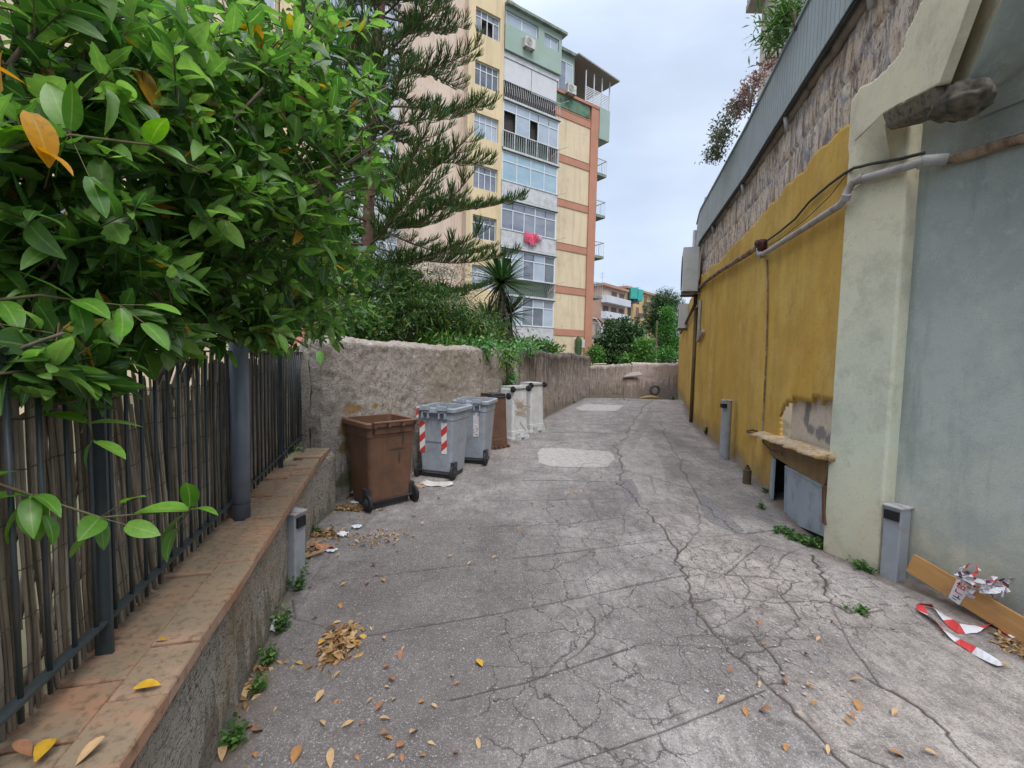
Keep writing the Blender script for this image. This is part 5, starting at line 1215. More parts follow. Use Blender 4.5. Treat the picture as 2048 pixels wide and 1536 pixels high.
# hanging sprays in front of the fence
sp_ = []; tw2 = MB(); rng = np.random.default_rng(5)
for (path, Y0, Y1, lv) in (([(160, 640), (175, 760), (180, 850), (185, 880)], 1.28, 1.3, [(100, 815, .12), (220, 770, .08), (250, 900, .11), (160, 930, .07), (190, 780, .08)]),
        ([(-30, 960), (60, 990), (200, 1035), (380, 1020)], 1.08, 1.32, [(195, 1040, .12), (295, 1085, .12), (350, 1015, .12), (380, 965, .11), (430, 1010, .09), (150, 1095, .07), (270, 990, .08), (110, 1060, .08), (30, 990, .12), (70, 1060, .11), (10, 1070, .12), (120, 1000, .10), (20, 930, .10), (210, 1100, .08), (330, 1090, .09), (290, 1060, .10), (60, 1010, .11)]),
        ([(300, 640), (420, 660), (560, 665), (640, 700)], 2.3, 2.2, [(330, 700, .10), (470, 720, .09), (570, 690, .10), (600, 660, .07), (520, 640, .09), (360, 610, .10), (640, 715, .07)]),
        ([(0, 600), (80, 590), (150, 600), (240, 610)], 1.2, 1.3, [(20, 620, .11), (180, 605, .12), (250, 660, .12), (330, 610, .11), (120, 580, .12), (180, 670, .10), (320, 670, .10)]),
        ([(0, 300), (140, 270), (300, 290), (420, 350)], 1.15, 1.5, [(95, 265, .13), (110, 320, .12), (310, 260, .11), (360, 300, .11), (200, 400, .12), (40, 240, .12), (150, 180, .12), (90, 150, .13), (230, 210, .12)])):
    n = len(path); pts = [at(px, py, Y0 + (Y1 - Y0) * i / (n - 1)) for i, (px, py) in enumerate(path)]; tw2.tube(pts, [.005, .004, .0035, .002], 6)
    for (px, py, sz) in lv:
        d2 = [((px - a) ** 2 + (py - b) ** 2) for a, b in path]; i = int(np.argmin(d2)); Y = pts[i].y; tgt = at(px, py, Y - .02); b0 = pts[i]; dr_ = tgt - b0
        if dr_.length < .01: dr_ = Vector((.05, 0, -.02))
        st0 = b0 + dr_ * .12 if dr_.length < sz * 1.3 else tgt - dr_.normalized() * sz * .6; tw2.tube([b0, st0], .0015, 4, False)
        LPd = np.array(dr_.normalized()); sp_.append((np.array(st0), LPd, sz))
PSH(tw2.build("twigs", MTWIG, smooth=True))
PSH(make_leaves("leaves", [s[0] for s in sp_], [s[1] for s in sp_], [s[2] for s in sp_], leafmat("leaf_broad_green", [(0, (.06, .17, .025)), (.5, (.11, .26, .03)), (1, (.16, .33, .045))], vein=(.30, .42, .12), rough=.34), None, upj=.25))
yl = [(at(60, 225, 1.12), Vector((.25, .0, -.45)), .12), (at(75, 300, 1.12), Vector((.5, 0, -.12)), .10), (at(0, 140, 1.1), Vector((.4, 0, -.15)), .08), (at(175, 465, 1.6), Vector((.05, 0, -1)), .12), (at(160, 250, 1.5), Vector((1, 0, -.2)), .07)]
PSH(make_leaves("yellow_leaves", [np.array(a) for a, b, c in yl], [np.array(b) for a, b, c in yl], [c for a, b, c in yl], leafmat("leaf_yellow", [(0, (.60, .30, .015)), (1, (.52, .22, .01))], vein=(.6, .42, .1)), None, upj=.3))

# --- tall araucaria (norfolk pine) behind the wall
pine = empty("norfolk_pine", at(725, 690, 10.2), 0, 'tall norfolk pine with layered drooping fronds behind the roughcast wall', 'tree'); pine.location.z = 0
def PP(o, e): o.parent = e; o.matrix_parent_inverse = Matrix.Translation(-Vector(e.location)); return o
MPBK = simple("pine_bark", (.17, .095, .07), (.12, .075, .055), 9, .95, bump=.7, bscale=35, dirt=(.25, .2, .17), dscale=8, lo=.55)
tr = [at(722, 760, 10.2), at(728, 640, 10.2), at(735, 480, 10.2), at(742, 300, 10.2), at(754, 100, 10.2), at(770, -60, 10.2), at(778, -200, 10.2)]
tr[0].z = 0; g = MB(); g.tube([tr[0] + Vector((-.02, 0, -.3))] + tr, [.17, .15, .14, .125, .105, .09, .07, .05], 14); PP(g.build("trunk", MPBK, smooth=True), pine)
def trunk_at(z):
    for a, b in zip(tr[:-1], tr[1:]):
        if a.z <= z <= b.z: return a.lerp(b, (z - a.z) / (b.z - a.z))
    return tr[-1]
br = MB(); NP, ND, NS = [], [], []; rng = np.random.default_rng(9); rp = random.Random(9)
def strand_row(pts, dens, ln, frm=.25, rise=.9, wd=1.0):
    "comb of upward needle strands along a branch"
    L_ = [0]
    for a, b in zip(pts[:-1], pts[1:]): L_.append(L_[-1] + (b - a).length)
    n = int(L_[-1] * dens)
    for i in range(n):
        t = frm + (1 - frm) * (i + rp.random()) / n; s_ = t * L_[-1]; k = 0
        while k < len(L_) - 2 and s_ > L_[k + 1]: k += 1
        q = pts[k].lerp(pts[k + 1], (s_ - L_[k]) / (L_[k + 1] - L_[k] + 1e-9)); d = (pts[k + 1] - pts[k]).normalized(); sd = d.cross(Vector((0, 0, 1))).normalized()
        for sg in (-1, 1):
            dv = d * .75 + sd * sg * rp.uniform(.15, .75) + Vector((0, 0, rise * rp.uniform(.35, 1.1))); NP.append(np.array(q)); ND.append(unit(np.array(dv))); NS.append(ln * (1 - .55 * max(0, t - .6) / .4) * rp.uniform(.75, 1.15) * min(1, .45 + t))
z = 1.55; k = 0
while z < 11.5:
    base = trunk_at(z); L0 = 3.85 * max(.18, 1 - max(0, z - 4.5) / 9.5) * (0.95 if z > 2.5 else .9); nb = 5; ph = k * .7 + rp.uniform(0, .4)
    for i in range(nb):
        a = ph + 2 * math.pi * i / nb + rp.uniform(-.15, .15); L1 = L0 * rp.uniform(.6, 1.15)
        if math.cos(a) < -.2: L1 *= .75
        if math.cos(a) > .6: L1 = L0 * rp.uniform(.85, 1.15) * (.62 if z < 3.4 else 1)
        d = Vector((math.cos(a), math.sin(a), 0)); sd = Vector((-d.y, d.x, 0)); pts = []; rp_c = rp.uniform(.04, .18)
        droop = rp.uniform(.0, .16) if z < 6 else rp.uniform(-.12, .04)
        for j in range(13):
            t = j / 12; pts.append(base + d * (L1 * t) + Vector((0, 0, -droop * L1 * math.sin(math.pi * t * .75) + rp_c * L1 * t * t * t)) + sd * .06 * math.sin(t * 5 + i))
        br.tube(pts, [.026 * (1 - .8 * j / 12) for j in range(13)], 5); strand_row(pts, 34, .27, .16)
        for j in range(3, 12):
            for sg in (-1, 1):
                if rp.random() < .25: continue
                l2 = (.62 * (1 - abs(j / 12 - .55) * 1.1)) * rp.uniform(.7, 1.2) * (L1 / 3) ** .5
                dd_ = (d * .8 + sd * sg * .75 + Vector((0, 0, .12))).normalized(); p2 = [pts[j] + dd_ * l2 * u + Vector((0, 0, .16 * l2 * u * u - .05 * l2 * math.sin(3.1 * u))) for u in (0, .3, .6, 1)]
                br.tube(p2, [.008, .006, .005, .003], 4, False); strand_row(p2, 34, .25, .1)
    z += rp.uniform(.36, .58); k += 1
PP(br.build("branches", MPBK, smooth=True), pine)
sv_ = []; uvs = []
for i, t in enumerate((0, .25, .5, .75, 1)):
    w = (.026, .040, .040, .030, .006)[i]; sv_ += [(-w, t, .32 * t * t), (w, t, .32 * t * t)]
ST = (np.array(sv_), np.array([(2 * i, 2 * i + 1, 2 * i + 3, 2 * i + 2) for i in range(4)]))
mpn = leafmat("pine_needles", [(0, (.018, .050, .014)), (.45, (.035, .085, .022)), (.8, (.060, .125, .030)), (.95, (.10, .14, .035)), (1, (.20, .17, .04))], rough=.6, trans=.15, spec=.2)
n = len(NP); up = np.zeros((n, 3)); up[:, 2] = 1; up += rng.normal(0, .5, (n, 3)); V, Fq = batch(ST[0], ST[1], frames(np.array(ND), up, np.array(NS)), np.array(NP))
PP(np_mesh("fronds", V, Fq, mpn), pine); print("pine strands", n)

def blobtree(name, loc, label, cat, blobs, n, size, stops, seed=1, T=None, trunk=None, group=None, rise=.3, upj=.6, surf=.5, mat=None, trunkr=.12):
    e = empty(name, loc, 0, label, cat, group); rng = np.random.default_rng(seed); P = []; D = []; S = []
    w = np.array([b[1][0] * b[1][1] * b[1][2] for b in blobs]) ** .67; w /= w.sum(); g = MB()
    for (c, r) in blobs:
        c = Vector(c); top = Vector(loc) + Vector((0, 0, max(.2, (c.z - loc[2]) * .45))); pts = [Vector(loc), top.lerp(c, .1), top.lerp(c, .55) + Vector((0, 0, .05)), c]
        g.tube(pts, [trunkr, trunkr * .75, trunkr * .4, trunkr * .15], 6)
        for _ in range(4):
            d = Vector(rng.normal(0, 1, 3)).normalized(); g.tube([c.lerp(top, .2), c + Vector((d.x * r[0], d.y * r[1], abs(d.z) * r[2])) * .7], [trunkr * .2, trunkr * .05], 4, False)
    o = g.build("trunk", MBARK, smooth=True); PP(o, e)
    nc = max(8, n // 14); ks = rng.choice(len(blobs), nc, p=w)
    for k in ks:
        c, r = blobs[k]; d = unit(rng.normal(0, 1, 3)); q = np.array(c) + d * np.array(r) * rng.uniform(.2, 1.06) ** surf
        for _ in range(14):
            pd = q + rng.normal(0, .55 * size * 1.6, 3); P.append(pd); D.append(unit(d * .6 + rng.normal(0, .7, 3) + np.array([0, 0, rise]))); S.append(size * rng.uniform(.6, 1.3))
    m = mat or leafmat(name + "_leaf", stops, rough=.5, trans=.25)
    T = T or SMALL; P = np.array(P); D = np.array(D); S = np.array(S); nn = len(P); up = np.zeros((nn, 3)); up[:, 2] = 1; up += rng.normal(0, upj, (nn, 3))
    V, Fq = batch(T[0], T[1], frames(D, up, S), P); PP(np_mesh("crown", V, Fq, m), e); return e
a_, b_, c_ = leaf_template(3, lambda t: (.03, .24, .02)[int(t * 2 + .01)], .2, .2); SMALL = (a_, b_)
a_, b_, c_ = leaf_template(3, lambda t: (.02, .10, .012)[int(t * 2 + .01)], .2, .35); NARROW = (a_, b_)
def B(px, py, Y, r): return (tuple(at(px, py, Y)), r if isinstance(r, tuple) else (r, r, r))
DARKG = [(0, (.012, .035, .012)), (.5, (.03, .07, .02)), (.85, (.05, .11, .03)), (1, (.09, .15, .04))]
MIDG = [(0, (.03, .08, .015)), (.5, (.06, .15, .025)), (.9, (.10, .22, .04)), (1, (.2, .25, .05))]
OLIVE = [(0, (.04, .06, .035)), (.5, (.09, .12, .075)), (1, (.17, .20, .14))]
q = at(560, 690, 9); blobtree("dense_bush", (q.x, q.y, 0), 'dark bush filling the garden between shrub and norfolk pine', 'bush', [B(560, 640, 9, (1.2, 1, .8)), B(640, 560, 10, (1, 1, 1.1)), B(660, 650, 8, (1.0, .8, .55)), B(480, 560, 9, (1.3, 1, 1.2)), B(620, 430, 12, (1.3, 1, 1.3)), B(665, 330, 12.5, (.9, .8, 1.1)), B(690, 480, 11, (.9, .7, .9))], 13000, .11, MIDG, 3)
q = at(860, 690, 13); blobtree("olive_tree", (q.x, q.y, 0), 'grey green olive tree behind the norfolk pine', 'tree', [B(830, 600, 13, (1.5, 1, 1.2)), B(900, 570, 14.5, (1.1, 1, 1.0)), B(780, 500, 14, (1.1, 1, 1.0)), B(900, 640, 12.5, (1.6, 1, .7)), B(960, 640, 15, (.9, .9, .6))], 15000, .085, OLIVE, 4, NARROW)
q = at(800, 700, 9); blobtree("feathery_bush", (q.x, q.y, 0), 'feathery green bush just above the roughcast wall top', 'bush', [B(720, 650, 8.3, (.8, .5, .35)), B(830, 620, 9, (1.0, .6, .5)), B(910, 660, 9.6, (.8, .5, .35)), B(770, 560, 9.5, (.8, .6, .5)), B(960, 660, 10.5, (.6, .4, .35))], 15000, .13, [(0, (.02, .06, .015)), (.5, (.045, .12, .025)), (.85, (.09, .17, .03)), (1, (.25, .24, .05))], 5, NARROW, rise=-.1)
# spray hanging over the wall
q = at(960, 700, 9.2); blobtree("feathery_spray", (q.x, q.y + .3, 1.0), 'feathery green spray hanging over the wall above the grey bins', 'branch', [B(925, 700, 9.0, (.5, .2, .12)), B(985, 712, 9.6, (.4, .18, .12)), B(880, 690, 8.6, (.35, .2, .1))], 1500, .15, [(0, (.03, .10, .02)), (.6, (.08, .2, .035)), (1, (.2, .26, .05))], 6, NARROW, rise=-.35, trunkr=.02)
q = gp(1016, 870); vx = pl(1014, 740, WA[1], WA[2])
def wallpt(px, py, out=.05):
    q = pl(px, py, WA[1], WA[2]); return Vector((q.x + out * .88, q.y - out * .47, q.z))
vine = blobtree("climbing_vine", tuple(wallpt(1014, 860, .02)), 'light green vine trailing down the wall beside the white bins', 'vine', [(tuple(wallpt(1013, 705, .05)), (.28, .22, .16)), (tuple(wallpt(1014, 745, .08)), (.09, .08, .3)), (tuple(wallpt(1016, 770, .1)), (.06, .05, .2)), (tuple(wallpt(970, 690, -.1)), (.5, .2, .1)), (tuple(wallpt(1050, 695, -.1)), (.4, .25, .12))], 1500, .085, [(0, (.05, .16, .04)), (.5, (.10, .27, .07)), (1, (.2, .38, .14))], 8, rise=-.3, trunkr=.025, surf=.4)
g = MB(); g.tube([wallpt(1014, 880, .03), wallpt(1013, 800, .05), wallpt(1012, 720, .05)], .045, 8); PP(g.build("stem", MTWIG, smooth=True), vine)
q = at(1085, 712, 17); blobtree("green_bush", (q.x, q.y, 0), 'low bright bush showing over the dark stained wall', 'bush', [B(1060, 700, 16, (.8, .5, .35)), B(1090, 705, 17, (.6, .5, .25))], 1500, .16, MIDG, 11)
# --- yucca
yuc = empty("yucca", (at(1000, 700, 13.2).x, 13.2, 0), 0, 'spiky yucca with a skirt of dead leaves, right of the pine', 'yucca')
mt_y = leafmat("yucca_leaf", [(0, (.025, .07, .02)), (.6, (.05, .12, .035)), (1, (.09, .18, .06))], rough=.4, trans=.15); mt_yd = leafmat("yucca_dead", [(0, (.05, .045, .03)), (.6, (.10, .085, .06)), (1, (.22, .19, .15))], rough=.8, trans=.05)
SW = leaf_template(5, lambda t: (.022, .034, .034, .022, .002)[int(t * 4 + .01)], .4, .12); SWD = leaf_template(5, lambda t: (.022, .034, .03, .02, .002)[int(t * 4 + .01)], .4, .5)
rng = np.random.default_rng(31); g = MB()
heads = [(at(1003, 565, 13.2), 1.0, 170), (at(975, 640, 13.0), .8, 90), (at(1020, 630, 13.4), .85, 90)]
for c, s_, n in heads:
    g.tube([(yuc.location.x, 13.2, -.1), (yuc.location.x, 13.2, .8), tuple(c.lerp(yuc.location, .25)), tuple(c)], [.13, .12, .1, .08], 8)
PP(g.build("trunk", MBARK, smooth=True), yuc)
for nm, mt, T, rng_el, ln in (("green_leaves", mt_y, SW, (-.35, 1.2), .95), ("dead_leaves", mt_yd, SWD, (-1.45, -.6), .85)):
    P = []; D = []; S = []
    for c, s_, n in heads:
        for _ in range(n):
            az = rng.uniform(0, 2 * math.pi); el = rng.uniform(*rng_el); d = np.array([math.cos(az) * math.cos(el), math.sin(az) * math.cos(el), math.sin(el)]); off = np.array([0, 0, 0 if nm == "green_leaves" else -rng.uniform(0, .9)]); P.append(np.array(c) + d * .06 + off); D.append(d); S.append(ln * s_ * rng.uniform(.75, 1.1))
    S = np.array(S); up = np.tile([0, 0, 1.0], (len(P), 1)) + rng.normal(0, .1, (len(P), 3)); V, Fq = batch(T[0], T[1], frames(np.array(D), up, S), np.array(P)); PP(np_mesh(nm, V, Fq, mt), yuc)
# cactus
q = at(1156, 710, 24); g = MB(); pts = [Vector((q.x, q.y, .0)), Vector((q.x, q.y, 1.5)), at(1155, 690, 24), at(1157, 672, 24)]
rings = []
for i in range(17):
    t = i / 16; z = pts[0].z + (pts[-1].z - pts[0].z) * t; rr = .15 * (1 if t < .93 else math.sqrt(max(.02, 1 - ((t - .93) / .07) ** 2))); rings.append([(q.x + (rr + .03 * math.cos(k * math.pi)) * math.cos(2 * math.pi * k / 14), q.y + (rr + .03 * math.cos(k * math.pi)) * math.sin(2 * math.pi * k / 14), z) for k in range(14)])
g.loft(rings); tag(g.build("cactus", simple("cactus_green", (.07, .12, .04), (.05, .09, .04), 8), smooth=True), 'tall columnar cactus standing before the cream end wall', 'cactus')

# --- trees beyond the end wall
q = at(1250, 725, 36); blobtree("round_tree", (q.x, q.y, -.7), 'dark round leafy tree beyond the far low wall', 'tree', [B(1245, 670, 36, (1.7, 1.5, 1.2)), B(1225, 690, 35.5, (1.3, 1.3, 1.0)), B(1265, 690, 36, (1.1, 1.3, 1.1)), B(1235, 712, 35, (1.6, 1.3, .8)), B(1215, 700, 36, (1.0, 1, .9)), B(1270, 712, 35, (1.1, 1, .8))], 14000, .26, DARKG, 12, rise=0)
q = at(1285, 725, 33); blobtree("light_green_shrub", (q.x, q.y, -.7), 'fresh light green shrub at the right foot of the round tree', 'shrub', [B(1287, 695, 33, (.65, .6, .75)), B(1290, 715, 33, (.7, .6, .6)), B(1275, 722, 33, (1.3, .6, .35))], 3500, .2, [(0, (.04, .11, .02)), (.6, (.08, .20, .035)), (1, (.15, .28, .06))], 13)
q = at(1192, 720, 33); blobtree("light_green_shrub", (q.x, q.y, -.7), 'fresh light green shrub between the cream building and round tree', 'shrub', [B(1190, 712, 33, (.5, .5, .6))], 1200, .2, [(0, (.04, .11, .02)), (.6, (.08, .20, .035)), (1, (.15, .28, .06))], 14)
q = at(1325, 725, 48); blobtree("tall_pine", (q.x, q.y, -.7), 'tall dark umbrella pine with tiered crown at the end of the lane', 'tree', [B(1330, 600, 48, (1.3, 1.3, .8)), B(1345, 608, 47, (.9, 1, .6)), B(1315, 618, 48, (1.1, 1, .6)), B(1325, 640, 48, (1.4, 1.2, .7)), B(1308, 655, 48, (1.0, 1, .55)), B(1332, 670, 48, (1.3, 1.2, .8)), B(1306, 640, 48, (.9, 1, .5)), B(1318, 700, 47, (1.2, 1, .8)), B(1345, 690, 47, (1.0, 1, .9))], 15000, .30, DARKG, 15, NARROW, rise=.4, trunkr=.25)
q = at(1342, 725, 40); blobtree("ivy_clad_tree", (q.x, q.y, -.7), 'fresh green climber covered tree in front of the umbrella pine', 'tree', [B(1335, 630, 40, (.7, .6, .7)), B(1332, 665, 40, (.6, .6, .9)), B(1345, 690, 40, (.7, .6, .9)), B(1330, 710, 39, (.9, .6, .5)), B(1348, 650, 41, (.5, .5, .8))], 6000, .2, [(0, (.03, .11, .02)), (.6, (.07, .2, .035)), (1, (.13, .28, .06))], 16, trunkr=.15)
q = at(1350, 728, 60); blobtree("street_tree", (q.x, q.y, -.7), 'street tree seen far beyond the end wall, right of the pine', 'tree', [B(1352, 700, 60, (1.6, 1, 1.6)), B(1300, 715, 62, (1.8, 1, .9))], 2500, .35, MIDG, 18)
# poles and lamps
g = MB(); q = at(1312, 725, 45); t_ = at(1314, 641, 45); g.tube([(q.x, q.y, -.7), tuple(t_)], .10, 8); tag(g.build("wooden_pole", simple("pole_wood", (.14, .09, .06))), 'thin wooden utility pole in front of the umbrella pine', 'pole')
for x_, s_ in ((1196, 1), (1213, 1)):
    pass
lamp = empty("street_lamp", (at(1201, 725, 50).x, 50, -.7), 0, 'curved double street lamp in front of the white balcony block', 'street lamp')
c = at(1201, 652, 50); g = MB(); g.tube([(0, 0, 0), (0, 0, c.z - .2 + .7)], .07, 8); g.build("post", MWH, lamp)
for sg, e_ in ((-1, 1184), (1, 1222)):
    g = MB(); tt = at(e_, 636, 50); dx_ = tt.x - c.x; g.tube([(0, 0, c.z - .3 + .7), (dx_ * .3, 0, c.z + .4 + .7), (dx_ * .7, 0, tt.z + .65), (dx_, 0, tt.z + .7)], .05, 6); g.build("arm", MWH, lamp)
    g = MB(); g.box(dx_ - .3 * (sg < 0), dx_ + .3 * (sg > 0) + .02, -.12, .12, tt.z + .64, tt.z + .76); g.build("lamp_head", MWH, lamp)
# yellowish railing behind the low wall
fr = empty("cream_railing", (0, 0, 0), 0, 'short cream railing peeping over the low far wall', 'railing'); a = at(1187, 728, 24.5); b = at(1212, 732, 27)
for i in range(16):
    p_ = a.lerp(b, i / 15); g = MB(); g.tube([(p_.x, p_.y, .4), (p_.x, p_.y, at(1190, 727, 25).z)], .03, 5); g.build("bar", simple("railing_cream", (.5, .46, .3)) if i == 0 else bpy.data.materials["railing_cream"], fr)
g = MB(); g.tube([(a.x, a.y, at(1190, 728, 25).z), (b.x, b.y, at(1190, 728, 25).z)], .035, 6); g.build("handrail", bpy.data.materials["railing_cream"], fr)

# --- plants on the terrace railing
DRYS = [(0, (.13, .07, .06)), (.6, (.24, .14, .12)), (1, (.32, .23, .19))]
def terr(px, py, off=.2): s_, z_ = ysz(px, py, off); return yw(s_, off, z_)
blobtree("dry_creeper", tuple(terr(1500, 225, .2)), 'dry red brown creeper growing over the terrace railing', 'creeper', [(tuple(terr(1490, 200, .1)), (.10, .4, .22)), (tuple(terr(1470, 215, .1)), (.08, .4, .24)), (tuple(terr(1512, 165, .1)), (.08, .3, .12)), (tuple(terr(1540, 120, .05)), (.06, .2, .12))], 1500, .055, DRYS, 22, trunkr=.012, surf=.8)
blobtree("grey_creeper", tuple(terr(1440, 300, .2)), 'grey green thin creeper on the far part of the terrace railing', 'creeper', [(tuple(terr(1440, 280, .3)), (.12, .7, .3)), (tuple(terr(1432, 310, .3)), (.1, .6, .2)), (tuple(terr(1452, 250, .3)), (.1, .5, .25))], 1300, .065, [(0, (.06, .08, .04)), (.6, (.12, .15, .09)), (1, (.18, .16, .1))], 23, trunkr=.012, surf=.8)
blobtree("potted_bush", tuple(terr(1590, 60, .1)), 'green spiky bush above the ribbed terrace railing', 'bush', [(tuple(terr(1578, 25, .1)), (.14, .25, .16)), (tuple(terr(1562, 55, .1)), (.12, .25, .12))], 900, .12, [(0, (.03, .08, .02)), (.6, (.07, .16, .03)), (1, (.14, .22, .06))], 24, NARROW, trunkr=.015, rise=.5)
# ---------------------------------------------------------------- wheeled bins
def plastic(name, c1, c2, dirt, rough=.48):
    m = NT(name, rough, .35); p = m.pos(local=True)
    c = m.mix(m.ramp(m.noise(p, 3, 4), [(.3, 0), (.7, 1)]), c1, c2)
    c = m.mix(m.ramp(m.noise(p, 5, 6, .7), [(.46, 0), (.66, .7)]), c, dirt)
    mp2 = m.n("ShaderNodeMapping"); mp2.inputs['Scale'].default_value = (18, 18, 1.6); m.l(p, mp2.inputs[0]); c = m.mix(m.ramp(m.noise(mp2.outputs[0], 1, 5, .7), [(.5, 0), (.68, .6)]), c, dirt)
    m.base(c); m.bump(m.noise(p, 90, 3), .08, .003); return m
MBB = plastic("bin_brown", (.135, .068, .040), (.165, .085, .052), (.085, .05, .035))
# sprayed mark on the brown bin, a real stain with its own shape
p = MBB.pos(local=True); cur = MBB.b.inputs['Base Color'].links[0].from_socket
def lspot(m, cur, loc, rad, colr, amt=1):
    v = m.n("ShaderNodeVectorMath"); v.operation = 'SUBTRACT'; m.l(p, v.inputs[0]); v.inputs[1].default_value = loc
    s = m.n("ShaderNodeVectorMath"); s.operation = 'MULTIPLY'; m.l(v.outputs[0], s.inputs[0]); s.inputs[1].default_value = [1 / r for r in rad]
    l = m.n("ShaderNodeVectorMath"); l.operation = 'LENGTH'; m.l(s.outputs[0], l.inputs[0]); d = m.math('ADD', l.outputs['Value'], m.math('MULTIPLY', m.math('SUBTRACT', m.noise(p, 12, 3), .5), .6))
    return m.mix(m.ramp(d, [(.6, amt), (1.15, 0)]), cur, colr)
for (x, z, rx, rz) in ((.06, .66, .13, .022), (.13, .76, .02, .09), (.10, .845, .07, .018), (.09, .56, .02, .09)): cur = lspot(MBB, cur, (x, -.28, z), (rx, .12, rz), (.03, .035, .028), .75)
MBB.base(cur); MBB = MBB.m
MBG = plastic("bin_grey", (.255, .285, .325), (.29, .32, .36), (.19, .20, .215)).m
MBW = plastic("bin_white", (.58, .60, .61), (.53, .55, .56), (.42, .40, .36)).m
MBB2 = plastic("bin_brown_old", (.12, .062, .042), (.15, .08, .055), (.075, .045, .035)).m
MTYR = simple("wheel_rubber", (.018, .018, .02), (.03, .03, .032), 9, .6)
MHUB = simple("wheel_hub", (.03, .03, .033), (.045, .045, .05), 9, .4)
def make_bin(name, loc, rz, mat, label, style, H=1.0, flip=False, width=.56, depth=.62, cat='wheeled bin', group=None):
    e = empty(name, loc, rz, label, cat, group)
    if flip: e.rotation_euler = (math.pi, 0, rz + math.pi); e.location = (loc[0], loc[1], loc[2] + H)
    hb, ht = width * .40, width * .47; yb0, yb1 = -depth * .40, depth * .34; yt0, yt1 = -depth * .46, depth * .5; z0 = .06
    def ring(t, ins=0, n=5):
        r = .05
        return rrect(-(hb + (ht - hb) * t) + ins, hb + (ht - hb) * t - ins, yb0 + (yt0 - yb0) * t + ins, yb1 + (yt1 - yb1) * t - ins, z0 + (H - .05 - z0) * t, r, n)
    ts = [0, .02, .12, .13, .4, .7, .86, .865, 1]; ins = [.02, 0, 0, -.0, 0, 0, 0, -.007, -.007]
    g = MB(); outer = [ring(t, i) for t, i in zip(ts, ins)]; inner = [ring(t, .012) for t in (1, .5, .04)]
    g.loft(outer + inner, True, True); 
    # wheel boxes cut into the foot: dark arches
    g.build("body", mat, e, smooth=False)
    # rim
    x0, x1, y0_, y1_ = -ht - .035, ht + .035, yt0 - .035, yt1 + .035; zt = H
    g = MB(); g.loft([rrect(x0 + .028, x1 - .028, y0_ + .028, y1_ - .028, zt - .062, .05, 5), rrect(x0, x1, y0_, y1_, zt - .055, .06, 5), rrect(x0, x1, y0_, y1_, zt - .012, .06, 5), rrect(x0 + .012, x1 - .012, y0_ + .012, y1_ - .012, zt, .055, 5), rrect(x0 + .045, x1 - .045, y0_ + .045, y1_ - .045, zt - .004, .045, 5), rrect(x0 + .05, x1 - .05, y0_ + .05, y1_ - .05, zt - .07, .045, 5)], False, False); g.build("rim", mat, e)
    if style == 'brown':
        g = MB(); g.tube([(x0 + .06, y0_ - .05, zt + .005), (x1 - .06, y0_ - .05, zt + .005)], .014, 10)
        for k in range(4): x = x0 + .08 + (x1 - x0 - .16) * k / 3; g.box(x - .014, x + .014, y0_ - .055, y0_ + .01, zt - .05, zt + .004)
        g.build("handle", mat, e)
        g = MB(); g.box(x0 + .10, x1 - .10, y0_ + .012, y0_ + .032, zt - .13, zt - .064); g.build("handle_web", mat, e)
    else:
        for x in (-.13, .13):
            g = MB(); g.box(x - .07, x + .07, y0_ - .045, y0_ + .005, zt - .035, zt + .022); g.box(x - .055, x - .035, y0_ - .03, y0_ + .03, zt - .15, zt - .036); g.box(x + .035, x + .055, y0_ - .03, y0_ + .03, zt - .15, zt - .036); g.build("handle", mat, e)
        g = MB(); g.box(-.16, .16, y0_ - .030, y0_ + .0, zt - .07, zt - .045); g.build("lifting_comb", mat, e)
    # feet and wheels
    r = .10 if not flip else .065; wy = yb0 - .015
    g = MB(); g.tube([(-hb - .05, wy, r), (hb + .05, wy, r)], .011, 8); g.build("axle", MHUB, e)
    for s in (-1, 1):
        x = s * (hb + .035); w = MB(); rr = [(0, .0, .03), (.006, 0, r * .9), (.012, 0, r), (.038, 0, r), (.044, 0, r * .9), (.05, 0, .03)]; rings = []
        for (dx_, _, q) in rr: rings.append([(x + s * dx_ - s * .025, wy + q * math.cos(2 * math.pi * k / 28), r + q * math.sin(2 * math.pi * k / 28)) for k in range(28)])
        wo = w.build("wheel", MTYR, e); w.v = []; w2 = MB(); w2.loft(rings); me = wo.data; wo.name = "wheel"; tmp = w2.build("wheel_tmp", MTYR, e); wo.data = tmp.data; bpy.data.objects.remove(tmp)
        h = MB(); h.tube([(x + s * .02, wy, r), (x + s * .034, wy, r)], r * .52, 16); h.tube([(x + s * .034, wy, r), (x + s * .042, wy, r)], r * .2, 12); h.build("hub", MHUB, wo)
        if flip: continue
        a = MB(); a.box(x - .045 if s > 0 else x - .012, x + .012 if s > 0 else x + .045, yb0 - .004, yb0 + .10, .07, .24) 
        a.build("wheel_arch", MHUB, e)
    g = MB(); g.box(-hb + .02, hb - .02, yb0 + .02, yb1 - .02, .012, z0 + .01); g.build("foot", MHUB if style != 'white' else mat, e)
    return e, (ht, yt0, yb0, hb)
mst = NT("reflector", .35, .5); p = mst.pos(local=True); s = mst.n("ShaderNodeSeparateXYZ"); mst.l(p, s.inputs[0])
f_ = mst.math('FRACT', mst.math('MULTIPLY', mst.math('SUBTRACT', s.outputs[2], mst.math('MULTIPLY', s.outputs[0], .9)), 4.9))
c = mst.mix(mst.ramp(f_, [(.49, 0), (.51, 1)]), (.66, .65, .62), (.52, .045, .04)); c = mst.mix(mst.ramp(mst.noise(p, 25, 4, .7), [(.6, 0), (.7, .5)]), c, (.5, .48, .46)); mst.base(c)
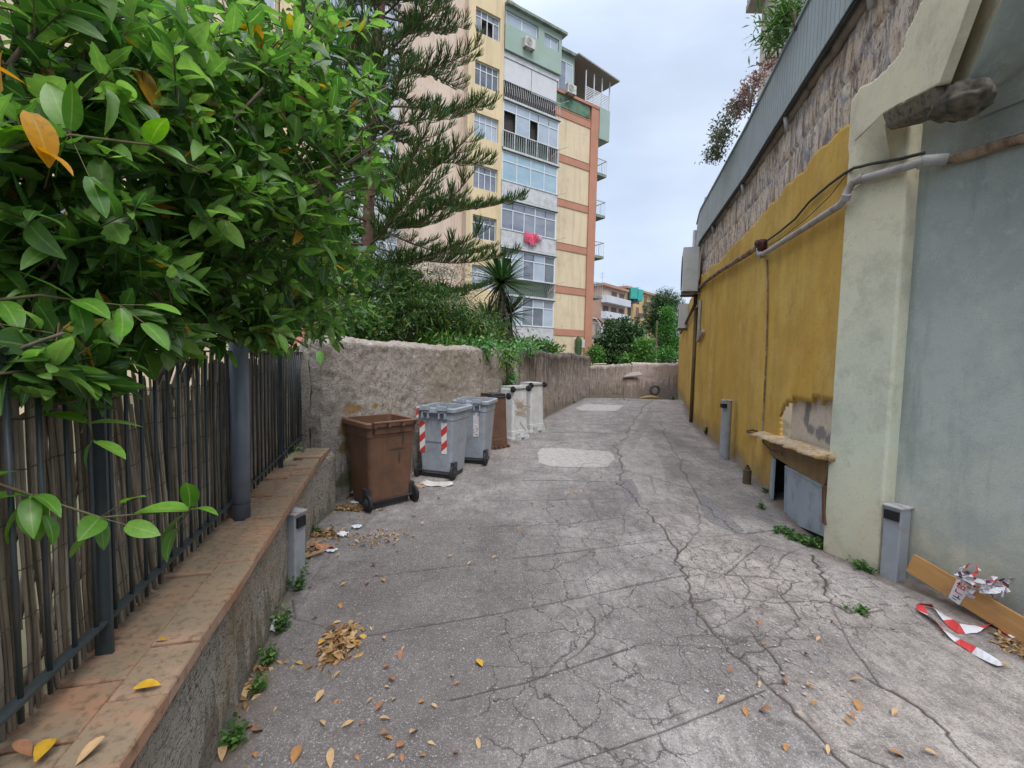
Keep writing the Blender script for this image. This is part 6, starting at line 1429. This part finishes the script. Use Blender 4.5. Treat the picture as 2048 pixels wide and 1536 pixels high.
def sticker(e, dims, xs, z0, z1, mat, w=.085, name="reflector_strip"):
    ht, yt0, yb0, hb = dims
    for x in xs:
        g = MB(); a = lambda z: yb0 + (yt0 - yb0) * ((z - .06) / .9) - .006
        g.quad((x - w / 2, a(z0), z0), (x + w / 2, a(z0), z0), (x + w / 2, a(z1), z1), (x - w / 2, a(z1), z1)); g.build(name, mat, e)
make_bin("wheeled_bin", (-1.53, 5.24, 0), R(44), MBB, 'open brown wheeled bin with a sprayed black mark, nearest in the row', 'brown', .99, width=.64, depth=.62)
e, dm = make_bin("wheeled_bin", (-.975, 6.52, 0), R(-18), MBG, 'open grey wheeled bin with two red and white reflector strips', 'grey', 1.01, width=.60)
sticker(e, dm, (-.205, .135), .36, .80, mst.m)
g = MB(); g.box(-.27, -.24, dm[1] - .05, dm[1] - .045, .86, 1.0); g.build("torn_tape", mst.m, e)
g = MB(); g.box(-.15, .10, dm[1] + .008, dm[1] + .012, .52, .524); g.build("scratch", MHUB, e)
e, dm = make_bin("wheeled_bin", (-.60, 7.40, 0), R(-12), MBG, 'open grey wheeled bin with a torn faded sticker, behind the first grey one', 'grey', 1.03, width=.58)
mtorn = NT("torn_sticker", .6); p = mtorn.pos(local=True); c = mtorn.ramp(mtorn.noise(p, 22, 5, .7), [(.42, (.28, .30, .34)), (.47, (.62, .62, .62)), (.56, (.6, .6, .6)), (.6, (.5, .12, .12)), (.7, (.55, .5, .5))]); mtorn.base(c)
sticker(e, dm, (.10,), .45, .84, mtorn.m, .09, "torn_sticker")
make_bin("wheeled_bin", (-.37, 8.62, 0), R(45), MBB2, 'brown wheeled bin standing upside down between grey and white bins', 'brown', 1.04, True, .47, .5)
e, dm = make_bin("wheeled_bin", (.02, 9.56, 0), R(50), MBW, 'white bin standing upside down, patched with brown tape', 'white', 1.13, True, .56, .52)
rb2 = random.Random(8); mtp = simple("brown_tape", (.42, .31, .2), (.3, .21, .14), 8, .5)
for k in range(9):
    a = rb2.uniform(-.9, .9); x = rb2.uniform(-.12, .12); z = rb2.uniform(.28, .85); L_ = rb2.uniform(.12, .24)
    g = MB(); yy = -.25; g.quad((x - L_ * math.cos(a), yy - k * .001, z - L_ * math.sin(a) - .012), (x + L_ * math.cos(a), yy - k * .001, z + L_ * math.sin(a) - .012), (x + L_ * math.cos(a), yy - k * .001, z + L_ * math.sin(a) + .012), (x - L_ * math.cos(a), yy - k * .001, z - L_ * math.sin(a) + .012)); g.build("tape_strip", mtp, e)
g = MB(); g.box(-.226, -.222, -.2, .2, .50, .54); g.box(-.222, -.218, -.2, .2, .74, .76); g.build("tape_band", mtp, e)
make_bin("wheeled_bin", (.43, 10.5, 0), R(50), MBW, 'white bin upside down with black wheels on top, last in the row', 'white', 1.16, True, .56, .52)

# ---------------------------------------------------------------- bollards
MBO = simple("bollard_grey", (.30, .32, .345), (.25, .27, .29), 5, .5, .4, .1, dirt=(.20, .15, .12), dscale=7, lo=.55, hi=.8)
MCAP = simple("bollard_cap", (.42, .42, .43), (.36, .36, .37), 6, .5, dirt=(.25, .09, .04), dscale=9, lo=.5, hi=.62)
MBK = simple("black_plastic", (.012, .012, .014), (.02, .02, .022), 9, .45)
def bollard(loc, rz, w, h, label, side, lean=0):
    e = empty("bollard", loc, rz, label, 'bollard', None); e.rotation_euler = (lean, 0, rz)
    g = MB(); g.loft([rrect(-w / 2, w / 2, -w / 2, w / 2, z, .008, 2) for z in (-.03, h)]); g.build("shaft", MBO, e)
    g = MB(); g.loft([rrect(-w / 2 - .012, w / 2 + .012, -w / 2 - .012, w / 2 + .012, z, .006, 2) for z in (h + .001, h + .012)]); g.build("cap", MCAP, e)
    g = MB(); 
    if side > 0: g.box(w / 2 + .001, w / 2 + .018, -w * .36, w * .36, h - .10, h - .025)
    else: g.box(-w * .42, w * .42, -w / 2 - .016, -w / 2 - .001, h - .10, h - .025)
    g.build("reflector", MBK, e); return e
q = gp(580, 1180); bollard((q.x + .0, q.y + .06, 0), R(-14), .115, .56, 'short grey square bollard beside the low brick topped wall', 1)
q = gp(1790, 1165); bollard((q.x + .03, q.y + .06, 0), R(-70), .125, .60, 'square grey bollard with rusty cap in front of the cream pillar corner', -1)
q = gp(1451, 920); e = empty("bollard", (q.x, q.y + .05, 0), 0, 'tall pale grey round bollard beside the ochre wall', 'bollard')
g = MB(); g.tube([(0, 0, -.02), (0, 0, 1.04)], .085, 20); g.build("shaft", MBO, e, smooth=False); g = MB(); g.tube([(0, 0, 1.041), (0, 0, 1.06)], .095, 20); g.build("cap", MCAP, e); g = MB(); g.box(-.14, -.05, -.11, -.04, .93, 1.0); g.build("reflector", MBK, e)
q = gp(1497, 969); e = empty("pipe_stub", (q.x, q.y + .05, 0), 0, 'short rusty pipe stub sticking out of the ground by the ochre wall', 'pipe')
MST = simple("stub_rust", (.12, .085, .055), (.08, .055, .04), 12, .9, bump=.6)
g = MB(); g.tube([(0, 0, -.02), (0, 0, .2), (0, 0, .21), (0, 0, .24)], [.055, .055, .035, .035], 12); g.build("stub", MST, e, smooth=False); g = MB(); g.tube([(0, 0, .241), (0, 0, .27)], .02, 8); g.build("tip", MST, e)

# ---------------------------------------------------------------- plank, tape, litter
def wood():
    m = NT("plank_wood", .6, .3); mp2 = m.n("ShaderNodeMapping"); mp2.inputs['Scale'].default_value = (1.5, 14, 26); m.l(m.pos(local=True), mp2.inputs[0])
    c = m.mix(m.ramp(m.noise(mp2.outputs[0], 1.2, 5, .65, .8), [(.3, 0), (.7, 1)]), (.34, .17, .055), (.46, .26, .10)); c = m.mix(m.ramp(m.noise(m.pos(local=True), 6, 5, .7), [(.55, 0), (.75, .5)]), c, (.2, .12, .07)); m.base(c); return m.m
q0 = at(1812, 1142, 3.42); q1 = at(2060, 1296, 2.72); dd = Vector((q1.x - q0.x, q1.y - q0.y, 0)); far_ = q1 + (q1 - q0) * .5
e = empty("wooden_plank", q0, math.atan2(dd.y, dd.x), 'orange brown wooden board lying on edge at the foot of the grey wall', 'plank')
e.rotation_euler = (R(-6), math.atan2(-(q1.z - q0.z), dd.length), math.atan2(dd.y, dd.x))
g = MB(); L_ = (far_ - q0).length; g.loft([[(0, 0, 0), (L_, 0, 0), (L_, .028, 0), (0, .028, 0)], [(0, 0, .15), (L_, 0, .15), (L_, .028, .15), (0, .028, .15)]]); g.build("board", wood(), e)
mlab = simple("tape_white", (.62, .60, .62), (.5, .48, .5), 20, .5); MRED = simple("tape_red", (.55, .05, .05), (.48, .04, .04), 12, .45); MTW = simple("tape_silver", (.6, .6, .62), (.5, .5, .52), 12, .45); MTK = simple("tape_ink", (.05, .04, .08))
g = MB(); xs_ = .29; g.add([(xs_, -.003, .0), (xs_ + .07, -.003, -.005), (xs_ + .085, -.003, .12), (xs_ + .055, -.004, .152), (xs_ + .0, -.004, .152)], [(0, 1, 2, 3, 4)]); g.build("torn_label", mlab, e)
g = MB()   # red and black letters printed along the torn tape
def stroke(x, z, w, h): g.quad((x, -.0045, z), (x + w, -.0045, z), (x + w, -.0045, z + h), (x, -.0045, z + h))
for z in (.105, ):
    stroke(xs_ + .018, z, .045, .007); stroke(xs_ + .018, z + .022, .045, .007); stroke(xs_ + .018, z, .007, .028); stroke(xs_ + .038, z, .006, .028); stroke(xs_ + .057, z, .006, .028)
stroke(xs_ + .018, .066, .045, .007); stroke(xs_ + .018, .066, .007, .027)
g.build("letter_red", MRED, e)
g = MB(); stroke(xs_ + .018, .030, .045, .007); stroke(xs_ + .045, .030, .007, .024); stroke(xs_ + .018, .012, .03, .006); g.build("letter_dark", MTK, e)
def ribbon(g, pts, w, nrm=Vector((0, 0, 1)), twist=0, seg=.11, mats=2, seed=1):
    r = random.Random(seed); P = []
    for a, b in zip(pts[:-1], pts[1:]):
        n = max(2, int((b - a).length / .03))
        for k in range(n): P.append(a.lerp(b, k / n))
    P.append(pts[-1]); dist = 0; prev = None
    for i, p_ in enumerate(P):
        d = (P[min(i + 1, len(P) - 1)] - P[max(0, i - 1)]).normalized(); a = twist * math.sin(i * .35 + seed); up = nrm * math.cos(a) + d.cross(nrm) * math.sin(a); s = d.cross(up).normalized() * w / 2 * (.6 + .4 * abs(math.cos(i * .21 + seed)))
        cur = (p_ - s + Vector((0, 0, r.uniform(0, .003))), p_ + s + Vector((0, 0, r.uniform(0, .006))))
        if prev: g.cm = int(dist / seg) % mats; g.add([prev[0], prev[1], cur[1], cur[0]], [(0, 1, 2, 3)]); dist += (P[i] - P[i - 1]).length
        prev = cur
tape = MB()
ribbon(tape, [gp(px, py, .02) for px, py in ((1838, 1208), (1845, 1225), (1880, 1252), (1905, 1275), (1925, 1287), (1960, 1308), (2003, 1332))], .055, twist=.9, seed=2)
ribbon(tape, [gp(px, py, .025) for px, py in ((1838, 1208), (1865, 1212), (1890, 1235), (1915, 1258), (1945, 1258), (1985, 1248))], .06, twist=.8, seed=4, seg=.13)
ribbon(tape, [gp(px, py, .015) for px, py in ((1985, 1248), (2010, 1265), (2030, 1275))], .04, twist=.5, seed=5)
me = tape.build("barrier_tape", [MRED, MTW]); tag(me, 'red and white barrier tape tangled on the concrete before the board', 'barrier tape')
clump = MB(); rr = random.Random(6); pc = [at(1915, 1150, 3.02), at(1935, 1160, 3.0), at(1955, 1172, 2.97), at(1975, 1165, 2.98), at(1990, 1168, 2.96), at(2012, 1174, 2.95)]
for k in range(22):
    a = pc[rr.randrange(5)] + Vector((rr.uniform(-.03, .03), rr.uniform(-.03, .02), rr.uniform(-.03, .03))); pts = [a]
    for _ in range(4): pts.append(pts[-1] + Vector((rr.uniform(-.035, .06), rr.uniform(-.03, .02), rr.uniform(-.045, .035))))
    clump.cm = 0; ribbon(clump, pts, .035, twist=1.2, seed=k, seg=.05 if k % 3 else 9, mats=2)
for k, (a, b) in enumerate(((4, 5),)): ribbon(clump, [pc[4], pc[5]], .04, seed=3, seg=9)
ribbon(clump, [pc[3], at(1985, 1195, 2.95), at(2000, 1208, 2.93)], .04, seed=9, twist=.4, seg=.05)
for i in range(len(clump.mi)): clump.mi[i] = 1 if clump.mi[i] == 0 else (2 if i % 3 == 0 else 0)
tag(clump.build("crumpled_tape", [MRED, mlab, MTK]), 'crumpled white plastic tape with red and black print hung over the wooden board', 'crumpled tape')

def crumple(name, loc, size, mat, label, cat, seed, flat=.35, n=9, group=None):
    r = np.random.default_rng(seed); V = []; g = MB()
    for i in range(n):
        for j in range(n):
            u = i / (n - 1) - .5; v = j / (n - 1) - .5; rr = 1 + r.uniform(-.12, .12); w = fbm((u * 3 + seed, v * 3, 1.7), 1.5, 3)
            V.append((loc[0] + u * size[0] * rr, loc[1] + v * size[1] * rr, loc[2] + .006 + max(0, w + .35) * flat * size[0]))
    idx = [(i * n + j, (i + 1) * n + j, (i + 1) * n + j + 1, i * n + j + 1) for i in range(n - 1) for j in range(n - 1) if (abs(i - n / 2 + .5) + abs(j - n / 2 + .5)) < n * .72]
    g.add(V, idx); o = g.build(name, mat, smooth=False); tag(o, label, cat, group); return o
MPAP = simple("paper_white", (.66, .67, .72), (.58, .6, .66), 9, .7); MBAG = simple("plastic_bag", (.5, .49, .46), (.42, .40, .37), 6, .35); MORG = simple("orange_paper", (.5, .16, .07), (.45, .28, .18), 12, .7); MCDB = simple("cardboard", (.36, .24, .15), (.28, .19, .12), 9, .9)
crumple("paper_scrap", gp(712, 1056), (.09, .07, 1), MPAP, 'white paper scrap farther from the wall, upper of two on the concrete', 'paper', 1)
crumple("paper_scrap", gp(685, 1071), (.10, .09, 1), MPAP, 'folded white paper scrap below the other one, near the short bollard', 'paper', 2)
crumple("paper_scrap", gp(698, 990), (.13, .13, 1), MPAP, 'crumpled white paper between the wall and brown bin', 'paper', 3, .9)
crumple("paper_sheet", gp(722, 1006), (.26, .10, 1), MPAP, 'flat white paper sheet at the foot of the brown bin', 'paper', 4, .08)
crumple("plastic_bag", gp(872, 970), (.42, .22, 1), MBAG, 'flattened pale plastic bag between brown and grey bin', 'bag', 5, .10)
crumple("plastic_scrap", gp(835, 975), (.2, .12, 1), MCDB, 'brown scrap lying beside the flattened plastic bag', 'scrap', 12, .2)
crumple("plastic_cup", gp(543, 1258), (.11, .09, 1), MPAP, 'crushed white plastic cup in the weeds at the low wall foot', 'cup', 6, .55)
crumple("orange_wrapper", gp(648, 1098), (.17, .09, 1), MORG, 'orange and white food wrapper behind the short bollard', 'wrapper', 7, .35)
crumple("paper_scrap", gp(662, 1103), (.09, .06, 1), MPAP, 'white and orange paper lying against the orange wrapper', 'paper', 8, .25)
g = MB(); a = gp(600, 1118, .02); b = gp(650, 1100, .03); g.tube([a, b], .014, 6); tag(g.build("wood_stick", MCDB), 'broken brown stick lying behind the short bollard', 'stick')
crumple("cardboard_piece", gp(620, 1090), (.18, .12, 1), MCDB, 'torn brown cardboard beside the orange wrapper', 'cardboard', 9, .3)

# fallen leaves: singles are copies of one leaf, heaps are one object each
ML_DRY = leafmat("leaf_dry", [(0, (.16, .08, .03)), (.35, (.30, .16, .06)), (.65, (.42, .26, .12)), (.85, (.50, .36, .2)), (1, (.48, .26, .03))], vein=(.5, .38, .22), rough=.7, trans=.1)
lfms = []
for k, (fold, dr_, wd) in enumerate(((.9, .5, .30), (.5, .9, .24), (1.3, .2, .26), (.3, 1.1, .33))):
    T = leaf_template(6, lambda t: wd * math.sin(math.pi * min(1, .05 + t * .95)) ** .8, fold, dr_); v = T[0].copy(); v[:, 2] = -v[:, 2]; v[:, 2] -= v[:, 2].min() * 0; v[:, 2] = np.abs(v[:, 2] - v[:, 2].max()) * .5
    tints = [(.34, .17, .06), (.46, .30, .15), (.52, .30, .02), (.30, .14, .07)]
    lfms.append((v, T[1], T[2], simple("fallen_leaf_%d" % k, tints[k], [c * .8 for c in tints[k]], 60, .7, bump=0)))
rl = random.Random(77); protos = []
spots = [(333, 1285, .7, 2), (268, 1385, .7, 2), (103, 1487, .7, 2), (25, 1510, .7, 3), (208, 1495, .7, 1), (643, 1393, 0, 1), (964, 1336, 0, 2), (760, 1447, 0, 1), (820, 1480, 0, 1), (745, 1135, 0, 3), (733, 1172, 0, 3), (500, 1480, 0, 3), (487, 1387, 0, 1), (480, 1470, 0, 0), (447, 1500, 0, 1), (515, 1475, 0, 1), (625, 1243, 0, 1), (600, 1500, 0, 0), (665, 1510, 0, 1),
         (527, 1325, 0, 1), (832, 1033, 0, 3), (770, 1088, 0, 1), (735, 1092, 0, 3), (905, 1115, 0, 1), (1018, 1030, 0, 1), (2010, 1340, 0, 1), (1850, 1508, 0, 1), (1545, 1434, 0, 3), (1450, 1400, 0, 1), (1020, 915, 0, 1), (880, 1000, 0, 1), (1710, 1405, 0, 0), (1725, 1370, 0, 1), (1780, 1510, 0, 0)]
for _ in range(62): 
    px = rl.gauss(720, 110); py = rl.uniform(1030, 1530)
    if gp(px, py).x > -.72 - .2755 * gp(px, py).y + .12 and px < 1250: spots.append((px, py, 0, rl.choice((0, 1, 1, 1, 3))))
for _ in range(26): spots.append((rl.uniform(1350, 1900), rl.uniform(1100, 1500), 0, rl.choice((0, 1, 3))))
for _ in range(24): spots.append((rl.uniform(1130, 1240) , rl.uniform(820, 990), 0, rl.choice((0, 1, 3))))
proto = {}
for i, (px, py, z, k) in enumerate(spots):
    q = gp(px, py, z if z else 0); near = i < 34
    if k not in proto:
        v, f, uv, mt = lfms[k]; proto[k] = np_mesh("fallen_leaf", v, f, mt, None, True, uv=uv); o = proto[k]
    else: o = proto[k].copy(); COL.objects.link(o)
    o.name = "fallen_leaf"; o.location = (q.x, q.y, q.z + .004); s_ = rl.uniform(.045, .075) if near else rl.uniform(.025, .05); o.scale = (s_,) * 3; o.rotation_euler = (rl.uniform(-.25, .25), rl.uniform(-.25, .25), rl.uniform(0, 6.28))
    if z: tag(o, 'fallen leaf lying on the red brick coping of the low wall', 'fallen leaf', 'fallen leaves on the brick coping')
    else: tag(o, 'dry fallen leaf lying loose on the concrete', 'fallen leaf', 'fallen leaves on the concrete')
def heap(px, py, rx, ry, n, label, size=.055, zz=.05, seed=1, extra=()):
    r = np.random.default_rng(seed); P = []; D = []; c0 = gp(px, py)
    for _ in range(n):
        a = r.normal(0, .45, 2); P.append((c0.x + a[0] * rx, c0.y + a[1] * ry, .008 + zz * max(0, 1 - (a ** 2).sum() * 1.3) * r.random())); d = r.normal(0, 1, 3); d[2] *= .35; D.append(unit(d))
    T = leaf_template(4, lambda t: .27 * math.sin(math.pi * min(1, .05 + t * .95)) ** .8, .7, .4); o = make_leaves("leaf_heap", P, D, [size] * n, ML_DRY, None, T, .5, r); tag(o, label, 'leaf heap', None, 'stuff')
heap(682, 1290, .12, .22, 190, 'heap of pale dry leaves on the dark concrete', seed=1)
heap(697, 1018, .28, .10, 170, 'dry leaves heaped against the left wheel of the brown bin', .05, .03, 2)
heap(650, 1070, .22, .16, 130, 'dry leaves scattered between paper scraps and short bollard', .04, .015, 3)
heap(760, 1075, .3, .25, 60, 'thin scatter of dry leaves right of the paper scraps', .035, .004, 6)
heap(485, 1395, .08, .3, 60, 'dry leaves caught along the foot of the low wall', .05, .01, 4)
heap(610, 1110, .12, .14, 50, 'brown leaves behind the short bollard', .05, .02, 5)
heap(2040, 1300, .12, .2, 120, 'dry grass and leaf debris at the grey wall foot', .035, .02, 7); heap(1245, 800, .9, .5, 60, 'brown leaf litter at the far crest of the lane', .06, .01, 8)

# ---------------------------------------------------------------- weeds
WG = [(0, (.03, .085, .02)), (.5, (.06, .15, .03)), (1, (.13, .24, .05))]; MWD = leafmat("weed_leaf", WG, rough=.5, trans=.3)
ws = [(528, 1178, .10, .14, 150), (512, 1262, .09, .12, 150), (497, 1330, .06, .10, 110), (445, 1385, .05, .10, 70), (430, 1490, .07, .10, 100), (605, 1150, .04, .14, 60), (612, 1062, .07, .05, 60), (632, 1064, .05, .05, 50), (588, 905, .12, .07, 120),
      (1566, 1066, .13, .035, 300), (1600, 1082, .14, .045, 420), (1632, 1094, .10, .08, 320), (1647, 1072, .04, .17, 200), (1730, 1140, .14, .06, 300), (1712, 1222, .11, .02, 90), (1530, 985, .05, .06, 80), (1524, 1017, .05, .07, 80), (1415, 872, .06, .18, 110), (1146, 806, .10, .06, 60), (1230, 790, .3, .12, 80), (1160, 798, .15, .1, 60), (1345, 800, .12, .18, 80)]
lab = ['weed growing low on the wall foot left of the short bollard', 'leafy weed around the crushed cup at the low wall', 'small weed at the low wall just below the crushed cup', 'thin weed rooted in the low wall plaster', 'weed at the foot of the low wall, nearest the camera', 'weed hugging the right side of the short bollard', 'tiny weed behind the short bollard', 'tiny round weed beside the first dry leaves', 'tuft of weeds on the brick coping by the tall wall',
       'creeping weed left below the metal hatch', 'dense creeping weed in the middle below the hatch', 'dense creeping weed right below the hatch', 'upright weed between hatch and cream pillar', 'weed tuft at the foot of the cream pillar', 'flat green weed in the crack of the concrete apron', 'weed by the open hatch leaf, near the rusty stub', 'weed at the lower corner of the open hatch leaf', 'young leafy weed climbing the ochre wall behind the tall bollard',
       'dark weed at the foot of the black stained wall', 'weeds at the foot of the low far wall', 'small weeds on the far left edge of the lane', 'weeds at the far end of the ochre wall']
for i, ((px, py, r, h, n), lb) in enumerate(zip(ws, lab)):
    z = .70 if i == 8 else 0; q = gp(px, py, z); rg = np.random.default_rng(100 + i)
    if i < 6 and i != 5: q = Vector((-.695 - .2755 * q.y + .03, q.y, z))
    P = []; D = []; stm = MB(); e = empty("weed", q, 0, lb, 'weed', 'weeds along the wall feet')
    for _ in range(max(5, n // 12)):
        a = rg.uniform(0, 6.28); top = np.array([math.cos(a) * r * rg.random(), math.sin(a) * r * rg.random(), h * rg.uniform(.5, 1.1)]); b0 = top * np.array([.3, .3, 0]); stm.tube([Vector(b0), Vector(b0 * .5 + top * .5), Vector(top)], .0018, 3, False)
        for k in range(12): t = rg.uniform(.2, 1); P.append(b0 + (top - b0) * t + rg.normal(0, .012, 3)); d = rg.normal(0, 1, 3); d[2] = abs(d[2]) * .6; D.append(unit(d))
    P = np.array(P); P[:, 2] = np.abs(P[:, 2]); stm.build("stem", MTWIG, e)
    T = leaf_template(3, lambda t: (.05, .34, .03)[int(t * 2 + .01)], .2, .3); S = np.full(len(P), .028 if h < .15 else .04) * rg.uniform(.6, 1.3, len(P)) * (1.6 if q.y > 9 else 1); up = np.tile([0, 0, 1.0], (len(P), 1)) + rg.normal(0, .5, (len(P), 3)); V, Fq = batch(T[0], T[1], frames(np.array(D), up, S), P); np_mesh("leaves", V, Fq, MWD, e)
# loose pebbles and crumbs of concrete
rk = random.Random(31); g = MB()
for _ in range(420):
    if rk.random() < .6: px, py = rk.gauss(1560, 130), rk.uniform(1060, 1400)
    else: px, py = rk.uniform(620, 1300), rk.uniform(1000, 1530)
    q = gp(px, py); s = rk.uniform(.003, .011) * (1.3 if px > 1350 else .9); vs = []
    for d in ((1, 0, 0), (0, 1, 0), (-1, 0, 0), (0, -1, 0), (0, 0, 1), (0, 0, -1)): vs.append((q.x + d[0] * s * rk.uniform(.6, 1.3), q.y + d[1] * s * rk.uniform(.6, 1.3), .003 + d[2] * s * .5))
    g.add(vs, [(0, 1, 4), (1, 2, 4), (2, 3, 4), (3, 0, 4), (1, 0, 5), (2, 1, 5), (3, 2, 5), (0, 3, 5)])
tag(g.build("gravel", simple("crumb_concrete", (.36, .33, .31), (.24, .21, .2), 30, .9)), 'loose crumbs of concrete strewn over the cracked lane', 'gravel', kind='stuff')

# little tiled roof behind the end of the fence
tr_ = empty("tiled_roof", at(600, 690, 6.2), 0, 'small red tiled roof edge behind the end of the fence', 'roof'); MTL = simple("tile_red", (.36, .10, .085), (.28, .09, .075), 7, .85, dirt=(.2, .14, .11), lo=.5)
A_ = at(535, 640, 7.4); B_ = at(600, 652, 7.4); C_ = at(641, 688, 6.0); D_ = at(560, 692, 5.9); g = MB(); rows = []
for i in range(41):
    t = i / 40; a = A_.lerp(B_, t); d = D_.lerp(C_, t); rz_ = Vector((0, 0, .018 * abs(math.sin(t * math.pi * 10)))); rows.append([d + rz_, d.lerp(a, .33) + rz_ + Vector((0, 0, .012)), d.lerp(a, .34) + rz_, d.lerp(a, .67) + rz_ + Vector((0, 0, .012)), d.lerp(a, .68) + rz_, a + rz_, a - Vector((0, 0, .05)), d - Vector((0, 0, .03))])
g.loft(rows); o = g.build("tiles", MTL, None); o.parent = tr_; o.matrix_parent_inverse = Matrix.Translation(-Vector(tr_.location))
g = MB(); g.tube([at(540, 700, 5.7), at(600, 692, 5.75), at(646, 690, 5.6)], .035, 7); o = g.build("beam", MCDB); o.parent = tr_; o.matrix_parent_inverse = Matrix.Translation(-Vector(tr_.location))
g = MB()
for px in (560, 625): v = at(px, 700, 5.85); g = MB(); g.tube([(v.x, v.y, 0), tuple(v)], .04, 6); o = g.build("post", MCDB); o.parent = tr_; o.matrix_parent_inverse = Matrix.Translation(-Vector(tr_.location))
